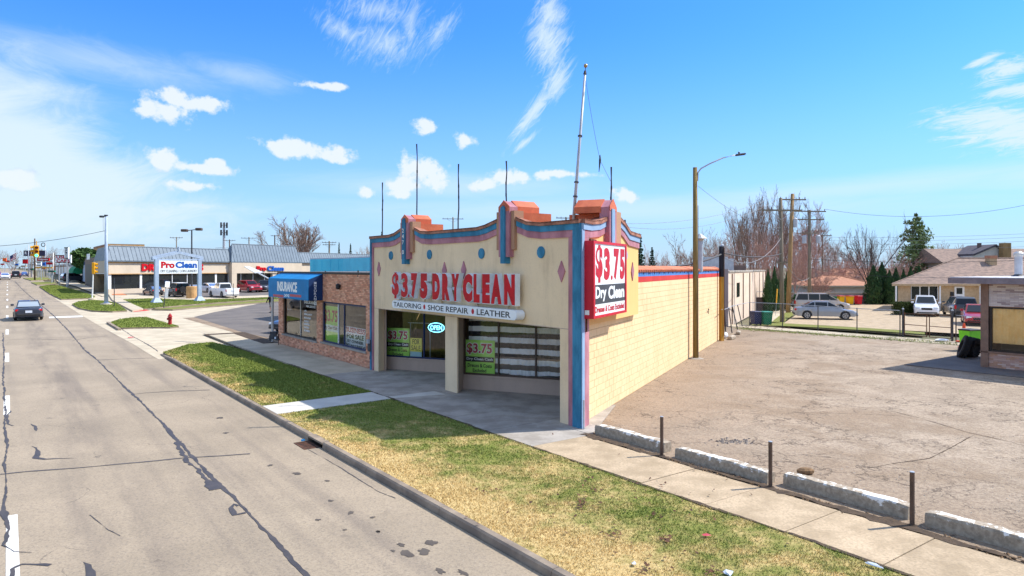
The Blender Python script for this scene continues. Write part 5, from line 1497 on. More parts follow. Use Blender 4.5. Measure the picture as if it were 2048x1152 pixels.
def awt(txt, px0, px1, pyT, pyB, mat='sign_white', bold=.03):
 a0, a1 = bz(px0, 575, AW)[0], bz(px1, 575, AW)[0]; zt_ = bz((px0 + px1) / 2, pyT, AW)[1]; zb_ = bz((px0 + px1) / 2, pyB, AW)[1]
 mb = M(); text(mb, txt, B(a0, zb_, AW + .003), B(a1, 0) - B(a0, 0), (0, 0, zt_ - zb_), None, bold); mb.build('lettering', MT[mat], awn, True)
awt('INSURANCE', 554.5, 594, 563.5, 583.5, bold=.05); awt('24742', 568.5, 578.5, 588.2, 594.2)
for x0, x1 in ((546.5, 567), (579.5, 602.5)):
 a0, a1 = bz(x0, 590, AW)[0], bz(x1, 590, AW)[0]; z_ = bz((x0 + x1) / 2, 591.5, AW)[1]
 mb = M(); mb.obox(B(a0, z_ - .06, AW + .003), B(a1, 0) - B(a0, 0), m * .002, (0, 0, .12)); mb.build('stripe', MT['print_pink'], awn, True)
for k, ch_ in enumerate('INSURANCE'):
 f = .30 + .0; o_ = B(aw1, zf - .12 - .125 * k, AW * .62) + u * -.013
 mb = M(); text(mb, ch_, o_ + V((0, 0, -.10)) + m * 0, m * .12, V((0, 0, .105)), None, .02); mb.build('lettering', MT['sign_white'], awn, True)
mb = M(); mb.tube([B(aw0 - .03, zb0 + .04, AW - .04), B(aw1 + .03, zb0 + .04, AW - .04)], .015, 6); mb.build('frame_bar', MT['alu'], awn, True)
# white post under the awning corner, street sign panel on an arm above it
pc = G(545, 683, -.02)
po = thing('awning_post', 'tall pale post at the awning corner carrying a tilted white panel', 'post', pc)
mb = M(); mb.tube([pc, pc + V((0, 0, 3.5))], .07, 10); mb.build('post', MT['house_white'], po, True)
pa, pb = AT(537, 557, pc.y + .1), AT(514, 545, pc.y + 1.2)
mb = M(); mb.tube([pc + V((0, 0, 3.5)), pa, pb], .035, 6); mb.build('arm', MT['white'], po, True)
pq = [AT(488, 532.5, pc.y + 1.6), AT(498, 532.5, pc.y + 1.6), AT(527, 544.5, pc.y + 1.0), AT(510, 545.5, pc.y + 1.0)]
mb = M(); mb.prism(pq, (0, .02, -.05)); mb.build('panel', MT['white'], po, True)
mb = M(); mb.box(pc + V((.05, .02, .35)), (.34, .2, .42)); mb.box(pc + V((-.1, 0, .2)), (.14, .14, .3)); mb.build('base_box', MT['steel_dark'], po, True)
# gas meters
def gas_meter(p, label, k=1.0):
 t = thing('gas_meter', label, 'meter', p)
 mb = M(); mb.cbox((0, 0, .46), (.34, .2, .30), .05); mb.build('case', MT['steel_dark'], t)
 mb = M(); mb.disc((-.04, -.1, .48), (0, -1, 0), .075, .02, 14); mb.build('dial', MT['plate'], t)
 mb = M(); mb.tube([(-.12, 0, .6), (-.12, 0, .74), (.18, 0, .74), (.18, 0, .02)], .024, 6); mb.tube([(.12, 0, .6), (.12, .0, .70), (.12, .12, .70)], .02, 6); mb.build('pipe', MT['rust'], t)
 mb = M(); mb.lathe((.18, 0, .34), [(.05, 0), (.09, .03), (.09, .07), (.04, .1)], 10); mb.build('regulator', MT['steel_dark'], t)
 t.rotation_euler.z = -.65
 return t
g1 = gas_meter(G(631, 704), 'gas meter on rusty pipes under the pier between the two office windows')
g2 = dup(g1, G(554, 690), None, 'gas meter at the outer left corner of the brick office'); g2.scale = (.8,) * 3
# electric service at the joint of the two buildings
sv = thing('electric_service', 'tall dark conduit with meter box where the brick office meets the stucco shop', 'conduit', B(bR - .03, 0, .12))
sx = bz(744, 640, .1)[0]; 
mb = M(); mb.tube([B(sx, 2.0, .07), B(sx, 5.35, .07)], .075, 8); mb.build('riser', MT['frame_dark'], sv, True)
mb = M(); mb.tube([B(sx, .12, .07), B(sx, 2.0, .07)], .055, 8); mb.tube([B(sx - .05, 1.62, .1), B(sx - .42, 1.60, .1), B(sx - .42, .35, .1)], .04, 8); mb.build('pipe', MT['frame_blue'], sv, True)
mb = M(); s_ = bz(740.5, 680, .2)[0]; mb.cbox(B(s_, 1.0, .16), (.26, .2, .5), .03, .62); mb.build('meter_box', MT['steel_dark'], sv, True)
mb = M(); mb.lathe(B(s_, 1.16, .27), [(.02, -.08), (.10, -.08), (.10, .08), (.02, .08)], 12); mb.build('meter_glass', MT['steel'], sv, True)
mb = M(); mb.tube([B(s_, .75, .14), B(s_, .02, .14)], .05, 8); mb.box(B(s_, .5, .15), (.14, .12, .14)); mb.build('lower_pipe', MT['steel_dark'], sv, True)
mb = M(); mb.tube([B(sx, 5.33, .07), B(sx - .25, 5.36, .0), B(sx - .9, 5.32, -.2)], .045, 6); mb.build('roof_bend', MT['rust'], sv, True)

# ---- cyan metal block behind the brick office
cy = thing('metal_annex', 'bright cyan metal sided building rising behind the brick office roof', 'annex', AT(680, 536, 52) * V((1, 1, 0)) if False else V((-13, 52, 0)))
pL, pM_, pR = AT(620, 517.5, 56), AT(686, 515, 52), AT(760, 513, 44)
dpt = V((4.5, 14, 0))
quad = [V((p.x, p.y, 0)) for p in (pL, pM_, pR, pR + dpt, pL + dpt)]
mb = M(); mb.prism(quad, (0, 0, 4.85)); mb.build('wall', MT['cyan'], cy, True)
mb = M()
for a, b_ in ((quad[0], quad[1]),):
 d = b_ - a; n_ = V((d.y, -d.x, 0)).normalized()
 if n_.y > 0: n_ = -n_
 k = int(d.length / .62)
 for i in range(1, k, 2): mb.obox(a + d * (i / k) + V((0, 0, .2)), d.normalized() * .03, n_ * .02, (0, 0, 4.6))
o = mb.build('rib', MT['cyan'], cy, True); o['kind'] = 'stuff'
mb = M(); mb.prism([q_ + V((0, 0, 4.851)) for q_ in quad], (0, 0, .08)); mb.build('roof_edge', MT['steel_blue'], cy, True)
# ------------------------------------------------------------------ laundry building across the side street
PC = G(217, 586.7, 0); PC = V((PC.x, PC.y, PC.z))
lau = thing('laundry_building', 'long beige shop row with a blue grey standing seam mansard roof', 'building', PC)
PN = V((w.y, -w.x, 0))                                  # outward: towards the side street
W3 = V((w.x, w.y, 0))
def L_(r, z, off=0.0): p = PC + W3 * r + PN * off; return V((p.x, p.y, PC.z + z))
def lz(px, py, off=0.0):
 k = (px - CX) / F; c = PC + PN * off
 r = (k * c.y - c.x) / (w.x - k * w.y); Y = c.y + w.y * r
 return r, H - (py - YH) / F * Y - PC.z
def lpart(mb, name, mat, parent=None): return mb.build(name, MT[mat], parent or lau, True)
LL = 62.0; EV = 4.35; TOP = 6.25
sideD = V((-u.x, -u.y, 0)) * -1                         # along the avenue
mU = V((u.x, u.y, 0))
# walls: base, pilasters, fascia
mb = M(); mb.obox(L_(0, -.2), W3 * LL, PN * -.3, (0, 0, .75)); lpart(mb, 'base_wall', 'tan_brick' if False else 'beige')
mb = M(); mb.obox(L_(0, 2.55), W3 * LL, PN * -.3, (0, 0, EV - 2.55)); lpart(mb, 'fascia', 'beige')
mb = M(); mb.obox(L_(-.1, EV - .32, .12), W3 * (LL + .2), PN * -.14, (0, 0, .14)); mb.obox(L_(-.1, 2.5, .08), W3 * (LL + .2), PN * -.1, (0, 0, .1)); lpart(mb, 'moulding', 'tan_brick')
mb = M(); mb.obox(L_(0, -.2) - PN * .3, mU * 18, W3 * .3, (0, 0, EV + .2)); lpart(mb, 'side_wall', 'beige')
for k in range(2):
 mb = M(); mb.obox(L_(0, 1.1, -.3) - W3 * .03 + mU * (1.5 + 7 * k), mU * 2.0, W3 * .02, (0, 0, 1.1)); lpart(mb, 'side_window', 'glass_dark')
 mb = M(); mb.obox(L_(0, 1.0, -.3) - W3 * .05 + mU * (1.4 + 7 * k), mU * 2.2, W3 * .04, (0, 0, .09)); lpart(mb, 'side_sill', 'white')
mb = M(); mb.obox(L_(0, -.2, -.3) + mU * 14, W3 * LL, PN * .3, (0, 0, EV)); lpart(mb, 'rear_wall', 'beige')
rs = random.Random(8)
cuts = [0.0, 4.6]
while cuts[-1] < LL - 2: cuts.append(cuts[-1] + 2.55)
for i, r in enumerate(cuts):
 wd = .45 if i in (0,) else (.34 if i % 5 == 1 else .09)
 mb = M(); mb.obox(L_(r, .55, -.1), W3 * wd, PN * -.08, (0, 0, 2.0)); lpart(mb, 'mullion', 'white')
for i, (a, b_) in enumerate(zip(cuts[:-1], cuts[1:])):
 if b_ > LL: break
 q_ = M(); q_.poly([L_(a, .55, -.14), L_(b_, .55, -.14), L_(b_, 2.55, -.14), L_(a, 2.55, -.14)]); lpart(q_, 'window', 'glass_dark')
mb = M(); mb.obox(L_(0, .0, -3.2), W3 * LL, PN * -.1, (0, 0, 2.6)); lpart(mb, 'room_wall', 'inside_dark')
mb = M(); mb.obox(L_(0, .0, -.3), W3 * LL, PN * -2.9, (0, 0, .05)); lpart(mb, 'room_floor', 'conc_grey')
mb = M(); mb.obox(L_(0, 2.56, -.3), W3 * LL, PN * -2.9, (0, 0, .05)); lpart(mb, 'room_ceiling', 'white')
mb = M()
for i in range(16): mb.obox(L_(2 + i * 3.4, .1, -2.6), W3 * 2.6, PN * .7, (0, 0, 1.0 + .3 * (i % 2)))
o = lpart(mb, 'washing_machine', 'poster_white'); o['kind'] = 'stuff'
# mansard: left run, raised middle gable, right run
def mansard(r0, r1, ztop, run, hipl, hipr, off, name='roof_panel'):
 "front slope with hips at its ends"
 hl = run if hipl else 0; hr = run if hipr else 0
 e0, e1 = L_(r0, EV, off), L_(r1, EV, off); t0, t1 = L_(r0 + hl, ztop, off - run), L_(r1 - hr, ztop, off - run)
 mb = M(); mb.prism([e0, e1, t1, t0], (0, 0, -.06)); lpart(mb, name, 'seam_roof')
 nrm = (e1 - e0).cross(t0 - e0).normalized()
 if nrm.z < 0: nrm = -nrm
 sm = M(); n = int((r1 - r0) / .62)
 for i in range(n + 1):
  f = r0 + (r1 - r0) * i / n
  lo, hi = L_(f, EV, off), None
  tt = 1.0
  if hipl and f < r0 + hl: tt = (f - r0) / hl
  if hipr and f > r1 - hr: tt = (r1 - f) / hr
  if tt < .06: continue
  top = L_(f, EV + (ztop - EV) * tt, off - run * tt)
  d = top - lo
  sm.obox(lo + nrm * .0, d, W3 * .03, nrm * .045)
 o = lpart(sm, 'seam', 'seam_roof'); o['kind'] = 'stuff'
 mb = M(); mb.tube([t0 + V((0, 0, .04)), t1 + V((0, 0, .04))], .07, 6); lpart(mb, 'ridge', 'seam_roof')
 mb = M(); mb.obox(e0 + V((0, 0, -.14)), W3 * (r1 - r0), PN * -.1, (0, 0, .14)); lpart(mb, 'gutter', 'seam_roof')
 return e0, t0, e1, t1
rg0, rg1 = lz(462, 524, .6)[0], lz(604, 524, .6)[0]
RUN = .75
e0, t0, e1, t1 = mansard(-.35, rg0 + .3, TOP, RUN, True, False, .35)
x0 = L_(-.35, EV, .35)
bk = mU * 18
mb = M(); mb.prism([x0, t0, t0 + bk * .8, x0 + bk], W3 * .05 * -1 + V((0, 0, -.0))); lpart(mb, 'side_roof', 'seam_roof')
mansard(rg1 - .3, LL, TOP - .15, RUN, False, False, .35)
# raised section with its own returns
zt = lz(480, 489, -RUN)[1]
g0, gt0, g1, gt1 = mansard(rg0, rg1, zt, .9, True, True, .7)
for a, t_, rr in ((g0, gt0, rg0), (g1, gt1, rg1)):
 mb = M(); mb.prism([a, t_, V((t_.x, t_.y, PC.z + EV)) - PN * 3, a - PN * 3], W3 * (.05 if rr == rg0 else -.05)); lpart(mb, 'side_roof', 'seam_roof')
mb = M(); mb.obox(L_(rg0 + .1, 2.5, .68), W3 * (rg1 - rg0 - .2), PN * -.66, (0, 0, EV - 2.5)); lpart(mb, 'fascia', 'beige')
mb = M(); mb.obox(L_(rg0 + .1, -.1, .68), W3 * 1.0, PN * -.66, (0, 0, 2.59)); lpart(mb, 'column', 'beige')
mb = M(); mb.obox(L_(rg0 + 9, -.1, .5), W3 * .7, PN * -.48, (0, 0, 2.59)); lpart(mb, 'column', 'beige')
mb = M(); mb.prism([L_(1.2, TOP - .2, -RUN), L_(LL, TOP - .2, -RUN), L_(LL, TOP - .2, -RUN) + mU * 9, L_(1.2, TOP - .2, -RUN) + mU * 9], (0, 0, .05)); lpart(mb, 'flat_roof', 'pad')
# red wall letters and the two-tone shop name
a0 = lz(283, 535, .05); a1 = lz(406, 535, .05)
mb = M(); text(mb, 'DRY CLEANERS', L_(a0[0], lz(290, 542, .05)[1], .16), W3 * (a1[0] - a0[0]), (0, 0, 1.0), PN * -.15, .05); lpart(mb, 'wall_letters', 'letter_red')
def two_tone(px0, pxm, px1, pyT, pyB, off):
 for txt, x0, x1, mt in (('Pro', px0, pxm - 1, 'letter_red'), ('Clean', pxm + 1, px1, 'print_blue')):
  a0, a1 = lz(x0, pyT, off)[0], lz(x1, pyT, off)[0]; zt_ = lz(x0, pyT, off)[1]; zb_ = lz(x0, pyB, off)[1]
  mb = M(); text(mb, txt, L_(a0, zb_, off), W3 * (a1 - a0), (0, 0, zt_ - zb_), PN * -.14, .05); lpart(mb, 'wall_letters', mt)
two_tone(514, 534, 568, 532, 542, .85)

# pylon sign on the lawn
b1, b2 = G(313, 605, 0), G(399, 601.5, 0)
pyl = thing('pylon_sign', 'two legged white pylon sign with a low gable on the laundry lawn', 'sign', (b1 + b2) / 2)
ax = (b2 - b1).normalized(); ay = V((ax.y, -ax.x, 0)).normalized()
if ay.y > 0: ay = -ay
Yc = b1.y
def pz(py): return H - (py - YH) / F * Yc
for b_ in (b1, b2):
 mb = M(); mb.obox(b_ - ax * .2 - ay * -.16, ax * .38, -ay * .32, V((0, 0, pz(518) - b_.z))); mb.build('leg', MT['steel_blue'], pyl, True)
 mb = M(); mb.add([b_ + ax * x - ay * y + V((0, 0, z)) for x, y, z in ((-.5, -.4, 0), (.5, -.4, 0), (.5, .4, 0), (-.5, .4, 0), (-.21, -.18, .5), (.19, -.18, .5), (.19, .18, .5), (-.21, .18, .5))], [(0, 1, 5, 4), (1, 2, 6, 5), (2, 3, 7, 6), (3, 0, 4, 7), (4, 5, 6, 7)]); mb.build('footing', MT['steel_blue'], pyl, True)
b2z = b1 + ax * (b2 - b1).length
O = b1 + ax * .2; O = V((O.x, O.y, pz(547.5))); X = ax * ((b2 - b1).length - .42); Z = V((0, 0, pz(521) - pz(547.5)))
mb = M(); mb.obox(O - ay * -.12, X, -ay * .24, Z); mb.build('panel', MT['sign_white'], pyl, True)
lettering(pyl, O + ay * .13, X, Z, ay, 'Pro', .05, .39, .42, .92, 'letter_red', .05); lettering(pyl, O + ay * .13, X, Z, ay, 'Clean', .41, .97, .42, .92, 'print_blue', .05)
lettering(pyl, O + ay * .13, X, Z, ay, 'DRY CLEANING / COIN LAUNDRY', .04, .97, .1, .3, 'charcoal', .01)
mb = M(); c0, c1, pk = b1 + ax * -.4, b1 + ax * ((b2 - b1).length + .45), b1 + ax * ((b2 - b1).length / 2)
c0, c1, pk = V((c0.x, c0.y, pz(519.5))), V((c1.x, c1.y, pz(518))), V((pk.x, pk.y, pz(507)))
for a, b_ in ((c0, pk), (pk, c1)): mb.prism([a, b_, b_ + V((0, 0, .34)), a + V((0, 0, .3))], -ay * .4)
mb.build('gable', MT['steel_blue'], pyl, True)
mb = M(); mb.obox(c0 - V((0, 0, .06)) - ay * -.0, c1 - c0, -ay * .3, (0, 0, .12)); mb.box(pk + V((0, 0, .55)), (.16, .16, .4)); mb.build('cross_bar', MT['steel_blue'], pyl, True)

# parking lot lamp with two heads on a round concrete base
c = G(383.5, 596, -.1)
lamp = thing('parking_lamp', 'dark twin headed parking lot lamp on a tan concrete drum', 'lamp post', c)
kz = lambda py: H - (py - YH) / F * c.y - c.z
mb = M(); mb.lathe((0, 0, -.2), [(.62, 0), (.62, 1.55), (.55, 1.62)], 16); mb.build('drum', MT['tan_brick'], lamp)
mb = M(); mb.tube([(0, 0, 1.4), (0, 0, kz(460))], [.11, .08], 8); mb.build('pole', MT['steel_dark'], lamp)
mb = M(); mb.tube([(-.5, 0, kz(461)), (.5, .1, kz(459))], .05, 6); mb.build('arm', MT['steel_dark'], lamp)
for x in (-1, 1):
 mb = M(); mb.cbox((x * .85, .05 * x, kz(461 if x < 0 else 458.5)), (.75, .5, .32), .06); mb.build('lamp_head', MT['frame_bronze'], lamp)

# strain pole with its span wire and the signals
c = G(212.5, 609, 0)
st = thing('strain_pole', 'tall pale blue grey steel strain pole on a concrete footing at the corner', 'pole', c)
hp_ = (609 - 432) / F * c.y
mb = M(); mb.lathe((0, 0, 0), [(.55, 0), (.5, .12)], 12); mb.build('footing', MT['conc'], st)
mb = M(); mb.lathe((0, 0, .12), [(.30, 0), (.30, .06)], 12); mb.build('base_plate', MT['steel_blue'], st)
mb = M(); mb.tube([(0, 0, .15), (0, 0, hp_)], [.19, .12], 14); mb.build('mast', MT['steel_blue'], st, smooth=True)
mb = M(); mb.tube([(-.02, 0, hp_), (-.02, 0, hp_ + .12)], .17, 12); mb.tube([(0, 0, hp_ - .05), (-.3, -.05, hp_ - .02)], .04, 6); mb.build('cap', MT['steel_dark'], st)
mb = M(); mb.cbox((-.42, -.05, hp_ - .06), (.42, .3, .2), .06); mb.build('camera_box', MT['steel_dark'], st)
mb = M()
wA = c + V((-.12, 0, (609 - 461.5) / F * c.y)); wB = AT(-160, 497, 62)
def cat(a, b_, sag, n=14): return [a.lerp(b_, k / n) - V((0, 0, sag * 4 * (k / n) * (1 - k / n))) for k in range(n + 1)]
tag((lambda mb: (mb.tube(cat(wA, wB, .5), .022, 5), mb.build('span_wire', MT['wire'], None, True, loc=wA))[1])(M()), 'thin span wire from the strain pole across the avenue holding a traffic signal', 'wire')
mb = M(); mb.tube([c + V((-.32, 0, hp_ - .1)), c + V((-.3, 0, (609 - 462) / F * c.y))], .012, 4); mb.build('drop_wire', MT['wire_grey'], st, True)
def signal_head(t, loc, rz, lit, k=1.0, name='head'):
 R = Matrix.Rotation(rz, 3, 'Z'); loc = V(loc)
 def P(v): return loc + R @ (V(v) * k)
 mb = M(); b0 = M(); b0.cbox((0, 0, 0), (.36, .24, 1.06), .03); mb.add([P(v) for v in b0.v], b0.f); hd = mb.build(name, MT['sig_yellow'], t, True)
 for i, z in enumerate((.35, 0, -.35)):
  mb = M(); b0 = M(); b0.disc((0, -.12, z), (0, -1, 0), .125, .015, 16); mb.add([P(v) for v in b0.v], b0.f); mb.build('lens', MT['sig_green' if (lit and i == 2) else 'sig_off'], hd, True)
  mb = M(); b0 = M(); n = 9
  for j in range(n + 1):
   a = math.pi * (-.15 + 1.3 * j / n); b0.v += [(.14 * math.cos(a), -.12, z + .14 * math.sin(a)), (.14 * math.cos(a), -.34, z - .02 + .14 * math.sin(a))]
  for j in range(n): b0.f.append((2 * j, 2 * j + 1, 2 * j + 3, 2 * j + 2))
  mb.add([P(v) for v in b0.v], b0.f); mb.build('visor', MT['sig_yellow'], hd, True)
 return hd
sp0 = AT(73, 503, 62.5)
ts = thing('traffic_signal', 'yellow traffic signal showing green on the span wire over the avenue', 'traffic light', sp0)
face = math.atan2(-sp0.x, sp0.y) * 0 + .55
signal_head(ts, sp0, .62, True); signal_head(ts, sp0 + V((-.30, .22, .02)), .62 - 1.57, False)
mb = M(); mb.tube([sp0 + V((0, 0, .5)), sp0 + V((0, 0, .95))], .035, 6); mb.build('hanger', MT['sig_yellow'], ts, True)
mb = M(); kk = V((.62, .4, 1.0)); mb.tube([sp0 + kk * .62 + V((.17 * math.cos(a * .4189) + .05, 0, .17 * math.sin(a * .4189))) for a in range(16)], .035, 5, False); mb.build('loop_bracket', MT['steel_dark'], ts, True)
c = G(184.5, 600, 0)
t2 = thing('corner_signal', 'yellow signal head seen from behind on a white post at the street corner', 'traffic light', c)
mb = M(); mb.lathe((0, 0, 0), [(.42, 0), (.36, .18), (.16, .24)], 12); mb.build('footing', MT['conc'], t2)
mb = M(); mb.tube([(0, 0, .2), (.1, 0, (600 - 546) / F * c.y)], [.075, .06], 8); mb.build('post', MT['white'], t2)
signal_head(t2, c + V((.16, 0, (600 - 536.5) / F * c.y)), 1.9, False, 1.2)

# hydrant
c = G(340, 649.5, -.03)
hy = thing('fire_hydrant', 'red fire hydrant on the grass island by the driveway', 'hydrant', c)
mb = M(); mb.lathe((0, 0, 0), [(.16, 0), (.16, .05), (.12, .07), (.12, .52), (.16, .54), (.16, .58), (.13, .6), (.11, .70), (.05, .76)], 14); mb.build('barrel', MT['hydrant'], hy, smooth=False)
mb = M(); mb.disc((0, 0, .42), (-.85, -.5, 0), .075, .2, 10); mb.disc((0, 0, .44), (.85, -.5, 0), .055, .18, 10); mb.disc((0, 0, .44), (-.5, .85, 0), .055, .18, 10); mb.build('nozzle', MT['hydrant'], hy)
mb = M(); mb.lathe((0, 0, .76), [(.03, 0), (.03, .06)], 6); mb.build('operating_nut', MT['hydrant'], hy)
# thin signposts on the corners
def signpost(px, py, pyT, name, label, head=None):
 c = G(px, py, 0); h_ = (py - pyT) / F * c.y
 t = thing(name, label, 'signpost', c)
 mb = M(); mb.box((0, 0, h_ / 2), (.06, .05, h_)); mb.build('post', MT['steel_dark'], t)
 return t, c, h_
signpost(228.5, 613, 556, 'signpost', 'thin dark signpost beside the strain pole on the corner grass')
t, c, h_ = signpost(327.5, 615.5, 566, 'street_sign', 'leaning signpost with a pale sign seen edge on, before the laundry lot')
mb = M(); mb.box((.12, 0, h_ - .1), (.42, .05, .55), .9); mb.build('sign_plate', MT['poster_white'], t); mb = M(); mb.box((.1, .05, h_ - .95), (.34, .03, .9), 1.15); mb.build('lower_plate', MT['steel'], t); t.rotation_euler = (0, .10, 0)
signpost(466.5, 597, 567, 'signpost', 'thin dark signpost before the parked white pickup')

# ------------------------------------------------------------------ the avenue beyond the side street
def house_box(name, label, cat, pts, z0, z1, mat, roof='pad'):
 c = sum((V((p[0], p[1], 0)) for p in pts), V((0, 0, 0))) / len(pts)
 t = thing(name, label, cat, (c.x, c.y, z0))
 mb = M(); mb.prism([V((p[0], p[1], z0)) for p in pts], (0, 0, z1 - z0)); mb.build('wall', MT[mat], t, True)
 mb = M(); mb.prism([V((p[0], p[1], z1 + .002)) for p in pts], (0, 0, .12)); mb.build('roof', MT[roof], t, True)
 return t
def fp_far(px, t): s_, z_ = fs(px, YH, t); return ST(s_, t)
def farbox(name, label, cat, pxa, pxb, t_, dep, pyT, mat, roof='pad', kz=None):
 a, b_ = fp_far(pxa, t_), fp_far(pxb, t_); zt_ = fs((pxa + pxb) / 2, pyT, t_)[1]
 z0 = gz(a.x, a.y) - .3
 return house_box(name, label, cat, [a, b_, b_ + m.to_3d() * dep, a + m.to_3d() * dep], z0, zt_, mat, roof), a, b_, z0, zt_
# tan block and brown flank left of the laundry
t, a, b_, z0, zt_ = farbox('tan_block', 'plain tan upper storey rising behind the left end of the seam roof', 'building', 187, 214, 24.0, 10, 491.5, 'tan_brick')
mb = M(); mb.obox(a + V((0, 0, z0)) + m.to_3d() * -.02, b_ - a, m.to_3d() * .02, (0, 0, .5)); mb.build('base', MT['grey_brick'], t, True)
mb = M(); mb.obox(a + V((0, 0, zt_ - .4)) + m.to_3d() * -.06, b_ - a, m.to_3d() * .06, (0, 0, .3)); mb.build('cornice', MT['coping'], t, True)
t, a, b_, z0, zt_ = farbox('grey_shop', 'dull grey brown shop with a black panel painted as a shaded opening left of the laundry', 'shop', 170, 190.5, 11.3, 16, 517, 'grey_brick')
mb = M(); mb.obox(a + (b_ - a) * .12 + V((0, 0, z0 + .2)) - m.to_3d() * .02, (b_ - a) * .7, m.to_3d() * .02, (0, 0, 3.6)); mb.build('shade_panel', MT['black'], t, True)  # flat black panel on the wall stands in for a shaded opening
mb = M(); mb.obox(a + (b_ - a) * .2 + V((0, 0, z0 + 4.6)) - m.to_3d() * .03, (b_ - a) * .3, m.to_3d() * .03, (0, 0, 1.0)); mb.build('wall_sign', MT['poster_white'], t, True)
t, a, b_, z0, zt_ = farbox('blue_shop', 'slate blue shop front with a round green awning', 'shop', 141, 171, 11.9, 15, 524, 'navy_wall')
for f in (.08, .36, .64):
 mb = M(); mb.obox(a + (b_ - a) * f + V((0, 0, z0 + .5)) - m.to_3d() * .03, (b_ - a) * .2, m.to_3d() * .03, (0, 0, 2.7)); mb.build('window', MT['glass_dark'], t, True)
mb = M(); mb.obox(a + (b_ - a) * .88 + V((0, 0, z0)) - m.to_3d() * .05, (b_ - a) * .12, m.to_3d() * .05, (0, 0, zt_ - z0 - .6)); mb.build('pilaster', MT['steel_blue'], t, True)
mb = M(); mb.obox(a + V((0, 0, zt_ - .7)) - m.to_3d() * .06, b_ - a, m.to_3d() * .06, (0, 0, .5)); mb.build('cornice', MT['canvas_dark'], t, True)
ca = a + (b_ - a) * .48; cl = (b_ - a).length * .2; d = (b_ - a).normalized()
zaw = fs(154, 548, 11)[1]
ag = thing('green_awning', 'rounded dark green canvas awning over the slate blue shop door', 'awning', (ca.x, ca.y, zaw))
mb = M(); n = 8
prof_ = [(1.6 * math.cos(a_ * math.pi / 2 / n), 1.7 * math.sin(a_ * math.pi / 2 / n)) for a_ in range(n + 1)]
P0 = [V((ca.x, ca.y, zaw)) - m.to_3d() * x + V((0, 0, z)) for x, z in prof_] + [V((ca.x, ca.y, zaw))]
mb.prism(P0, d * cl * 1.6); mb.build('canvas', MT['awning_green'], ag, True)
# white fence wall, used car board and tall vertical sign
t, a, b_, z0, zt_ = farbox('white_wall_shop', 'white shop wall with orange end and tan posts under the used car board', 'shop', 106, 141, 11.6, 12, 529.5, 'white')
mb = M(); mb.obox(a + V((0, 0, z0)) - m.to_3d() * .06, (b_ - a) * .2, m.to_3d() * .06, (0, 0, zt_ - z0 - .1)); mb.build('end_panel', MT['plaster_orange'], t, True)
for f in (.38, .55, .7, .88):
 mb = M(); mb.obox(a + (b_ - a) * f + V((0, 0, z0)) - m.to_3d() * .12, (b_ - a).normalized() * .3, m.to_3d() * .12, (0, 0, zt_ - z0 + .1)); mb.build('post', MT['tan_brick'], t, True)
mb = M(); mb.obox(a + V((0, 0, zt_ - .5)) - m.to_3d() * .05, b_ - a, m.to_3d() * .05, (0, 0, .3)); mb.build('cornice', MT['grey_brick'], t, True)
def board(name, label, px0, px1, pyT, pyB, Y, mat, lines, rz=0, legs=True, cat='sign', frame='frame_dark', pyG=None):
 a, b_ = AT(px0, pyB, Y), AT(px1, pyB, Y); zt_ = AT(px0, pyT, Y).z
 d = V((math.cos(rz), math.sin(rz), 0)); n_ = V((d.y, -d.x, 0)); X = d * (b_.x - a.x); Z = V((0, 0, zt_ - a.z))
 t = thing(name, label, cat, a)
 mb = M(); mb.obox(a, X, -n_ * .3, Z); mb.build('panel', MT[mat], t, True)
 mb = M()
 for o_, e_ in ((V((0, 0, 0)), X), (Z - V((0, 0, .12)), X)): mb.obox(a + o_ + n_ * .02, e_, -n_ * .02, V((0, 0, .12)))
 mb.build('frame', MT[frame], t, True)
 for txt, x0, x1, z0, z1, mt in lines: lettering(t, a + n_ * .03, X, Z, n_, txt, x0, x1, z0, z1, mt, .03)
 if legs:
  g = gz(a.x, a.y)
  for f in ((.2, .8) if X.length > 2 else (.5,)):
   mb = M(); p = a + X * f - n_ * .15; mb.tube([V((p.x, p.y, g - .2)), V((p.x, p.y, a.z))], .08, 6); mb.build('post', MT['steel'], t, True)
 return t, a, X, Z, n_
board('used_cars_sign', 'white USED CARS board with red letters over the white wall', 111, 141.5, 510, 526, 118, 'sign_white', [('USED', .06, .94, .54, .92, 'print_red'), ('CARS', .06, .94, .08, .46, 'print_red')])
board('vertical_sign', 'narrow white upright sign with black letters above the used car board', 128.5, 136.5, 494.5, 517, 112, 'sign_white', [(c_, .3, .7, .78 - .17 * i, .92 - .17 * i, 'print_black') for i, c_ in enumerate('SPICY')])
board('billboard', 'dark navy billboard high over the far shops', 47, 91, 501, 512, 190, 'board_navy', [('R', .06, .16, .3, .8, 'poster_white')])
board('pharmacy_sign', 'long red sign with white script under the billboard', 74, 98, 516, 522, 175, 'letter_red', [('Walgreens', .1, .9, .2, .8, 'sign_white')])
board('blue_white_sign', 'half white half blue pylon sign beside the avenue', 74, 90, 524, 532, 150, 'print_blue', [], frame='steel_blue')
board('white_half_sign', 'small white panel sign left of the blue panel', 73.5, 82, 524.2, 531.6, 149, 'sign_white', [], legs=False)
board('red_fascia_sign', 'red panel sign beside the blue panel sign', 92, 106, 525, 529, 152, 'letter_red', [], frame='letter_red')
board('round_red_sign', 'squat dark red sign on the far side of the avenue shops', 45, 55, 518.5, 527.5, 200, 'letter_red', [])
board('yellow_canopy', 'yellow edged filling station canopy along the far avenue', 68, 104, 534, 536.5, 160, 'sig_yellow', [], frame='sig_yellow', cat='canopy')
board('teal_sign', 'small teal panel standing low beside the white shop wall', 96.5, 109, 541, 544.5, 128, 'bin_teal', [])
board('far_red_sign', 'tiny red shop sign in the far distance by the flag', 9, 19, 521, 524, 330, 'letter_red', [])
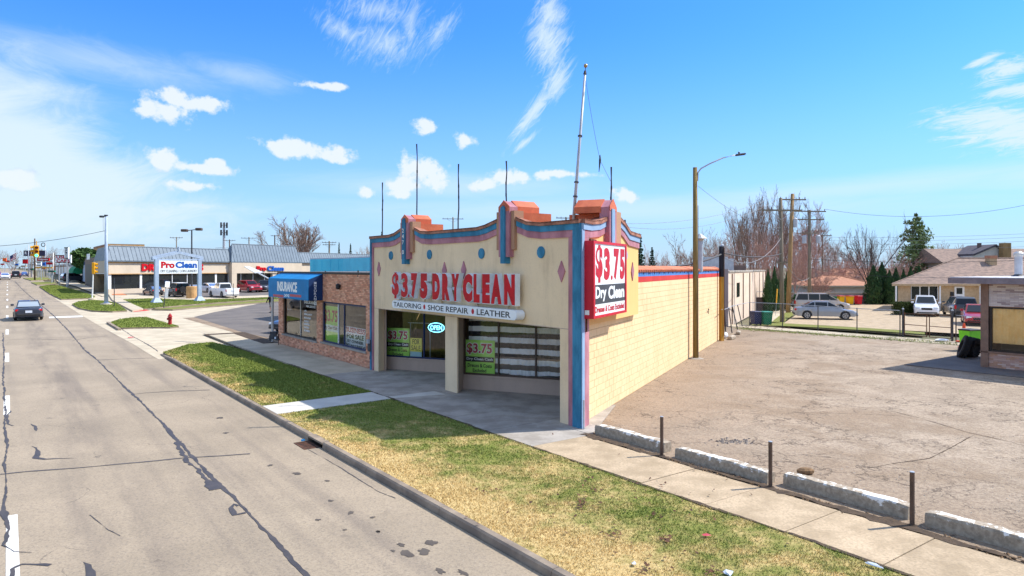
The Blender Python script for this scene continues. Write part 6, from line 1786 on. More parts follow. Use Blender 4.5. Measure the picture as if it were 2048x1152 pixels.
# stars and stripes
fpole = AT(20, 545, 260)
flg = thing('street_flag', 'flag with stripes flying from a pole far along the avenue', 'flag', V((fpole.x, fpole.y, gz(fpole.x, fpole.y))))
zt_ = AT(20, 512, 260).z
mb = M(); mb.tube([V((fpole.x, fpole.y, gz(fpole.x, fpole.y))), V((fpole.x, fpole.y, zt_ + .3))], .12, 6); mb.build('pole', MT['steel'], flg, True)
for i in range(7):
 mb = M(); mb.obox(V((fpole.x + .1 - 0, fpole.y, zt_ - .3 * (i + 1) - .1 * 0)), V((2.2, 0, 1.2)), V((0, .04, 0)), V((0, 0, .3))); mb.build('stripe', MT['flag_red' if i % 2 == 0 else 'sign_white'], flg, True)
mb = M(); mb.obox(V((fpole.x + .1, fpole.y - .03, zt_ - 1.2)), V((1.0, 0, .55)), V((0, .02, 0)), V((0, 0, 1.2))); mb.build('canton', MT['flag_blue'], flg, True)
# far shop fronts on both sides as the avenue closes
rs = random.Random(21)
for i, (pxa, pxb, t_, pyT, mt, lab) in enumerate([(58, 70, 13, 530, 'house_white', 'white far shop behind the dark street pole'), (40, 60, 15, 532, 'house_tan', 'tan far shop behind the parked traffic'), (88, 106, 14, 531, 'beige', 'beige far shop left of the white shop wall'),
     (24, 42, 16, 534, 'grey_brick', 'small grey far shop near the end of the avenue')]):
 t, a, b_, z0, zt_ = farbox('far_shop', lab, 'shop', pxa, pxb, t_, 10, pyT, mt)
 for f in (.1, .4, .7):
  mb = M(); mb.obox(a + (b_ - a) * f + V((0, 0, z0 + .6)) - m.to_3d() * .04, (b_ - a) * .2, m.to_3d() * .04, (0, 0, 2.4)); mb.build('window', MT['glass_dark'], t, True)
board('far_signal_board', 'orange road work board over the far end of the avenue', 5, 12, 516, 522.5, 210, 'cone', [], frame='sig_yellow')

for nm, lab, x0, x1, y0, y1, Y, mt in (('shop_sign', 'small white square sign left of the used car board posts', 100, 105, 519, 524, 170, 'sign_white'), ('shop_sign', 'thin yellow sign strip low along the far shops', 42, 52, 531, 533, 230, 'sig_yellow'), ('shop_sign', 'tiny blue sign over the far SUV', 30, 36, 527, 531, 260, 'print_blue'),
     ('shop_sign', 'tiny white sign beside the flag pole', 22, 29, 524, 528, 280, 'sign_white'), ('shop_sign', 'dark green street name panel on the far verge', 60, 66, 537, 540, 170, 'bin_green'), ('shop_sign', 'small orange sign beyond the blue and white pylon sign', 83, 90, 535, 538, 175, 'cone'),
     ('shop_sign', 'small red sign at the very left edge of the far avenue', 1, 8, 527, 530, 300, 'letter_red'), ('shop_sign', 'white fascia board over the far pharmacy', 56, 72, 525.5, 529, 210, 'poster_white')):
 board(nm, lab, x0, x1, y0, y1, Y, mt, [])
# ------------------------------------------------------------------ vehicles (local x = forward, y = left)
def lerp_tab(tab, x):
 for (a, za), (b_, zb) in zip(tab[:-1], tab[1:]):
  if x <= b_: return za + (zb - za) * max(0, min(1, (x - a) / (b_ - a)))
 return tab[-1][1]
KINDS = {
 'sedan': dict(L=4.75, W=1.83, wb=(.205, .80), r=.33, belt=[(0, .80), (.02, .93), (.16, .99), (.24, .96), (.62, .92), (.74, .88), (.93, .72), (1, .56)],
   cab=[(.12, .97), (.29, 1.40), (.36, 1.455), (.54, 1.45), (.76, .90)], pil=[.33, .53]),
 'suv': dict(L=4.7, W=1.88, wb=(.20, .81), r=.36, belt=[(0, .85), (.015, 1.02), (.05, 1.06), (.62, 1.05), (.74, 1.02), (.93, .90), (1, .68)],
   cab=[(.015, 1.05), (.06, 1.58), (.12, 1.69), (.54, 1.68), (.74, 1.04)], pil=[.24, .42, .58]),
 'van': dict(L=5.0, W=1.95, wb=(.20, .81), r=.34, belt=[(0, .85), (.012, 1.02), (.05, 1.06), (.72, 1.0), (.84, .93), (.95, .80), (1, .6)],
   cab=[(.012, 1.05), (.05, 1.62), (.11, 1.74), (.58, 1.72), (.84, .96)], pil=[.26, .46, .64]),
 'jeep': dict(L=4.6, W=1.88, wb=(.19, .80), r=.40, belt=[(0, 1.0), (.02, 1.15), (.7, 1.15), (.72, 1.14), (.96, 1.08), (1, .9)],
   cab=[(.015, 1.14), (.02, 1.74), (.07, 1.80), (.60, 1.80), (.70, 1.14)], pil=[.26, .46]),
 'pickup': dict(L=5.7, W=2.0, wb=(.21, .80), r=.40, belt=[(0, 1.05), (.01, 1.12), (.37, 1.12), (.40, 1.14), (.72, 1.12), (.95, 1.02), (1, .75)],
    cab=[(.385, 1.12), (.41, 1.80), (.45, 1.88), (.62, 1.86), (.73, 1.12)], pil=[.53]),
}
def car(name, label, kind, col, loc, head, scale=1.0, cat='car', lights=True, plate=True, group=None, shell=None):
 K = KINDS[kind]; L, W, r = K['L'], K['W'], K['r']
 t = thing(name, label, cat, loc, math.atan2(head[1], head[0]), group)
 if scale != 1.0: t.scale = (scale,) * 3
 X = lambda f: (f - .5) * L
 wx = [X(f) for f in K['wb']]
 st_ = sorted(set([0, .012, .03, .06, .1, .14, .5, .55, .6, .66, .72, .78, .86, .9, .94, .97, .988, 1] + [f for f, _ in K['belt']] + [(x + (r + .06) * math.cos(a * math.pi / 10)) / L + .5 for x in wx for a in range(11)] + [.3, .36, .42]))
 st_ = [f for f in st_ if 0 <= f <= 1]
 ring = []
 for f in st_:
  x = X(f); zb = .24 if .04 < f < .96 else .30
  arch = 0
  for q_ in wx:
   dx = abs(x - q_)
   if dx < r + .06: arch = max(arch, r + math.sqrt(max(0, (r + .06) ** 2 - dx * dx)) - .02)
  zl = max(zb, arch)
  e = min(f, 1 - f)
  hw = W / 2 * (1 - .20 * max(0, 1 - e / .07) ** 2 - .03 * max(0, 1 - e / .2))
  zt = lerp_tab(K['belt'], f)
  zs = zt - .10
  ring.append([(x, hw * .80, zl), (x, hw * .985, zl + .02), (x, hw, max(zl + .03, .30 + (zs - .3) * .55)), (x, hw * .985, max(zl + .04, zs)), (x, hw * .93, max(zl + .05, zt - .02)), (x, hw * .80, max(zl + .06, zt)), (x, 0, max(zl + .06, zt + .015))])
 mb = M(); n = len(ring[0])
 full = [[(p[0], -p[1], p[2]) for p in rg] + [p for p in rg[-2::-1]] for rg in ring]
 N = len(full[0])
 for rg in full: mb.v += rg
 for i in range(len(full) - 1):
  for j in range(N - 1): a = i * N + j; mb.f.append((a, a + 1, a + N + 1, a + N))
  mb.f.append((i * N, (i + 1) * N, (i + 1) * N + N - 1, i * N + N - 1))
 mb.f.append(tuple(range(N))); mb.f.append(tuple(range((len(full) - 1) * N, len(full) * N))[::-1])
 body = mb.build('body', MT[col], t, smooth=True)
 body.data.set_sharp_from_angle(angle=math.radians(38))
 # greenhouse
 C = [(X(f), z) for f, z in K['cab']]
 yb, yt = W / 2 * .88, W / 2 * .70
 zlo = min(C[0][1], C[-1][1]) - .03
 ztop = max(z for _, z in C)
 hwid = lambda z: yb + (yt - yb) * max(0, min(1, (z - zlo) / (ztop - zlo)))
 cb = M(); rows = []
 zb0 = [(C[0][0], C[0][1] - .04)] + C[1:-1] + [(C[-1][0], C[-1][1] - .04)]
 for (x, z) in zb0: rows.append([(x, -hwid(z), z), (x, -hwid(z) * .9, z + .012), (x, hwid(z) * .9, z + .012), (x, hwid(z), z)])
 for q_ in rows: cb.v += q_
 for i in range(len(rows) - 1):
  for j in range(3): a = i * 4 + j; cb.f.append((a, a + 1, a + 5, a + 4))
 k0 = len(cb.v)
 left = [(x, hwid(z), z) for x, z in zb0]; cb.poly(left[::-1]); cb.poly([(x, -y, z) for x, y, z in left])
 cab = cb.build('cabin', MT[shell or col], t)
 def zc(x):
  return lerp_tab([(a, b_) for a, b_ in C], x)
 def quad(name, pts): g = M(); g.poly(pts); g.build(name, MT['glass_car'], t)
 def sl(p, q_, k): return (p[0] + (q_[0] - p[0]) * k, p[1] + (q_[1] - p[1]) * k)
 # rear window and windscreen sit just outside their slopes
 for nm, a, b_, sgn in (('rear_window', C[0], C[1], -1), ('windscreen', C[-1], C[-2], 1)):
  p, q_ = sl(a, b_, .10), sl(a, b_, .92)
  dx, dz = q_[0] - p[0], q_[1] - p[1]; ln = math.hypot(dx, dz); nx, nz = (dz / ln * sgn, -dx / ln * sgn) if sgn > 0 else (-dz / ln, dx / ln)
  o_ = .022
  quad(nm, [(p[0] + nx * o_, -hwid(p[1]) * .9, p[1] + nz * o_), (p[0] + nx * o_, hwid(p[1]) * .9, p[1] + nz * o_), (q_[0] + nx * o_, hwid(q_[1]) * .88, q_[1] + nz * o_), (q_[0] + nx * o_, -hwid(q_[1]) * .88, q_[1] + nz * o_)])
 zl_, zh = max(C[0][1], C[-1][1]) + .05, ztop - .085
 def xr(z): return C[0][0] + (C[1][0] - C[0][0]) * min(1, (z - C[0][1]) / (C[1][1] - C[0][1])) + (0 if z <= C[1][1] else (C[2][0] - C[1][0]) * (z - C[1][1]) / max(.01, C[2][1] - C[1][1]))
 def xf(z): return C[-1][0] + (C[-2][0] - C[-1][0]) * (z - C[-1][1]) / (C[-2][1] - C[-1][1])
 ed = [None] + [X(f) for f in K['pil']] + [None]
 for i in range(len(ed) - 1):
  a0 = xr(zl_) + .10 if ed[i] is None else ed[i] + .035; a1 = xr(zh) + .08 if ed[i] is None else ed[i] + .035
  b0 = xf(zl_) - .10 if ed[i + 1] is None else ed[i + 1] - .035; b1 = xf(zh) - .08 if ed[i + 1] is None else ed[i + 1] - .035
  if b0 - a0 < .12: continue
  if b1 - a1 < .04: a1 = b1 - .05
  for s_ in (-1, 1):
   quad('side_window', [(a0, s_ * (hwid(zl_) + .008), zl_), (b0, s_ * (hwid(zl_) + .008), zl_), (b1, s_ * (hwid(zh) + .008), zh), (a1, s_ * (hwid(zh) + .008), zh)])
 for q_ in wx:
  for s_ in (-1, 1):
   y = s_ * (W / 2 - .20); g = M(); g.tube([(q_, y, r), (q_, y + s_ * .04, r), (q_, y + s_ * .17, r), (q_, y + s_ * .19, r)], [r * .92, r, r, r * .9], 20); ty = g.build('wheel', MT['rubber'], t)
   g = M(); g.tube([(q_, y + s_ * .188, r), (q_, y + s_ * .196, r)], r * .66, 16); 
   rim = g.build('rim', MT['rim'], ty)
   g = M()
   for k in range(5):
    a = k * 1.2566 + .6; c_, sn = math.cos(a), math.sin(a)
    g.tube([(q_ + c_ * r * .2, y + s_ * .199, r + sn * r * .2), (q_ + c_ * r * .56, y + s_ * .199, r + sn * r * .56)], r * .10, 4)
   g.build('rim_gap', MT['trim_black'], ty)
  g = M(); g.tube([(q_, -W / 2 + .03, r), (q_, W / 2 - .03, r)], r + .03, 14) if False else None
 g = M(); g.box((0, 0, .42), (L * .84, W * .78, .36)); g.build('underbody', MT['trim_black'], t)
 zr, zf = lerp_tab(K['belt'], .015), lerp_tab(K['belt'], .975)
 if lights:
  tall = kind in ('suv', 'van', 'jeep', 'pickup')
  for s_ in (-1, 1):
   hw = W / 2
   g = M()
   if tall: g.cbox((X(.018), s_ * hw * .83, zr - .16), (.14, .15, .34), .03)
   else: g.cbox((X(.025), s_ * hw * .68, zr - .12), (.2, .44, .17), .04)
   g.build('tail_light', MT['lamp_red'], t)
   g = M(); g.cbox((X(.962), s_ * hw * .70, zf - .02 - (.06 if kind == 'pickup' else 0)), (.26, .36, .16), .05); g.build('headlight', MT['lamp_clear'], t)
 g = M(); g.cbox((X(.992), 0, zf - .10), (.10, W * .44, .20), .03); g.build('grille', MT['trim_black'], t)
 g = M(); g.cbox((X(.006), 0, .44), (.14, W * .82, .20), .05); g.build('rear_bumper', MT['alu' if kind == 'pickup' else 'trim_black'], t)
 g = M(); g.cbox((X(.990), 0, .36), (.12, W * .80, .14), .04); g.build('front_bumper', MT['trim_black'], t)
 if plate:
  g = M(); g.box((X(0) - .02, 0, (zr - .22) if not kind == 'jeep' else .7), (.03, .42, .17)); g.build('number_plate', MT['plate'], t)
 for s_ in (-1, 1):
  g = M(); g.cbox((xf(zl_) - .15, s_ * (W / 2 + .08), zl_ + .06), (.12, .22, .15), .03); g.build('mirror', MT[col], t)
 for s_ in (-1, 1):
  for f in K['pil'][-2:]:
   g = M(); g.cbox((X(f) - .16, s_ * (W / 2 - .0), lerp_tab(K['belt'], f) - .14), (.18, .04, .04), .01); g.build('door_handle', MT['trim_black' if kind != 'sedan' else col], t)
 if kind == 'pickup':
  g = M(); g.box((X(.19), 0, 1.09), (L * .35, W * .78, .10)); g.build('bed', MT['trim_black'], t)
  for s_ in (-1, 1):
   g = M(); g.cbox((X(.195), s_ * W * .44, 1.15), (L * .37, .14, .12), .03); g.build('bed_rail', MT[col], t)
  g = M(); g.cbox((X(.012), 0, 1.02), (.1, W * .86, .34), .03); g.build('tailgate', MT[col], t)
 if kind == 'jeep':
  g = M(); g.tube([(X(0) - .02, 0, 1.0), (X(0) - .26, 0, 1.0)], .38, 18); g.build('spare_wheel', MT['rubber'], t)
 return t
hu = (u.x, u.y)
c = G(57.5, 642, ZR); c = c + u * 2.25; c.z = ZR + gz(c.x, c.y)
sed = car('sedan', 'dark navy sedan driving away in the lane nearest the kerb', 'sedan', 'car_navy', c, hu)
c = G(10, 559.8, ZR) + u * 2; c.z = ZR + gz(c.x, c.y)
car('sedan', 'small white sedan far off at the left edge of the avenue', 'sedan', 'car_white', c, hu)
c = G(31.5, 556.8, ZR) + u * 2; c.z = ZR + gz(c.x, c.y)
car('suv', 'black SUV with red tail lights far off on the avenue', 'suv', 'car_black', c, hu)
c = G(5, 556.5, ZR) + u * 4 + m * -1.0; c.z = ZR + gz(c.x, c.y)
car('sedan', 'red sedan beyond the small white one on the avenue', 'sedan', 'car_red', c, hu)
c = G(49, 553.5, ZR) + u * 3; c.z = ZR + gz(c.x, c.y)
car('sedan', 'blue sedan turning in the distance beside the street poles', 'sedan', 'car_blue', c, hu, scale=.8)
c = G(149, 563, 0); c.z = gz(c.x, c.y)
car('suv', 'dark SUV parked before the slate blue shop', 'suv', 'car_dark', c, (.6, .8))
def lotcar(px, py, *a, **k):
 c = G(px, py, -.11); return car(*a[:4], c, *a[4:], **k)
lotcar(306, 590, 'sedan', 'charcoal sedan parked nearest the left corner of the laundry', 'sedan', 'car_dark', (-.72, .70), scale=.82)
lotcar(357, 593, 'jeep', 'boxy black off road car with a pale roof behind the pylon sign', 'jeep', 'car_black', (-.62, .78), cat='off-road car', shell='car_black', scale=.95)
lotcar(388, 589, 'sedan', 'silver sedan half hidden by the drum of the parking lamp', 'sedan', 'car_silver', (-.5, .86), scale=.9)
lotcar(416, 584, 'sedan', 'pale white sedan parked between the pylon sign and the pickup', 'sedan', 'car_white', (-.8, .6), scale=.9)
lotcar(447, 594, 'pickup', 'white pickup truck parked on the laundry lot', 'pickup', 'car_white', (-.72, .69), cat='pickup', scale=.94)
lotcar(499, 584, 'suv', 'red SUV facing out of the laundry lot', 'suv', 'car_red', (.72, -.69))
lotcar(530, 583, 'suv', 'charcoal SUV parked between the red one and the blue awning', 'suv', 'car_dark', (.1, -.99))
c = G(566, 667, -.11); car('sedan', 'dark blue car mostly hidden behind the brick office corner', 'sedan', 'car_navy', c + V((.9, 1.8, 0)), (-.55, -.83))
# behind the back fence
car('sedan', 'silver sedan parked beyond the back fence', 'sedan', 'car_silver', G(1649, 637.5), (.955, -.295))
car('minivan', 'champagne minivan parked behind the silver sedan', 'van', 'car_champagne', G(1641, 622), (.968, -.25), cat='minivan')
car('suv', 'white SUV facing the street before the tan bungalow', 'suv', 'car_white', G(1860, 633.5) + V((.8, 2.0, 0)), (-.47, -.88))
car('suv', 'dark grey SUV beside the kiosk post, before the bungalow door', 'suv', 'car_dark', G(1942, 634) + V((0, 1.5, 0)), (.35, .93))
car('sedan', 'red car half hidden behind the kiosk corner post', 'sedan', 'car_red', G(1968, 651) + V((.3, 1.2, 0)), (-.5, -.866))
# jeep gets its pale roof
for o in bpy.data.objects:
 if o.parent is not None and o.parent.name.startswith('jeep') and o.name.startswith('cabin'):
  g = M(); K = KINDS['jeep']; g.cbox((-.75, 0, 1.825), (2.5, 1.3, .06), .02); g.build('roof_panel', MT['white'], o.parent)
# person walking past the awning post
def person(loc, rz, label):
 me = bpy.data.meshes.new('person')
 vs_ = [(0, 0, .95), (0, 0, 1.18), (0, .01, 1.42), (0, .02, 1.52), (0, .03, 1.64), (0, .03, 1.74),
     (.10, 0, .92), (.14, .18, .50), (.14, .02, .09), (.14, .15, .03), (-.10, 0, .92), (-.13, -.14, .50), (-.13, -.36, .14), (-.13, -.24, .04),
     (.20, 0, 1.40), (.26, -.10, 1.12), (.24, .04, .88), (.24, .08, .78), (-.20, 0, 1.40), (-.26, .12, 1.13), (-.22, .26, .92), (-.22, .31, .83)]
 es = [(0, 1), (1, 2), (2, 3), (3, 4), (4, 5), (0, 6), (6, 7), (7, 8), (8, 9), (0, 10), (10, 11), (11, 12), (12, 13), (2, 14), (14, 15), (15, 16), (16, 17), (2, 18), (18, 19), (19, 20), (20, 21)]
 rad = [.15, .14, .15, .06, .095, .08, .10, .065, .05, .04, .10, .065, .05, .04, .065, .048, .035, .03, .065, .048, .035, .03]
 me.from_pydata(vs_, es, [])
 o = bpy.data.objects.new('person', me); COL.objects.link(o)
 for mt in ('cloth_black', 'cloth_blue', 'skin'): me.materials.append(MT[mt])
 sk = o.modifiers.new('skin', 'SKIN'); o.modifiers.new('smooth', 'SUBSURF').levels = 1
 for i, r in enumerate(rad): me.skin_vertices[0].data[i].radius = (r, r)
 me.skin_vertices[0].data[0].use_root = True
 bpy.context.view_layer.update()
 ev = bpy.data.meshes.new_from_object(o.evaluated_get(bpy.context.evaluated_depsgraph_get()))
 o.modifiers.clear(); o.data = ev
 ev.materials.clear()
 for mt in ('cloth_black', 'cloth_blue', 'skin'): ev.materials.append(MT[mt])
 for p in ev.polygons:
  z = p.center.z; p.use_smooth = True
  p.material_index = 2 if (z > 1.53 or (abs(p.center.x) > .2 and z < .86 and z > .7) or .12 < z < .5) else (1 if .5 <= z < .92 else 0)
 g = M(); g.ball((0, .03, 1.73), .105, 10, (1, 1.05, .8)); h_ = g.build('hair', MT['cloth_black'], o)
 for x, y, z in ((.055, -.04, 1.69), (-.055, -.04, 1.69)): pass
 g = M(); g.cbox((.14, .12, .03), (.10, .27, .07), .02); g.cbox((-.13, -.22, .05), (.10, .25, .07), .02); g.build('shoe', MT['black'], o)
 o.location = loc; o.rotation_euler = (0, 0, rz)
 return tag(o, label, 'person')
person(G(541, 625.5, -.11), 1.2, 'person in a black top walking across the side street past the awning post')
# ------------------------------------------------------------------ the lot and what stands behind it
def stop(s0, s1, t0, label, h_=.215):
 a, b_ = ST(s0, t0), ST(s1, t0); d = b_ - a; L = d.length; rz = math.atan2(d.y, d.x)
 r = random.Random(int(s0 * 10)); mb = M(); n = 14; W_ = .25
 for i in range(n + 1):
  x = -L / 2 + L * i / n; e = r.uniform(-.008, .008); f = .0 if 0 < i < n else .02
  hh = h_ + r.uniform(-.012, .008) - f
  mb.v += [(x, -W_ / 2 + e, -.05), (x, -W_ / 2 + e + .005, hh * .8), (x, -W_ / 2 + .03 + e, hh), (x, W_ / 2 - .03 + e, hh + r.uniform(-.006, .006)), (x, W_ / 2 + e, hh * .8), (x, W_ / 2 + e, -.05)]
 for i in range(n):
  for j in range(5): k = i * 6 + j; mb.f.append((k, k + 1, k + 7, k + 6))
 mb.f.append(tuple(range(6))); mb.f.append(tuple(range(n * 6, n * 6 + 6))[::-1])
 o = mb.build('parking_stop', MT['chip']); o.location = (a + b_) / 2; o.rotation_euler = (0, 0, rz)
 return tag(o, label, 'parking stop', 'concrete stops along the pavement')
def stp(pa, pb_, lab):
 a, b_ = G(*pa), G(*pb_); t_ = ((a + b_) / 2).dot(m) + .125; stop(a.dot(u), b_.dot(u), t_, lab)
stp((1185.6, 866.5), (1332, 903.5), 'bare grey concrete stop nearest the shop corner')
stp((1348.6, 914), (1536, 966), 'concrete stop with patches of white paint between the first two short posts')
stp((1561.7, 970), (1820, 1036), 'concrete stop with thick flaking white paint and a brown rock behind it')
stp((1850, 1048.6), (2135, 1130), 'flaking white concrete stop cut by the right edge of the photo')
pp = None
for px, py, pyT, lab in ((1323.5, 911, 833, 'short stained steel post between the two stops nearest the shop'), (1540.8, 974, 882, 'short stained steel post before the gap with the brown rock'), (1824.3, 1050.7, 946, 'short stained steel post nearest the right edge of the photo')):
 c = G(px, py); h_ = (py - pyT) / F * c.y
 if pp is None:
  pp = thing('short_post', lab, 'post', c, 0, 'short posts along the pavement')
  mb = M(); mb.tube([(0, 0, -.05), (0, 0, .86)], .038, 8); mb.build('pipe', MT['post_brown'], pp)
  mb = M(); mb.lathe((0, 0, .858), [(.04, 0), (.036, .012)], 8); mb.build('cap', MT['steel'], pp)
  mb = M(); mb.lathe((0, 0, -.03), [(.09, 0), (.07, .04)], 8); mb.build('foot_soil', MT['soil'], pp)
 else: dup(pp, c, .7, lab)
# lamp pole by the wall
c = G(1391.5, 716); c.z = -.02
lp_ = thing('street_lamp', 'olive wooden lamp pole with a long curved arm beside the yellow wall', 'street lamp', c)
hl = (716 - 334) / F * c.y
mb = M(); mb.tube([(0, 0, -.1), (-.02, 0, hl * .5), (-.03, 0, hl)], [.135, .115, .10], 12); mb.build('pole', MT['wood_olive'] if 'wood_olive' in MT else MT['wood_pole'], lp_, smooth=True)
def LP(px, py): p = AT(px, py, c.y); return (p.x - c.x, p.y - c.y, p.z - c.z)
mb = M(); mb.tube([LP(1395, 362), LP(1396, 345), LP(1402, 337), LP(1420, 327), LP(1445, 316), LP(1470, 310)], .035, 8); mb.tube([LP(1391, 345), LP(1397, 345)], .03, 6); mb.build('arm', MT['steel'], lp_, smooth=True)
mb = M(); a = V(LP(1481, 309)); mb.cbox(a, (.46, .22, .09), .03); mb.v = [(p[0], p[1], p[2] + (p[0] - a.x) * .12) for p in mb.v]; mb.build('lamp_head', MT['steel_dark'], lp_)
mb = M(); mb.lathe(V(LP(1478, 307.5)), [(.04, 0), (.05, .06), (.02, .1)], 8); mb.build('photocell', MT['black'], lp_)
mb = M(); mb.lathe((0, 0, -.06), [(.55, 0), (.4, .05), (.2, .10)], 14); mb.build('foot_gravel', MT['conc_grey'], lp_)
mb = M(); mb.tube([(.09, -.09, .2), (.085, -.085, hl * .8)], .014, 5); mb.build('cable', MT['wire_grey'], lp_)
# painted timber at the rear end of the wall
c = G(1443, 681); c.z = -.02
pt = thing('wall_end_pole', 'square timber pole painted yellow below and black above at the rear end of the wall', 'pole', c)
hh = (681 - 492) / F * c.y; hc = (681 - 553) / F * c.y
mb = M(); mb.box((0, 0, hc / 2 - .05), (.2, .2, hc + .1), .44); mb.build('painted_part', MT['pole_yellow'], pt)
mb = M(); mb.box((0, 0, (hc + hh) / 2), (.198, .198, hh - hc), .44); mb.build('black_part', MT['pole_black'], pt)
mb = M(); mb.lathe((.03, 0, hh), [(.1, 0), (.09, .08), (.03, .12)], 8); mb.build('weather_cap', MT['steel'], pt)
mb = M(); mb.tube([(.13, -.08, .3), (.13, -.08, hh - .1)], .02, 6); mb.build('conduit', MT['rust'], pt)
PTOP = c + V((0, 0, hh))
# flue on the shop roof and old air handler shapes behind
c = AT(1400, 541, 34); 
fl_ = thing('roof_flue', 'tall metal flue with a conical cap on the rear shop roof', 'flue', (c.x, c.y, 3.96))
mb = M(); mb.tube([(0, 0, 0), (0, 0, AT(1400, 478, 34).z - 3.96)], .14, 10); mb.build('pipe', MT['steel'], fl_)
mb = M(); z_ = AT(1400, 478, 34).z - 3.96; mb.lathe((0, 0, z_), [(.14, -.1), (.2, 0), (.36, .02), (.05, .26)], 12); mb.build('cap', MT['alu'], fl_)
def roofbox(px0, px1, py, Y, d, hgt, mat, name, lab):
 a, b_ = AT(px0, 541, Y), AT(px1, 541, Y); zt_ = AT(px0, py, Y).z
 t = thing(name, lab, name.replace('_', ' '), (a.x, a.y, 3.96)); mb = M(); mb.obox(V((a.x, a.y, 3.96)), V((b_.x - a.x, 0, 0)), (0, d, 0), (0, 0, zt_ - 3.96)); mb.build('case', MT[mat], t, True)
 mb = M(); mb.obox(V((a.x - .03, a.y - .03, zt_)), V((b_.x - a.x + .06, 0, 0)), (0, d + .06, 0), (0, 0, .04)); mb.build('lid', MT['steel'], t, True)
roofbox(1355, 1368, 534, 35, .8, .3, 'steel', 'air_unit', 'small grey air unit on the shop roof behind the clay tiles')
roofbox(1334, 1350, 536.5, 33, .6, .2, 'steel_blue', 'roof_vent', 'low blue grey vent on the shop roof behind the clay tiles')

# pale building behind the wall end
a, b_ = G(1457, 652), G(1530, 612)
pb = thing('pale_building', 'flat roofed pale stained building with a grey end wall behind the yellow wall', 'building', (a.x, a.y, 0))
d = (b_ - a); d.z = 0
a2 = a - m * 0 + (-nr) * 1.3
HB = AT(1457, 545, a.y).z
wide = -nr * 8
mb = M(); mb.obox(V((a.x, a.y, -.1)), d, wide, (0, 0, HB + .1)); mb.build('wall', MT['wall_pink'], pb, True)
mb = M(); mb.obox(V((a.x, a.y, -.1)) - d.normalized() * .2, d.normalized() * .2, wide + nr * -.01, (0, 0, HB + .35)); mb.build('end_wall', MT['wall_grey'], pb, True)
mb = M(); mb.obox(V((a.x, a.y, HB)) + nr * .06, d, wide, (0, 0, .12)); mb.build('roof', MT['conc_grey'], pb, True)
for f in (.06, .3, .47, .62, .78, .9):
 mb = M(); mb.obox(V((a.x, a.y, 0)) + d * f + nr * .005, d.normalized() * .12, nr * .06, (0, 0, HB - .1)); mb.build('downpipe', MT['wall_pink' if f > .5 else 'rust'], pb, True)
mb = M(); mb.obox(V((a.x, a.y, 1.9)) + d * .16 + nr * .003, d * .06, nr * .03, (0, 0, 1.1)); mb.build('window', MT['glass_dark'], pb, True)
mb = M(); p = V((a.x, a.y, HB + .12)) + d * .25 - nr * 2; mb.box(p + V((0, 0, .55)), (1.6, 1.6, 1.1)); mb.box(p + V((2.0, 2.5, .5)), (.5, .5, 1.0)); mb.build('roof_unit', MT['steel'], pb, True)
mb = M(); p = V((a.x, a.y, HB + .12)) + d * .55 - nr * 3; mb.box(p + V((0, 0, .22)), (4.5, 2, .44)); mb.build('roof_box', MT['brown_box'], pb, True)

# ---- back of the lot: alley, lawn, parking court
AT_ = 41.4
sheet('alley', [ST(33, 41.6), ST(-30, 41.6), ST(-30, 43.4), ST(33, 43.4)], -.008, MT['conc'])
sheet('lawn', [G(1500, 645), G(1566, 646.5), G(1640, 650.5), G(1780, 659), G(1850, 665), G(1850, 668.5), G(1740, 661), G(1640, 655), G(1560, 651.5), G(1505, 650)], .004, MT['lawn_green'], depth=.03)
sheet('lawn', [G(1543, 644), G(1558, 632), G(1578, 622), G(1590, 627), G(1572, 640), G(1568, 647)], .005, MT['lawn_green'], depth=.03)
sheet('parking_court', [G(1566, 647), G(1598, 626), G(1600, 606), G(1800, 606), G(2300, 608), G(2500, 690), G(2000, 672), G(1800, 660), G(1640, 650)], -.004, MT['conc_old'])
sheet('path', [G(1515, 641), G(1560, 616), G(1590, 606), G(1604, 606), G(1572, 640), G(1560, 646)], -.002, MT['conc'])
# chain link runs
def chain(a, b_, h_, parent, z=0.0, step=.16):
 a, b_ = V((a.x, a.y, z)), V((b_.x, b_.y, z)); d = (b_ - a); L = d.length; d.normalize(); n_ = V((d.y, -d.x, 0)); wd = .002
 mb = M(); k = -int(h_ / step)
 while k * step < L:
  for sg in (1, -1):
   x0, x1 = k * step, k * step + h_
   z0, z1 = (0, h_) if sg > 0 else (h_, 0)
   if x0 < 0: f = -x0 / h_; z0 = z0 + (z1 - z0) * f; x0 = 0
   if x1 > L: f = (L - x0) / max(1e-6, (k * step + h_ - x0)); z1 = z0 + (z1 - z0) * f; x1 = L
   if x1 - x0 > .02:
    p, q_ = a + d * x0 + V((0, 0, z0 + .03)), a + d * x1 + V((0, 0, z1 + .03)); up = V((0, 0, wd))
    mb.add([p - up, q_ - up, q_ + up, p + up], [(0, 1, 2, 3)])
  k += 1
 o = mb.build('chain_mesh', MT['steel'], parent, True); o['kind'] = 'stuff'
def fence_run(name, label, pts, hs, rail=True, cat='fence', mesh=True, postr=.032):
 t = thing(name, label, cat, (pts[0].x, pts[0].y, 0))
 for p, h_ in zip(pts, hs):
  mb = M(); mb.tube([V((p.x, p.y, -.1)), V((p.x, p.y, h_))], postr, 7); mb.build('post', MT['steel_dark'], t, True)
 for (p, h_), (q_, h2) in zip(list(zip(pts, hs))[:-1], list(zip(pts, hs))[1:]):
  if rail:
   mb = M(); mb.tube([V((p.x, p.y, h_ - .03)), V((q_.x, q_.y, h2 - .03))], .022, 6); mb.build('rail', MT['steel'], t, True)
  if mesh: chain(p, q_, min(h_, h2) - .06, t)
 return t
def fp(px, py, pyT): p = G(px, py); return p, (py - pyT) / F * p.y
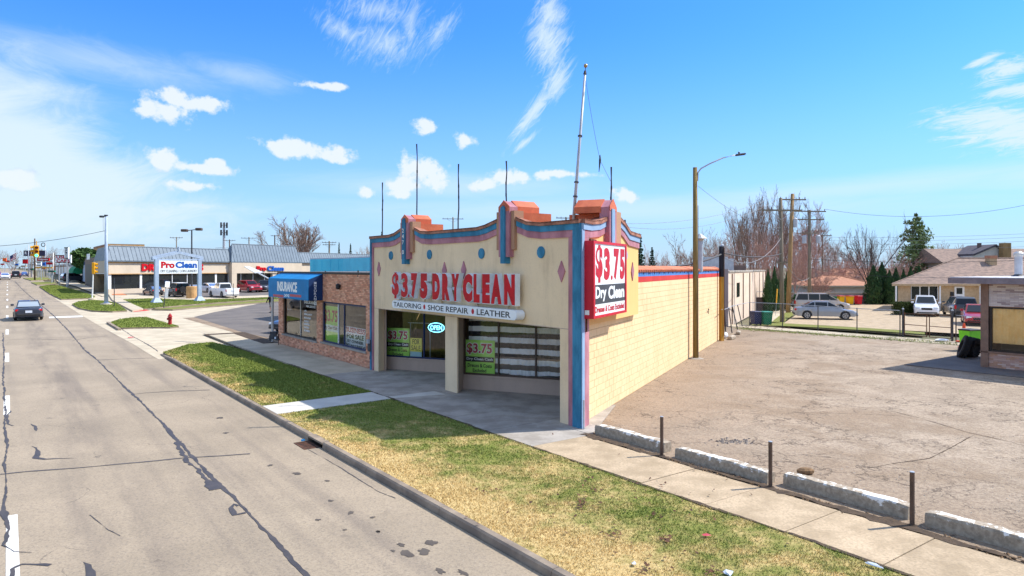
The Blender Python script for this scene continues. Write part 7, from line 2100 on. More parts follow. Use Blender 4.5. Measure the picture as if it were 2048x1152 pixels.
F1 = [fp(1499, 651, 604), fp(1565, 653.5, 606.5), fp(1636, 657.5, 611), fp(1714, 664, 616)]
F1.append(fp(1800, 672.5, 620)); 
fence_run('back_fence', 'long chain link fence along the rear of the dirt lot', [p for p, _ in F1], [h_ for _, h_ in F1])
gp0, gp1, gp2 = fp(1806, 673, 619), fp(1856, 678, 623), fp(1904.5, 682, 622)
gt = thing('chain_gate', 'double chain link gate between stout posts in the back fence', 'gate', gp0[0])
for p, h_ in (gp0, gp2):
 mb = M(); mb.tube([p + V((0, 0, -.1)), p + V((0, 0, h_))], .06, 8); mb.build('gate_post', MT['steel_dark'], gt, True)
 mb = M(); mb.ball(p + V((0, 0, h_ + .03)), .07, 8); mb.build('post_cap', MT['steel'], gt, True)
for (p, h_), (q_, h2) in ((gp0, gp1), (gp1, gp2)):
 d = (q_ - p); p1, q1 = p + d * .06, p + d * .95; 
 mb = M()
 for z in (.12, .75, 1.42): mb.tube([p1 + V((0, 0, z)), q1 + V((0, 0, z))], .022, 6)
 for x in (p1, q1): mb.tube([x + V((0, 0, .1)), x + V((0, 0, 1.45))], .026, 6)
 mb.build('leaf_frame', MT['rust'], gt, True); chain(p1, q1, 1.3, gt, .08)
fence_run('back_fence', 'short chain link length between the double gate and the kiosk', [gp2[0] + V((.15, -.1, 0)), G(1990, 692)], [1.5, 1.5])
# leaning run beside the pale building
lf = thing('leaning_fence', 'sagging chain link fence with leaning black posts behind the yellow wall', 'fence', G(1452, 672))
tops = []
for (bx, by, tx, ty) in ((1452, 672, 1448.5, 619), (1464, 666, 1457.5, 615.5), (1475, 659, 1464.5, 612), (1484.5, 652.5, 1475, 609.5)):
 p = G(bx, by); q_ = AT(tx, ty, p.y + .1); mb = M(); mb.tube([p, q_], .035, 6); mb.build('post', MT['black'], lf, True); tops.append((p, q_))
e0 = AT(1443, 619, 38.5); e1 = F1[0][0] + V((0, 0, F1[0][1] - .03))
mb = M(); mb.tube([e0] + [q_ for _, q_ in tops] + [e1], .02, 6); mb.build('rail', MT['steel'], lf, True)
for (p, q_), (p2, q2) in zip(tops[:-1], tops[1:]): chain(p, p2, 1.35, lf)
chain(tops[-1][0], F1[0][0], 1.4, lf)
fence_run('yard_gate', 'pale steel framed yard gate beside the pale building', [G(1500, 622), G(1541, 621)], [1.9, 1.9])
t = thing('notice_board', 'white upright panel standing before the dark evergreens', 'board', G(1544, 620)); mb = M(); mb.box((0, 0, .95), (.5, .12, 1.9)); mb.build('board', MT['house_white'], t); mb = M(); mb.box((0, 0, 1.92), (.56, .16, .05)); mb.build('cap', MT['steel'], t)
t = thing('utility_cabinet', 'low brown utility cabinet by the pale building', 'cabinet', G(1521, 621) + V((0, -.4, 0))); mb = M(); mb.cbox((0, 0, .62), (1.2, .7, 1.24), .03); mb.build('case', MT['brown_box'], t); mb = M(); mb.box((0, 0, 1.27), (1.3, .8, .05)); mb.build('lid', MT['brown_box'], t)
c = G(1551, 631); o = thing('guy_marker', 'slanting yellow guy wire guard beside the grey utility pole', 'marker', c); mb = M(); q_ = AT(1554.5, 578, c.y + 1); mb.tube([c.lerp(q_, .45), q_], .05, 6); mb.build('guard', MT['sig_yellow'], o, True); mb = M(); mb.tube([c, c.lerp(q_, .46)], .015, 4); mb.build('wire', MT['wire_grey'], o, True)
# broken kerb lumps and a white bag by the wall end
rs = random.Random(33)
for i, (px, py, lab) in enumerate(((1463, 678, 'broken white painted kerb lump nearest the wall end'), (1477, 668, 'broken kerb lump under the leaning fence'))):
 c = G(px, py); mb = M(); mb.cbox((0, 0, .08), (.95, .26, .22), .05, 1.0 + i * .2); o = mb.build('kerb_lump', MT['chip']); o.location = c; tag(o, lab, 'kerb lump')
c = G(1448, 676); mb = M(); mb.ball((0, 0, .14), .26, 10, (1, .7, .6)); mb.ball((.12, .1, .22), .13, 8); o = mb.build('litter_bag', MT['poster_white']); o.location = c; tag(o, 'white plastic bag at the foot of the yellow pole', 'bag')
c = G(1884, 682); mb = M(); mb.ball((0, 0, .05), .35, 10, (1.2, .6, .25)); o = mb.build('litter_bag', MT['poster_white']); o.location = c; tag(o, 'flat white plastic sheet at the foot of the gate', 'litter')
for px, py, mt, sc_, lab, ct in ((1750, 1135, 'plastic_clear', (.13, .035, .035), 'clear crushed plastic bottle on the verge grass', 'bottle'), (1413, 1073, 'print_pink', (.07, .05, .012), 'small red and white wrapper on the verge grass', 'wrapper'), (1457, 1150, 'plastic_clear', (.10, .06, .03), 'crumpled silver wrapper on the grass at the bottom edge', 'wrapper'),
     (1268, 1130, 'steel', (.06, .03, .02), 'dull grey can lying in the grass near the kerb', 'can'), (262, 675.5, 'print_red', (.22, .1, .04), 'red scrap lying on the concrete driveway', 'scrap')):
 c = G(px, py, -.1 if px < 300 else 0); mb = M(); rq = random.Random(px); mb.ball((0, 0, .03), 1, 8, sc_); mb.v = [(x + rq.gauss(0, .015), y + rq.gauss(0, .012), .02 + abs(z - .02) * rq.uniform(.2, 1)) for x, y, z in mb.v]; o = mb.build(ct, MT[mt]); o.location = c; o.rotation_euler = (0, 0, px * .1); tag(o, lab, ct)

# ---- wheeled bins
def wheelie(loc, col, lid, label, rz=0.0):
 t = thing('wheelie_bin', label, 'bin', loc, rz, None)
 mb = M(); mb.add([(-.24, -.27, .08), (.24, -.27, .08), (.24, .27, .08), (-.24, .27, .08), (-.3, -.34, .94), (.3, -.34, .94), (.3, .34, .94), (-.3, .34, .94)], [(3, 2, 1, 0), (4, 5, 6, 7), (0, 1, 5, 4), (1, 2, 6, 5), (2, 3, 7, 6), (3, 0, 4, 7)]); mb.box((0, 0, .92), (.64, .72, .05)); mb.build('body', MT[col], t)
 mb = M(); mb.cbox((0, .02, .985), (.65, .78, .07), .03); mb.build('lid', MT[lid], t)
 for s_ in (-1, 1):
  mb = M(); mb.tube([(s_ * .2, .3, .1), (s_ * .27, .3, .1)], .1, 10); mb.build('wheel', MT['rubber'], t)
 mb = M(); mb.tube([(-.24, .42, .93), (.24, .42, .93)], .018, 5); mb.build('handle', MT['black'], t)
 return t
for px, py, cb, cl, lab in ((1605, 608.5, 'bin_green', 'bin_teal', 'teal lidded bin mostly hidden behind the minivan roof'), (1639, 609.5, 'bin_yellow', 'bin_red', 'yellow bin with red lid just over the minivan windscreen'), (1653, 609.5, 'bin_green', 'bin_green', 'green bin left of the darker green one'), (1665.5, 610, 'bin_green', 'frame_dark', 'green bin with a dark lid next to the first yellow bin in full view'),
     (1681, 609.5, 'bin_yellow', 'bin_red', 'yellow bin with red lid between the green pair and another yellow bin'), (1699.5, 609.5, 'bin_yellow', 'bin_red', 'yellow bin with red lid beside the all red bin'), (1716.5, 609.5, 'bin_red', 'bin_red', 'all red bin at the right end of the row by the block wall')):
 wheelie(G(px, py), cb, cl, lab, .1 + .05 * math.sin(px))
wheelie(G(1512, 650.5), 'bin_navy', 'bin_navy', 'dark navy bin behind the back fence', .2).scale = (1.05, 1, 1)
wheelie(G(1532, 651), 'bin_green', 'bin_teal', 'green bin with teal lid behind the back fence', .1).scale = (1.15, 1, 1)

# ---- block wall, garage, bungalow and the gabled house behind
wa, wb = G(1583, 606.5), G(1792, 608)
bw_ = thing('block_fence_wall', 'long low grey block wall behind the row of coloured bins', 'wall', wa)
d = wb - wa; n_ = V((d.y, -d.x, 0)).normalized()
mb = M(); mb.obox(V((wa.x, wa.y, -.1)) - n_ * .2 + n_ * .2 - n_ * .2, d, -n_ * .18, (0, 0, 1.35)); mb.build('core', MT['mortar_brick'], bw_, True)
rs = random.Random(2); dl = d.normalized(); bmsh = {}
n = int(d.length / .42); cnt = 0
sm = M()
for c_ in range(6):
 for i in range(n):
  x = i * .42 + (.21 if c_ % 2 else 0)
  if x + .4 > d.length: continue
  sm.obox(V((wa.x, wa.y, c_ * .208)) + dl * (x + .008) - n_ * .21, dl * .404, n_ * (.022 + rs.uniform(-.003, .004)), (0, 0, .194))
o = sm.build('block', MT['wall_block_grey'], bw_, True); o['kind'] = 'stuff'
mb = M(); mb.obox(V((wa.x, wa.y, 1.25)) - n_ * .16, d, -n_ * .26, (0, 0, .06)); mb.build('wall_cap', MT['conc'], bw_, True)
mb = M(); p = V((wa.x, wa.y, .6)) + d * .71 - n_ * .18; mb.obox(p, dl * .5, n_ * .006, (0, 0, .55)); mb.build('notice', MT['print_pink'], bw_, True)
def hip_house(name, label, cat, base, ax, ay, L, W_, zw, zr, over, wallm, roofm, ridge=.5, z0=-.2):
 "ax: along the front, ay: away from the eye; hip roof with eaves"
 t = thing(name, label, cat, base)
 P = lambda x, y, z: V(base) + ax * x + ay * y + V((0, 0, z))
 mb = M(); mb.prism([P(0, 0, z0), P(L, 0, z0), P(L, W_, z0), P(0, W_, z0)], (0, 0, zw - z0)); wl_ = mb.build('wall', MT[wallm], t, True)
 o = over; h1 = W_ * ridge
 e = [P(-o, -o, zw), P(L + o, -o, zw), P(L + o, W_ + o, zw), P(-o, W_ + o, zw)]; r0, r1 = P(h1, W_ / 2, zr), P(L - h1, W_ / 2, zr)
 up = V((0, 0, .02))
 mb = M(); pts = [q_ + up for q_ in e] + [r0, r1]
 mb.add(pts, [(0, 1, 5, 4), (1, 2, 5), (2, 3, 4, 5), (3, 0, 4)]); rf = mb.build('roof', MT[roofm], t, True)
 mb = M(); mb.add([q_ + V((0, 0, .019)) for q_ in e] + [q_ - V((0, 0, .17)) for q_ in e], [(0, 1, 5, 4), (1, 2, 6, 5), (2, 3, 7, 6), (3, 0, 4, 7), (7, 6, 5, 4)]); mb.build('eaves', MT['house_tan' if wallm != 'house_white' else 'conc'], t, True)
 mb = M()
 for a, b_ in ((e[0], r0), (e[1], r1), (r0, r1)): mb.tube([a + V((0, 0, .04)), b_ + V((0, 0, .03))], .06, 5)
 mb.build('ridge_cap', MT[roofm], rf, True)
 return t, P, rf
gY = 85.0
ga, gb = AT(1613, 573, gY), AT(1742, 574.5, gY + 1)
t, P, rf = hip_house('garage', 'low garage with an orange brown hip roof behind the block wall', 'garage', (ga.x, ga.y, 0), V((1, .0, 0)), V((.1, .99, 0)), gb.x - ga.x, 6.5, ga.z + .1, AT(1678, 552, gY + 3).z, .45, 'house_white', 'shingle_orange', .48, -.8)
gY = 104.0
ga = AT(1655, 556, gY)
t, P, rf = hip_house('garage', 'second orange brown roof peeping up behind the first garage', 'garage', (ga.x, ga.y, 0), V((1, .05, 0)), V((.05, 1, 0)), 11, 7, 1.9, AT(1720, 538, gY + 3).z, .4, 'house_tan', 'shingle_orange', .35, -.8)
mb = M(); q_ = AT(1722, 558, gY - 1); mb.ball((q_.x, q_.y + 1, q_.z), .5, 8, (1, 1, 1)); mb.build('roof_vent', MT['brown_box'], t, True)
# bungalow
hA, hB = G(1796, 621), None
ax = V((1, 0, 0)); ay = V((.55, .835, 0)).normalized()
hL = 24.0
hz = AT(1796, 568, hA.y).z
t, P, rf = hip_house('bungalow', 'tan brick bungalow with a broad brown shingle hip roof behind the parking court', 'house', (hA.x, hA.y, 0), ax, ay, hL, 11.0, hz, AT(1915, 517.5, hA.y + 8).z, .55, 'house_tan', 'shingle_brown', .52)
def hx(px):
 k = (px - CX) / F; return (k * hA.y - hA.x) / (ax.x - k * ax.y)
def hzv(px, py): x = hx(px); return H - (py - YH) / F * (hA.y + ax.y * x)
x0, x1 = hx(1822), hx(1876); zb_, zt_ = hzv(1850, 598), hzv(1850, 573)
mb = M(); mb.obox(P(x0, -.06, zb_ - .08), ax * (x1 - x0), ay * .05, (0, 0, zt_ - zb_ + .16)); wn = mb.build('window', MT['white'], t, True)
for i in range(3):
 a, b_ = x0 + (x1 - x0) * i / 3 + .06, x0 + (x1 - x0) * (i + 1) / 3 - .06; mb = M(); mb.obox(P(a, -.075, zb_), ax * (b_ - a), ay * .012, (0, 0, zt_ - zb_)); mb.build('pane', MT['glass_dark'], wn, True)
x0, x1 = hx(1909), hx(1929); mb = M(); mb.obox(P(x0, -.07, 0), ax * (x1 - x0), ay * .06, (0, 0, hzv(1918, 573))); dr_ = mb.build('door', MT['white'], t, True)
mb = M(); mb.obox(P(x0 + .2, -.085, hzv(1918, 588)), ax * (x1 - x0 - .4), ay * .012, (0, 0, hzv(1918, 576) - hzv(1918, 588))); mb.build('door_pane', MT['glass_dark'], dr_, True)
for px in (1793, 1880, 1960):
 mb = M(); mb.box(P(hx(px), -.45, hz / 2), (.12, .12, hz - .02)); mb.build('porch_post', MT['white'], t, True)
for a, b_ in ((1826, 1850), (1885, 1907)):
 mb = M(); mb.obox(P(hx(a), -1.0, -.05), ax * (hx(b_) - hx(a)), ay * .3, (0, 0, .95)); mb.build('planter', MT['house_tan'], t, True)
mb = M(); mb.box(P(hx(1904), -.05, hzv(1904, 588)), (.3, .1, .4)); mb.build('letter_box', MT['black'], t, True)
q_ = AT(1982, 546, hA.y + 3.5); mb = M(); mb.box((q_.x, q_.y, 4.15), (.72, .72, 2.0)); ch_ = mb.build('chimney', MT['house_tan'], rf, True)
q2 = AT(1982, 516, hA.y + 3.5); mb = M(); mb.box((q_.x, q_.y, q2.z + .1), (.8, .8, .3)); mb.build('chimney_top', MT['shingle_orange'], rf, True)
mb = M(); q3 = AT(1991, 531, hA.y + 6); mb.tube([q3 - V((0, 0, .4)), q3 + V((0, 0, .15))], .09, 8); mb.build('roof_pipe', MT['black'], rf, True)
# gabled house far right behind
gY = 105.0
p0, p1, pk = AT(1935, 512, gY), AT(2002, 512, gY), AT(1979, 493, gY)
gh = thing('gabled_house', 'pale gabled house with a tall brown brick chimney behind the bungalow', 'house', (p0.x, gY, 0))
mb = M(); mb.prism([V((p0.x - 3, gY, -.5)), V((p1.x + 14, gY, -.5)), V((p1.x + 14, gY + 9, -.5)), V((p0.x - 3, gY + 9, -.5))], (0, 0, 5.5)); mb.build('wall', MT['house_white'], gh, True)
r_ = AT(1905, 505, gY + 4.5).z
mb = M(); mb.add([V((p0.x - 4, gY - .5, 4.9)), V((p1.x + 15, gY - .5, 4.9)), V((p1.x + 15, gY + 4.5, r_ + .6)), V((p0.x - 4, gY + 4.5, r_ + .6)), V((p1.x + 15, gY + 9.5, 4.9)), V((p0.x - 4, gY + 9.5, 4.9))], [(0, 1, 2, 3), (3, 2, 4, 5), (0, 3, 5), (1, 4, 2)]); mb.build('roof', MT['shingle_brown'], gh, True)
mb = M(); mb.prism([V((p0.x, gY - 1.2, 4.6)), V((p1.x, gY - 1.2, 4.6)), V((p1.x, gY - 1.2, p1.z)), V((pk.x, gY - 1.2, pk.z)), V((p0.x, gY - 1.2, p0.z))], (0, 6, 0)); mb.build('gable_wall', MT['house_white'], gh, True)
mb = M(); 
for a, b_ in ((p0, pk), (pk, p1)): mb.prism([V((a.x, gY - 1.5, a.z + .02)), V((b_.x, gY - 1.5, b_.z + .02)), V((b_.x, gY - 1.5, b_.z + .3)), V((a.x, gY - 1.5, a.z + .3))], (0, 6.4, 0))
mb.build('gable_roof', MT['shingle_dark'], gh, True)
mb = M(); a = AT(2010, 486, gY - 2); mb.box((a.x, gY - 2, a.z / 2), (1.15, 1.0, a.z)); mb.build('chimney', MT['wood_tan'], gh, True)
mb = M(); a = AT(1958.5, 486, gY + 1); mb.box((a.x, gY + 1, a.z - 1), (.42, .42, 2)); mb.build('flue', MT['brown_box'], gh, True)

# ---- kiosk at the right edge
TK = 33.0
kc = G(1961, 734)
kk = thing('corner_kiosk', 'flat roofed kiosk with pale brick panels, yellowed blinds and a brown corner post', 'kiosk', (kc.x, kc.y, 0))
def K(s, t_, z): return V((kc.x, kc.y, 0)) - u * s + m * t_ + V((0, 0, z))
def kp(mb, name, mat, parent=None): return mb.build(name, MT[mat], parent or kk, True)
KR = 3.72; KW = 7.0; KD = 6.0
mb = M(); mb.obox(K(-2.2, -1.9, -.05), -u * (KW + 2.2), m * (KD + 2.5), (0, 0, .07)); kp(mb, 'pad', 'pad')
mb = M(); mb.obox(K(0, 0, 0), -u * .28, m * .28, (0, 0, KR - .2)); kp(mb, 'corner_post', 'kiosk_brown')
KZ1, KZ2, KZ3 = .62, 2.55, KR - .22
mb = M(); mb.obox(K(.28, .06, KZ2), -u * (KW - .28), m * .2, (0, 0, KZ3 - KZ2)); wl1 = kp(mb, 'upper_wall', 'mortar_brick')
mb = M(); mb.obox(K(.0, .05, 0), -u * KW, m * .22, (0, 0, KZ1)); wl2 = kp(mb, 'low_wall', 'mortar_brick')
def kbricks(z0, z1, x0, x1, parent, pal):
 mb = M(); tints = []; r = random.Random(6); z = z0; k = 0
 while z + .06 <= z1:
  x = x0 - (.15 if k % 2 else 0)
  while x < x1:
   a, b_ = max(x, x0), min(x + .3, x1)
   if b_ - a > .03:
    n0 = len(mb.f); mb.obox(K(a + .004, .052 - r.uniform(0, .006), z + .004), -u * (b_ - a - .008), m * .03, (0, 0, .056)); c = r.choice(pal); tints += [c] * (len(mb.f) - n0)
   x += .3
  z += .064; k += 1
 o = mb.build('brickwork', MT['kiosk_brick'], parent, True); o['kind'] = 'stuff'
 at = o.data.color_attributes.new('tint', 'FLOAT_COLOR', 'CORNER'); cols = []
 for p, c in zip(o.data.polygons, tints): cols += [*c, 1.0] * p.loop_total
 at.data.foreach_set('color', cols)
kpal = [lin(206, 200, 198), lin(196, 190, 190), lin(214, 208, 204), lin(186, 178, 180), lin(160, 148, 150), lin(200, 192, 188), lin(210, 204, 200)]
kbricks(KZ2 + .02, KZ3 - .01, .285, KW, wl1, kpal); kbricks(.02, KZ1 - .02, .0, KW, wl2, [lin(178, 150, 140), lin(190, 164, 152), lin(168, 140, 132), lin(196, 180, 172)])
mb = M(); mb.obox(K(-.02, .0, KZ1), -u * (KW + .02), m * .3, (0, 0, .07)); kp(mb, 'sill', 'kiosk_brown')
for i in range(4):
 x0 = .32 + i * 1.66
 mb = M()
 for (xa, xb, za, zb_) in ((x0, x0 + .07, KZ1 + .07, KZ2), (x0 + 1.58, x0 + 1.66, KZ1 + .07, KZ2), (x0 + .07, x0 + 1.58, KZ1 + .07, KZ1 + .15), (x0 + .07, x0 + 1.58, KZ2 - .07, KZ2)):
  mb.obox(K(xa, .06, za), -u * (xb - xa - .002), m * .08, (0, 0, zb_ - za))
 wn = kp(mb, 'window', 'frame_dark')
 mb = M(); mb.poly([K(x0 + .07, .10, KZ1 + .15), K(x0 + 1.58, .10, KZ1 + .15), K(x0 + 1.58, .10, KZ2 - .07), K(x0 + .07, .10, KZ2 - .07)]); kp(mb, 'pane', 'glass_clear', wn)
 bl = M(); n = 24
 for j in range(n + 1):
  x = x0 + .08 + 1.49 * j / n; o_ = .025 * math.sin(j * 1.7)
  bl.v += [tuple(K(x, .15 + o_, KZ1 + .42)), tuple(K(x, .15 + o_, KZ2 - .08))]
 for j in range(n): bl.f.append((2 * j, 2 * j + 2, 2 * j + 3, 2 * j + 1))
 o = bl.build('blind', MT['blind'], wn, True)
mb = M(); mb.obox(K(.0, .3, 0), -u * .2, m * (KD - .3), (0, 0, KR - .2)); kp(mb, 'side_wall', 'kiosk_brown')
mb = M(); mb.obox(K(.0, KD, 0), -u * KW, m * .2, (0, 0, KR - .2)); kp(mb, 'rear_wall', 'kiosk_brown')
mb = M(); mb.obox(K(.2, 1.6, 0), -u * (KW - .2), m * .1, (0, 0, KR - .4)); kp(mb, 'room_wall', 'inside')
mb = M(); mb.obox(K(-.95, -.75, KR - .22), -u * (KW + 1), m * (KD + 1.4), (0, 0, .24)); kp(mb, 'fascia', 'fascia')
mb = M(); mb.obox(K(-.9, -.7, KR + .021), -u * (KW + .9), m * (KD + 1.3), (0, 0, .03)); kp(mb, 'roof', 'roof_white')
c = AT(2037, 548, kc.y + 2.0); 
fl_ = thing('kiosk_flue', 'white metal flue standing on the kiosk roof', 'flue', (c.x, c.y, KR + .05)); zt_ = AT(2037, 506, kc.y + 2).z - KR
mb = M(); mb.lathe((0, 0, 0), [(.3, 0), (.17, .08), (.16, .1)], 12); mb.build('flashing', MT['steel_dark'], fl_); mb = M(); mb.tube([(0, 0, .08), (0, 0, zt_ - .2)], .15, 12); mb.build('pipe', MT['steel'], fl_); mb = M(); mb.lathe((0, 0, zt_ - .2), [(.17, 0), (.2, .04), (.2, .14), (.08, .22)], 12); mb.build('cap', MT['alu'], fl_)
# tyres, lime bin and cone at the kiosk corner
def tyre(loc, tilt, rz, label, R_=.5, wd=.3):
 t = thing('tyre', label, 'tyre', loc)
 mb = M(); n = 28; prof_ = [(R_ * .58, -wd / 2), (R_ * .9, -wd / 2), (R_, -wd / 2 + .05), (R_, wd / 2 - .05), (R_ * .9, wd / 2), (R_ * .58, wd / 2), (R_ * .56, 0)]
 for i in range(n):
  a = 6.2832 * i / n
  for r, y in prof_: mb.v.append((r * math.cos(a), y, r * math.sin(a)))
 k = len(prof_)
 for i in range(n):
  for j in range(k): mb.f.append((i * k + j, i * k + (j + 1) % k, ((i + 1) % n) * k + (j + 1) % k, ((i + 1) % n) * k + j))
 mb.build('casing', MT['rubber'], t, smooth=False)
 mb = M()
 for i in range(n):
  a = 6.2832 * i / n + .1
  for y in (-.08, .08): mb.box((0, 0, 0), (.001, .001, .001)) if False else mb.obox(V((R_ * math.cos(a), y - .05, R_ * math.sin(a))), V((-math.sin(a), 0, math.cos(a))) * .07, V((0, .1, 0)), V((math.cos(a), 0, math.sin(a))) * .02)
 o = mb.build('tread', MT['rubber'], t); o['kind'] = 'stuff'
 t.rotation_euler = (tilt, 0, rz)
 return t
c = G(1929, 716); tyre(V((c.x, c.y, .50)), .32, 1.15, 'big black tyre leaning outwards at the kiosk corner', .52)
c = G(1948, 716); tyre(V((c.x + .1, c.y + .2, .44)), .15, .5, 'second black tyre standing behind the leaning one', .46)
c = G(1942, 703) + V((.1, .6, 0))
lb = thing('lime_bin', 'lime green plastic bin with a dark lid behind the tyres', 'bin', (c.x + .25, c.y, 0), .3); lb.scale = (.9, .8, 1.0)
mb = M(); mb.add([(-.36, -.3, .05), (.36, -.3, .05), (.36, .3, .05), (-.36, .3, .05), (-.46, -.38, 1.0), (.46, -.38, 1.0), (.46, .38, 1.0), (-.46, .38, 1.0)], [(3, 2, 1, 0), (4, 5, 6, 7), (0, 1, 5, 4), (1, 2, 6, 5), (2, 3, 7, 6), (3, 0, 4, 7)]); mb.build('body', MT['lime'], lb); mb = M(); mb.cbox((0, 0, 1.03), (.98, .82, .07), .02); mb.build('lid', MT['frame_dark'], lb)
for px, py, sc_, lab in ((1928, 684, 1.5, 'orange traffic cone standing behind the lime bin'), (1926, 695, .9, 'faded orange cone at the left side of the lime bin')):
 c = G(px, py); t = thing('traffic_cone', lab, 'cone', c); t.scale = (sc_,) * 3
 mb = M(); mb.box((0, 0, .02), (.38, .38, .04)); mb.build('foot', MT['cone'], t); mb = M(); mb.lathe((0, 0, .04), [(.15, 0), (.03, .66)], 12); mb.build('body', MT['cone'], t); mb = M(); mb.lathe((0, 0, .38), [(.094, 0), (.071, .14)], 12); mb.build('band', MT['poster_white'], t)
# ------------------------------------------------------------------ utility poles and wires
def upole(px, pyB, pyT, label, mat, lean=(0, 0), arms=(), r=.15, Y=None, cans=()):
 c = G(px, pyB) if Y is None else V((AT(px, 536, Y).x, Y, gz(AT(px, 536, Y).x, Y)))
 hgt = H - (pyT - YH) / F * c.y - c.z
 t = thing('utility_pole', label, 'utility pole', c)
 tip = V((lean[0], lean[1], hgt))
 mb = M(); mb.tube([(0, 0, -.2), tip * .5, tip], [r, r * .85, r * .7], 10); mb.build('mast', MT[mat], t, smooth=True)
 for f, L, rz in arms:
  p = tip * f; d = V((math.cos(rz), math.sin(rz), 0)); mb = M(); mb.obox(p - d * L / 2 + V((0, -.16, -.06)), d * L, V((-d.y, d.x, 0)) * .1, (0, 0, .12)); a = mb.build('cross_arm', MT['wood_grey'], t)
  mb = M()
  for k in (-.46, -.25, .25, .46): mb.tube([p + d * L * k + V((0, -.1, .05)), p + d * L * k + V((0, -.1, .26))], [.05, .03], 6)
  mb.build('insulator', MT['brown_box'], a)
  if L > 2:
   mb = M()
   for s_ in (-1, 1): mb.tube([p + d * L * .28 * s_ + V((0, -.14, -.05)), p + V((0, -.1, -.75))], .022, 5)
   mb.build('brace', MT['steel'], a)
 for f, dx in cans:
  p = tip * f + V((dx, -.1, 0)); mb = M(); mb.lathe(p, [(.05, -.5), (.22, -.48), (.22, .3), (.12, .38), (.05, .42)], 10); mb.build('transformer', MT['steel'], t)
 return c, tip
P1, T1 = upole(1564.5, 644, 396, 'grey weathered utility pole standing in the grass strip behind the fence', 'wood_grey', (-.12, 0), ((.90, 3.2, .12), (.12 + .36, .9, .1)), .17)
P2, T2 = upole(1576, 625, 387, 'tan utility pole next to the grey one, taller and leaning right', 'wood_tan', (.55, .3), ((.95, 2.6, .1),), .22, cans=((.76, .3),))
P3, T3 = upole(1619, 592, 420, 'utility pole with two cross arms behind the bin wall', 'wood_grey', (0, 0), ((.985, 3.6, .1), (.90, 3.2, .1), (.76, 2.0, .3)), .2, Y=74, cans=((.70, -.6), (.70, .9)))
upole(1633, 575, 458, 'grey utility pole standing just right of the one with two arms', 'steel', (0, 0), ((.97, 2.6, .1),), .17, Y=95)
upole(1645, 570, 470, 'dark brown utility pole at the back of the pole row', 'wood_grey', (0, 0), ((.99, 3.0, .1),), .17, Y=112)
upole(1606, 575, 464, 'dark utility pole seen between the trunks left of the double armed pole', 'post_brown', (0, 0), ((.97, 2.0, .2),), .18, Y=100, cans=((.9, -.5),))
upole(906, 470, 434, 'distant utility pole with a cross arm over the front parapet', 'wood_grey', (0, 0), ((.97, 4.6, .1),), .2, Y=150)
upole(1132, 470, 434, 'distant utility pole over the parapet beside the flagpole', 'wood_grey', (0, 0), ((.985, 3.2, .1),), .18, Y=110)
upole(498, 500, 474, 'distant thin pole with wide arms over the left end of the raised roof', 'wood_grey', (0, 0), ((.97, 4.2, .1),), .2, Y=190)
upole(549.5, 500, 470, 'distant dark pole rising over the middle of the raised roof', 'post_brown', (0, 0), ((.98, 2.0, .1),), .2, Y=185)
upole(658.5, 505, 482, 'distant pole with arms beside the small spruces', 'wood_grey', (0, 0), ((.96, 3.4, .1), (.9, 3, .1)), .24, Y=165)
upole(459, 505, 479, 'distant reddish pole beside the cell tower', 'rust', (0, 0), ((.97, 3.4, .1),), .2, Y=200)
upole(353, 500, 474, 'distant pole top with arms just over the low roof ridge', 'wood_grey', (0, 0), ((.98, 3, .1),), .16, Y=170)
upole(69.5, 560, 477, 'dark street pole on the far verge behind the green traffic signal', 'post_brown', (0, 0), (), .17)
upole(57, 553, 489, 'slim pale street pole left of the dark one on the far verge', 'steel', (0, 0), (), .13)
upole(62.5, 553, 495, 'second slim pole between the pale and the dark street poles', 'wood_grey', (0, 0), (), .13)
upole(91, 551, 485, 'tall thin steel street pole beyond the dark one', 'steel', (0, 0), (), .13)
upole(106.5, 545, 505, 'white flag staff style pole beside the used car board', 'white', (0, 0), (), .10, Y=135)
upole(156.5, 540, 497, 'wooden pole top above the white roof domes', 'wood_grey', (0, 0), (), .2, Y=150)
# cell tower
c = AT(448, 500, 240)
t = thing('cell_tower', 'tall grey cell tower with clustered antennas behind the laundry roof', 'tower', (c.x, c.y, gz(c.x, c.y))); zt_ = AT(448, 447, 240).z - gz(c.x, c.y)
mb = M(); mb.tube([(0, 0, 0), (0, 0, zt_)], [.6, .4], 8); mb.build('mast', MT['steel'], t)
mb = M()
for z in (zt_ - .6, zt_ - 3.2):
 for k in range(6): a = k * 1.047; mb.box((1.1 * math.cos(a), 1.1 * math.sin(a), z), (.35, .35, 1.9), a)
 mb.tube([(-1.2, 0, z), (1.2, 0, z)], .1, 5)
mb.build('antenna', MT['steel_dark'], t)
mb = M(); mb.tube([(-3, 0, zt_ - 8.5), (3, 0, zt_ - 8.5)], .09, 5); mb.build('arm', MT['steel'], t)
def wire(a, b_, sag, r, label, mat='wire'):
 a, b_ = V(a), V(b_); mb = M(); mb.tube(cat(a, b_, sag, 18), r, 4); o = mb.build('overhead_wire', MT[mat], None, True, loc=a); return tag(o, label, 'wire')
A3 = P3 + T3
wire(A3 + V((1.6, 0, .1)), AT(2080, 404, 68), 1.1, .016, 'thin wire sagging from the double armed pole to the upper right')
wire(P2 + T2 + V((-1, 0, 0)), AT(1236, 447, 48), .8, .012, 'upper of two thin wires from the tan pole towards the shop parapet', 'wire_grey')
wire(P2 + T2 * .97 + V((-1, 0, 0)), AT(1236, 452, 48), 1.2, .012, 'lower of two thin wires from the tan pole towards the shop parapet', 'wire_grey')
wire(P1 + T1 * .55, PTOP + V((0, 0, -.35)), .25, .035, 'thick black service cable from the grey pole to the yellow and black timber')
wire(PTOP + V((0, 0, -.45)), AT(1276, 534, 27), .25, .05, 'thick black cable lying along the shop roof behind the clay tiles')
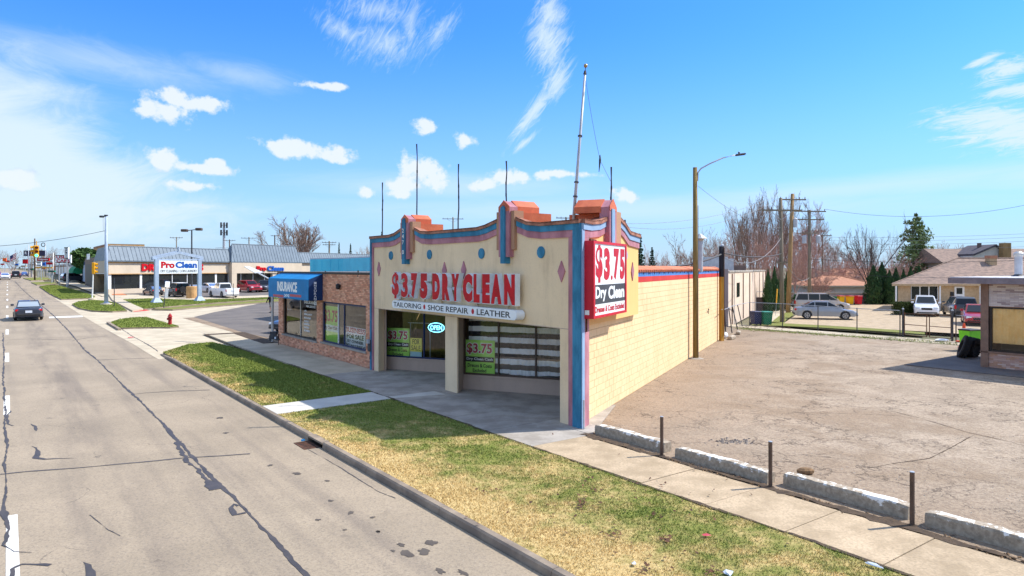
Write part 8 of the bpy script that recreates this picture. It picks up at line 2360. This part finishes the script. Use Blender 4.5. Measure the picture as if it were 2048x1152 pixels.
wire(P1 + T1 * .68, PTOP + V((.1, 0, -.6)), 1.0, .018, 'pale looping service wire from the grey pole to the timber', 'wire_grey')
wire(P1 + T1 * .52 + V((.1, 0, 0)), P3 + T3 * .30, .9, .02, 'slack pale wire between the grey and the double armed poles', 'wire_grey')
wire(AT(1396, 372, 30.8), P1 + T1 * .76, .5, .01, 'thin wire running from the lamp pole down to the utility poles', 'wire_grey')
for i, (y0, y1) in enumerate(((470, 466), (477, 473), (484, 481), (493, 492))):
 wire(AT(1640 + 6 * i, y0 + 4, 96), AT(2080, y1, 84), .25, .014, ('topmost', 'second', 'third', 'lowest')[i] + ' of four fine wires across the sky over the bungalow', 'wire_grey')
wire(AT(1618, 518, 73.5), AT(2080, 519, 60), .3, .018, 'long dark wire crossing before the bungalow roof ridge')
wire(AT(1618, 536, 73.5), AT(2070, 548, 50), .6, .012, 'fine dark wire crossing the middle of the bungalow roof')

# ------------------------------------------------------------------ trees
def bare(seed, hgt, spread, limbs, counts, elev, kid, up, radii, trunk_h=.22, nbase=1):
 "a bare crown: limbs rise from the trunk and carry side branches, shoots and twigs"
 r = random.Random(seed); T, Cn = M(), M()
 def stem(mb, p, d, L, ra, rb, k, n, wob, bend):
  pts = [p]; dd = d.copy()
  for i in range(k):
   dd = (dd + V((r.gauss(0, wob), r.gauss(0, wob), r.gauss(bend, wob * .6)))).normalized(); pts.append(pts[-1] + dd * L / k)
  mb.tube(pts, [ra + (rb - ra) * i / k for i in range(k + 1)], n, False)
  return pts
 def grow(p, d, L, lv):
  k = (7, 5, 3, 2)[min(lv, 3)]; ra = radii[lv]
  pts = stem(Cn, p, d, L, ra, max(radii[-1] * .7, radii[min(lv + 1, len(radii) - 1)] * .6), k, (5, 4, 3, 3)[min(lv, 3)], (.10, .14, .18, .2)[min(lv, 3)], up * (.07, .10, .12, .1)[min(lv, 3)])
  if lv >= len(counts): return
  for i in range(counts[lv]):
   f = .22 + .78 * (i + r.random()) / counts[lv]; j = min(k - 1, int(f * k)); q_ = pts[j].lerp(pts[j + 1], f * k - j); dd = (pts[j + 1] - pts[j]).normalized()
   ax_ = V((r.gauss(0, 1), r.gauss(0, 1), r.gauss(0, .5))); ax_ = (ax_ - dd * ax_.dot(dd)).normalized(); an = kid * r.uniform(.65, 1.25)
   nd = (dd * math.cos(an) + ax_ * math.sin(an) + V((0, 0, up * .3))).normalized()
   grow(q_, nd, L * r.uniform(.34, .58) * (1.25 - .65 * f), lv + 1)
 for b_ in range(nbase):
  o_ = V((r.gauss(0, .3), r.gauss(0, .3), -.2)) if nbase > 1 else V((0, 0, -.2))
  pts = stem(T, o_, V((r.gauss(0, .1), r.gauss(0, .1), 1)).normalized(), hgt * trunk_h, radii[0] * 1.7, radii[0] * 1.15, 4, 7, .05, .1)
  for i in range(limbs):
   a = 6.283 * (i + r.uniform(-.3, .3)) / limbs + b_ * 1.3; e = r.uniform(*elev) if i else elev[1]
   d = V((math.cos(a) * math.cos(e), math.sin(a) * math.cos(e), math.sin(e)))
   grow(pts[-1] if i < 2 else pts[-2].lerp(pts[-1], r.random()), d, hgt * (1 - trunk_h) * r.uniform(.78, 1.05) / max(.6, math.sin(e)) * .86, 0)
 zmax = max(v[2] for v in Cn.v); xm = sorted(math.hypot(v[0], v[1]) for v in Cn.v)[int(len(Cn.v) * .985)]
 for mb in (T, Cn): mb.v = [(x * spread / xm, y * spread / xm, z * hgt / zmax) for x, y, z in mb.v]
 return T, Cn
_proto = {}
def tree_proto(key, mat, *a, **k):
 T, Cn = bare(*a, **k)
 _proto[key] = (T.mesh('trunk', MT[mat]), Cn.mesh('crown', MT[mat]), a[1], a[2])
def tree(key, px, pyT, Y, wpx, label, name='bare_tree', cat='tree', rz=0.0, group=None):
 tm_, cm, h0, s0 = _proto[key]
 x = AT(px, 536, Y).x; g = gz(x, Y); zt_ = AT(px, pyT, Y).z - g; wd = wpx / F * Y / 2
 t = thing(name, label, cat, (x, Y, g), rz, group)
 for nm, me in (('trunk', tm_), ('crown', cm)):
  o = bpy.data.objects.new(nm, me); COL.objects.link(o); o.parent = t
 t.scale = (wd / s0, wd / s0, zt_ / h0)
 return t
tree_proto('round', 'bark', 11, 12, 6, 6, (8, 6, 5), (.75, 1.35), .75, .3, (.15, .06, .026, .016))
tree_proto('vase', 'bark', 5, 12, 6.5, 9, (8, 6, 4), (.70, 1.40), .55, .55, (.17, .06, .026, .017), trunk_h=.16)
tree_proto('vase_big', 'bark', 6, 12, 6.5, 11, (9, 7, 5), (.55, 1.40), .6, .5, (.22, .08, .036, .021), trunk_h=.14)
tree_proto('vase_mid', 'bark_dark', 16, 12, 6.5, 9, (8, 6, 4), (.5, 1.4), .6, .4, (.2, .07, .028, .016), trunk_h=.16)
tree_proto('tall', 'bark', 23, 14, 3.2, 6, (9, 7, 5), (1.05, 1.5), .62, .7, (.15, .06, .029, .018), trunk_h=.2)
tree_proto('tall_red', 'bark_red', 41, 14, 4.2, 6, (9, 7, 5), (.9, 1.45), .75, .45, (.14, .058, .028, .018), trunk_h=.16)
tree_proto('bushy', 'bark_red', 77, 8, 5, 6, (7, 6, 6), (.6, 1.3), .85, .25, (.10, .045, .028, .02), trunk_h=.12, nbase=2)
tree_proto('pale', 'bark_pale', 99, 9, 5, 6, (8, 6, 5), (.75, 1.35), .75, .35, (.12, .05, .022, .014))
tree('vase_big', 602, 434, 150, 175, 'wide bare tree fanning out behind the laundry roof', rz=.4)
tree('round', 1382, 462, 70, 96, 'bare tree behind the lamp pole over the shop roof', rz=1.0)
tree('bushy', 1330, 503, 75, 70, 'low brown bare tree between the spruces and the lamp pole', rz=2.0)
tree('bushy', 1312, 512, 95, 60, 'small brown bare tree right of the little spruce', rz=.5)
tree('pale', 1436, 462, 72, 105, 'reddish bare tree right of the lamp pole over the yellow wall', rz=.9)
tree('tall_red', 1452, 452, 88, 100, 'brown bare tree behind the black and yellow timber', rz=2.4)
tree('tall', 1488, 392, 82, 88, 'tall upright bare tree at the left of the pole group', rz=.3)
tree('tall', 1514, 372, 84, 92, 'tallest upright bare tree left of the utility poles', rz=2.0)
tree('tall_red', 1540, 402, 90, 110, 'russet bare tree just behind the grey utility pole', rz=1.1)
tree('tall', 1562, 366, 92, 84, 'very tall thin bare tree right behind the grey utility pole', rz=3.3)
tree('tall_red', 1598, 404, 95, 120, 'russet bare tree behind the tan utility pole', rz=4.0)
tree('round', 1622, 400, 100, 110, 'round topped bare tree behind the double armed pole', rz=2.2)
tree('tall_red', 1590, 470, 80, 90, 'lower russet bare tree among the utility poles', rz=5.0)
for px, pt, Y, wd, lab, a_ in ((1470, 430, 100, 90, 'hazy brown bare tree filling in behind the tall left one', .4), (1502, 415, 104, 90, 'hazy brown bare tree between the two tallest upright ones', 1.7), (1528, 440, 80, 80, 'low brown bare tree at the left foot of the grey utility pole', 2.9), (1552, 425, 108, 100, 'hazy brown bare tree far behind the grey utility pole', 3.6), (1580, 430, 106, 100, 'hazy brown bare tree far behind the tan utility pole', 4.6), (1612, 440, 88, 90, 'brown bare tree close behind the double armed pole', 5.4), (1420, 470, 96, 90, 'low hazy bare tree left of the black and yellow timber', .1)):
 tree('tall_red', px, pt, Y, wd, lab, rz=a_)
tree('bushy', 1675, 502, 92, 100, 'reddish brush behind the orange garage roof', rz=.2)
tree('bushy', 1640, 520, 84, 80, 'pale reddish brush left of the garage', rz=3.2)
tree('vase_mid', 1740, 424, 95, 150, 'large spreading bare tree behind the garage roofs', rz=1.9)
tree('round', 1700, 470, 120, 100, 'bare tree left of and behind the large spreading one', rz=.7)
tree('bushy', 1800, 500, 108, 130, 'reddish twiggy tree below the tall pine', rz=1.3)
tree('bushy', 1868, 498, 112, 120, 'reddish twiggy tree right of the tall pine', rz=4.1)
tree('pale', 1890, 478, 118, 120, 'pale bare tree behind the bungalow roof', rz=2.7)
tree('tall_red', 1660, 455, 125, 80, 'distant brown bare tree between poles and the spreading tree', rz=.9)
tree('tall_red', 2052, 482, 118, 120, 'brown bare tree at the right edge behind the chimney', rz=.9)
tree('pale', 735, 487, 190, 50, 'faint bare tree behind the left end of the front parapet', rz=.9)
tree('pale', 850, 458, 120, 46, 'faint bare twigs rising just right of the numbered pier', rz=2.9)
tree('pale', 1165, 436, 118, 60, 'faint bare twigs between the flagpole and the lot side pier', rz=1.9)
def conifer(seed, h_, rad, layers, per, leaf, droop=.25, gap=.0, z0=.08, taper=.85):
 r = random.Random(seed); mb = M(); tr = M()
 tr.tube([(0, 0, -.2), (0, 0, h_ * .5), (0, 0, h_ * .98)], [h_ * .022, h_ * .014, .02], 7)
 for i in range(layers):
  f = i / (layers - 1); z = h_ * (z0 + (1 - z0) * f); R_ = rad * (1 - f) ** taper * r.uniform(.8, 1.15) + .08
  nb = max(5, int(9 * (1 - f * .5)))
  for k in range(nb):
   if r.random() < gap: continue
   a = 6.283 * (k + r.random()) / nb; L = R_ * r.uniform(.6, 1.1)
   tip = V((math.cos(a) * L, math.sin(a) * L, z - droop * L * r.uniform(.3, 1.2)))
   root = V((0, 0, z))
   tr.tube([root, tip], [.03, .01], 3, False)
   for j in range(per):
    q_ = root.lerp(tip, r.uniform(.18, 1.03)) + V((r.gauss(0, .12 * R_ * .6 + .03), r.gauss(0, .12 * R_ * .6 + .03), r.gauss(0, .06 * R_ + .03)))
    s_ = leaf * r.uniform(.6, 1.4); d1 = V((r.gauss(0, 1), r.gauss(0, 1), r.gauss(0, .5))).normalized() * s_; d2 = V((r.gauss(0, 1), r.gauss(0, 1), r.gauss(-.2, .5))).normalized() * s_ * .55
    mb.add([q_ - d1, q_ + d2, q_ + d1, q_ - d2], [(0, 1, 2, 3)])
 return tr, mb
def place_conifer(key, mat, px, pyT, Y, wpx, label, args, name='spruce', rz=0.0):
 if key not in _proto:
  tr, mb = conifer(*args); _proto[key] = (tr.mesh('trunk', MT['bark']), mb.mesh('crown', MT[mat]), args[1], args[2])
 return tree(key, px, pyT, Y, wpx, label, name, 'tree', rz)
SP = (3, 10, 3, 26, 16, .22); PI_ = (8, 11, 4.4, 17, 60, .27, -.08, .12, .14, .55)
place_conifer('sp', 'needle', 1279, 470, 66, 64, 'dark spruce rising right of the stucco panel', SP)
place_conifer('sp', 'needle', 1304, 496, 90, 44, 'smaller dark spruce right of the tall one beside the shop', SP, rz=1.4)
place_conifer('sp', 'needle', 678, 486, 170, 18, 'tiny distant spruce, left of the pair over the laundry roof', SP, rz=.4)
place_conifer('sp', 'needle', 701, 488, 172, 20, 'tiny distant spruce, right of the pair over the laundry roof', SP, rz=2.4)
place_conifer('sp', 'needle', 763, 465, 150, 14, 'tip of a distant spruce over the left end of the parapet', SP, rz=3.4)
place_conifer('pi', 'needle_blue', 1832, 430, 112, 98, 'tall layered pine over the bungalow', PI_, 'pine')
def column(seed, h_, rad, n, leaf):
 r = random.Random(seed); mb = M(); tr = M(); tr.tube([(0, 0, -.1), (0, 0, h_ * .8)], [.08, .03], 6)
 for _ in range(n):
  f = r.random() ** .9; R_ = rad * (math.sin(math.pi * min(1, (.18 + .82 * (1 - f)) ** .8) * .5) if f > .12 else .85 + f) * (1 if f < .5 else (1 - ((f - .5) / .5) ** 1.8))
  a = r.uniform(0, 6.283); k = R_ * math.sqrt(r.uniform(.3, 1.15)) * (1 + .22 * math.sin(a * 5 + f * 13) * math.sin(f * 31 + a))
  q_ = V((k * math.cos(a), k * math.sin(a), h_ * f)); up = V((math.cos(a) * .35 + r.gauss(0, .3), math.sin(a) * .35 + r.gauss(0, .3), 1)).normalized() * leaf * r.uniform(.6, 1.4); sd_ = V((-math.sin(a) + r.gauss(0, .4), math.cos(a) + r.gauss(0, .4), r.gauss(0, .2))).normalized() * leaf * .45
  mb.add([q_ - up, q_ + sd_, q_ + up, q_ - sd_], [(0, 1, 2, 3)])
 return tr, mb
for i in range(2):
 tr, mb = column(50 + i, 4, .8, 2600, .14); _proto['col%d' % i] = (tr.mesh('trunk', MT['bark']), mb.mesh('crown', MT['thuja']), 4, .8)
for i, (px, py, Y, wd, lab) in enumerate([(1747, 532, 79, 34, 'broad dark arborvitae at the left of the row behind the block wall'), (1764, 526, 81, 34, 'tallest arborvitae second from the left of the row'), (1779, 541, 79, 26, 'arborvitae with a dip beside it in the middle of the row'), (1792, 537, 80, 26, 'arborvitae just left of the bungalow eave'),
     (1807, 540, 84, 22, 'arborvitae over the left end of the bungalow roof'), (1821, 534, 88, 22, 'arborvitae behind the lower roof slope'), (1838, 532, 92, 18, 'last arborvitae to the right above the roof slope'), (1536, 540, 66, 20, 'dark arborvitae directly beside the pale building'),
     (1549, 534, 67, 20, 'dark arborvitae behind the white upright panel'), (1563, 540, 68, 20, 'dark arborvitae behind the grey utility pole'), (1574, 545, 69, 18, 'dark arborvitae between the two big utility poles')]):
 tree('col%d' % (i % 2), px, py, Y, wd, lab, 'arborvitae', 'tree', i * 1.1)
# green street tree far left, hedge by the bungalow
def leafball(seed, n, leaf, rx, ry, rz_):
 r = random.Random(seed); mb = M()
 for _ in range(n):
  d = V((r.gauss(0, 1), r.gauss(0, 1), r.gauss(0, 1))).normalized() * r.uniform(.55, 1.05) ** .5
  q_ = V((d.x * rx, d.y * ry, rz_ + d.z * rz_)); a_ = V((r.gauss(0, 1), r.gauss(0, 1), r.gauss(0, 1))).normalized() * leaf; b_ = V((r.gauss(0, 1), r.gauss(0, 1), r.gauss(0, 1))).normalized() * leaf
  mb.add([q_ - a_, q_ + b_, q_ + a_, q_ - b_], [(0, 1, 2, 3)])
 return mb
c = AT(170, 524, 135); t = thing('green_tree', 'round green tree behind the slate blue shop', 'tree', (c.x, c.y, gz(c.x, c.y)))
mb = leafball(4, 1200, .35, 2.6, 2.6, 2.0); mb.v = [(x, y, z + 2.6) for x, y, z in mb.v]; mb.build('crown', MT['bush'], t); mb = M(); mb.tube([(0, 0, 0), (0, 0, 4)], [.25, .12], 7); mb.build('trunk', MT['bark'], t)
c = G(1807, 629); t = thing('clipped_hedge', 'clipped dark green hedge at the left corner of the bungalow', 'hedge', (c.x, c.y, 0), .34)
r = random.Random(6); mb = M()
for _ in range(3600):
 q_ = V((r.uniform(-.85, .85), r.uniform(-.5, .5), r.uniform(0, 1.05))); k = r.randrange(3)
 if k == 0: q_.x = math.copysign(.85, q_.x)
 elif k == 1: q_.y = -.5
 else: q_.z = 1.05
 q_ += V((r.gauss(0, .04), r.gauss(0, .04), r.gauss(0, .04))); a_ = V((r.gauss(0, 1), r.gauss(0, 1), r.gauss(0, 1))).normalized() * .055; b_ = V((r.gauss(0, 1), r.gauss(0, 1), r.gauss(0, 1))).normalized() * .055
 mb.add([q_ - a_, q_ + b_, q_ + a_, q_ - b_], [(0, 1, 2, 3)])
mb.build('foliage', MT['hedge'], t); mb = M(); mb.cbox((0, 0, .5), (1.55, .85, 1.0), .1); mb.build('stems', MT['hedge'], t)
# distant tree line that closes the horizon
_lt = []
for sd in (1, 2, 3):
 T, Cn = bare(300 + sd, 1.0, .42, 6, (6, 5, 3), (.7, 1.4), .7, .35, (.012, .005, .003, .0022), trunk_h=.15)
 _lt.append((np.array(T.v + Cn.v, np.float64), T.f + [tuple(i + len(T.v) for i in f) for f in Cn.f]))
def wood(name, px0, px1, Y, hlo, hhi, mat, n, seed):
 "a far wood of bare crowns that reads as one mass"
 r = random.Random(seed); vs_, fs2, k = [], [], 0
 for i in range(n):
  x = AT(px0 + (px1 - px0) * (i + r.random()) / n, 536, Y).x; y = Y + r.uniform(-5, 9); h_ = r.uniform(hlo, hhi); a = r.uniform(0, 6.28); c, s_ = math.cos(a), math.sin(a)
  P, Fc = _lt[i % 3]; Q = np.stack([(P[:, 0] * c - P[:, 1] * s_) * h_ * 1.15 + x, (P[:, 0] * s_ + P[:, 1] * c) * h_ * 1.15 + y, P[:, 2] * h_ + gz(x, y)], 1)
  vs_ += Q.tolist(); fs2 += [tuple(j + k for j in f) for f in Fc]; k += len(P)
 mb = M(); mb.v = vs_; mb.f = fs2
 return tag(mb.build(name, MT[mat]), kind='stuff')
wood('distant_trees', 1250, 2300, 175, 6, 10, 'bark_red', 34, 1)
wood('distant_trees', 640, 1230, 250, 6, 10, 'bark', 18, 2)
wood('distant_trees', -160, 200, 380, 8, 15, 'bark', 22, 3)
wood('undergrowth', 1430, 1800, 100, 3.0, 7.0, 'bark_red', 40, 5)

# ------------------------------------------------------------------ grass blades
def inside(poly, x, y):
 n = len(poly); res = np.zeros(len(x), bool); j = n - 1
 for i in range(n):
  xi, yi, xj, yj = poly[i][0], poly[i][1], poly[j][0], poly[j][1]
  c = ((yi > y) != (yj > y)) & (x < (xj - xi) * (y - yi) / (yj - yi + 1e-12) + xi); res ^= c; j = i
 return res
rng = np.random.default_rng(5)
for pts, lv, bm_, h_ in LAWNS:
 P = np.array([(p[0], p[1]) for p in pts]); lo, hi = P.min(0), P.max(0)
 area = abs(sum(P[i][0] * P[(i + 1) % len(P)][1] - P[(i + 1) % len(P)][0] * P[i][1] for i in range(len(P)))) / 2
 dens = {3: 2600, 2: 900, 1: 240}[lv]
 box = (hi - lo).prod(); N = int(min(dens * box, 3000000))
 x = rng.uniform(lo[0], hi[0], N); y = rng.uniform(lo[1], hi[1], N)
 k = inside(P, x, y) & (y > 4); x, y = x[k], y[k]
 dist = np.hypot(x, y)
 clump = (np.sin(x * 3.1 + 1.7 * np.sin(y * 2.3)) + np.sin(y * 4.2 + x)) * .25 + .75
 keep = rng.random(len(x)) < np.clip((11.0 / np.maximum(dist, 1)) ** (1.1 if lv == 3 else 0), 0, 1) * (np.clip(clump, .35, 1) if lv == 3 else 1)
 x, y, dist = x[keep], y[keep], dist[keep]
 n = len(x)
 s_ = u.x * x + u.y * y; z = RISE * np.clip(s_ - RISE0, 0, RISE1 - RISE0) - .014
 a = rng.uniform(0, 6.283, n); wd = rng.uniform(.004, .008, n) * np.maximum(1, dist / 9); hh = rng.uniform(.6, 1.5, n) * h_ * (.7 if lv == 3 else 1.2); ln = rng.uniform(.2, 1.3, n) * hh; b_ = rng.uniform(0, 6.283, n)
 co = np.empty((n, 3, 3), np.float32)
 co[:, 0] = np.stack([x - np.cos(a) * wd, y - np.sin(a) * wd, z], 1); co[:, 1] = np.stack([x + np.cos(a) * wd, y + np.sin(a) * wd, z], 1)
 co[:, 2] = np.stack([x + np.cos(b_) * ln, y + np.sin(b_) * ln, z + hh], 1)
 me = bpy.data.meshes.new('grass'); me.vertices.add(3 * n); me.loops.add(3 * n); me.polygons.add(n)
 me.vertices.foreach_set('co', co.ravel()); me.loops.foreach_set('vertex_index', np.arange(3 * n, dtype=np.int32)); me.polygons.foreach_set('loop_start', np.arange(0, 3 * n, 3, dtype=np.int32))
 me.materials.append(MT[bm_]); me.update(calc_edges=True)
 o = bpy.data.objects.new('grass', me); COL.objects.link(o); o['kind'] = 'stuff'
# dead leaves caught in the verge and along the fence
rs = random.Random(15); mb = M()
def leaf(c, s_):
 a = rs.uniform(0, 6.28); d1 = V((math.cos(a), math.sin(a), rs.uniform(-.3, .5))) * s_; d2 = V((-math.sin(a), math.cos(a), rs.uniform(-.3, .5))) * s_ * .6; mb.add([c - d1, c + d2, c + d1, c - d2], [(0, 1, 2, 3)])
for px, py, sx, sy, n in ((1168, 1008, 10, 6, 20), (1335, 1080, 10, 5, 22), (1230, 1070, 10, 4, 16), (1190, 985, 6, 6, 14), (1160, 1010, 14, 3, 12), (1160, 1008, 6, 8, 10), (1290, 1140, 10, 6, 14), (1420, 1145, 14, 6, 16), (1310, 1035, 9, 4, 10), (980, 985, 10, 4, 8), (1495, 654, 26, 2, 60), (1560, 656, 20, 1.5, 40), (1250, 1010, 140, 60, 90)):
 for _ in range(n):
  yy = rs.gauss(py, sy); 
  if yy < 600: continue
  c = G(rs.gauss(px, sx), yy); c.z = .03 if py > 700 else .01; leaf(c, rs.uniform(.02, .045) if py > 700 else rs.uniform(.04, .09))
tag(mb.build('fallen_leaves', MT['rust']), kind='stuff')
# tufts of weed along the alley fence
mb = M(); rs = random.Random(19)
for _ in range(2600):
 f = rs.random(); a, b_ = G(1480, 657), G(1905, 686); c = a.lerp(b_, f) + V((rs.gauss(0, .3), rs.gauss(0, .6), -.02)); h_ = rs.uniform(.02, .08) * (.5 + abs(math.sin(f * 40))); d = V((rs.gauss(0, .05), rs.gauss(0, .05), h_)); n_ = V((rs.uniform(-1, 1), rs.uniform(-1, 1), 0)).normalized() * .02; mb.add([c - n_, c + n_, c + d], [(0, 1, 2)])
tag(mb.build('weeds', MT['blade']), kind='stuff')
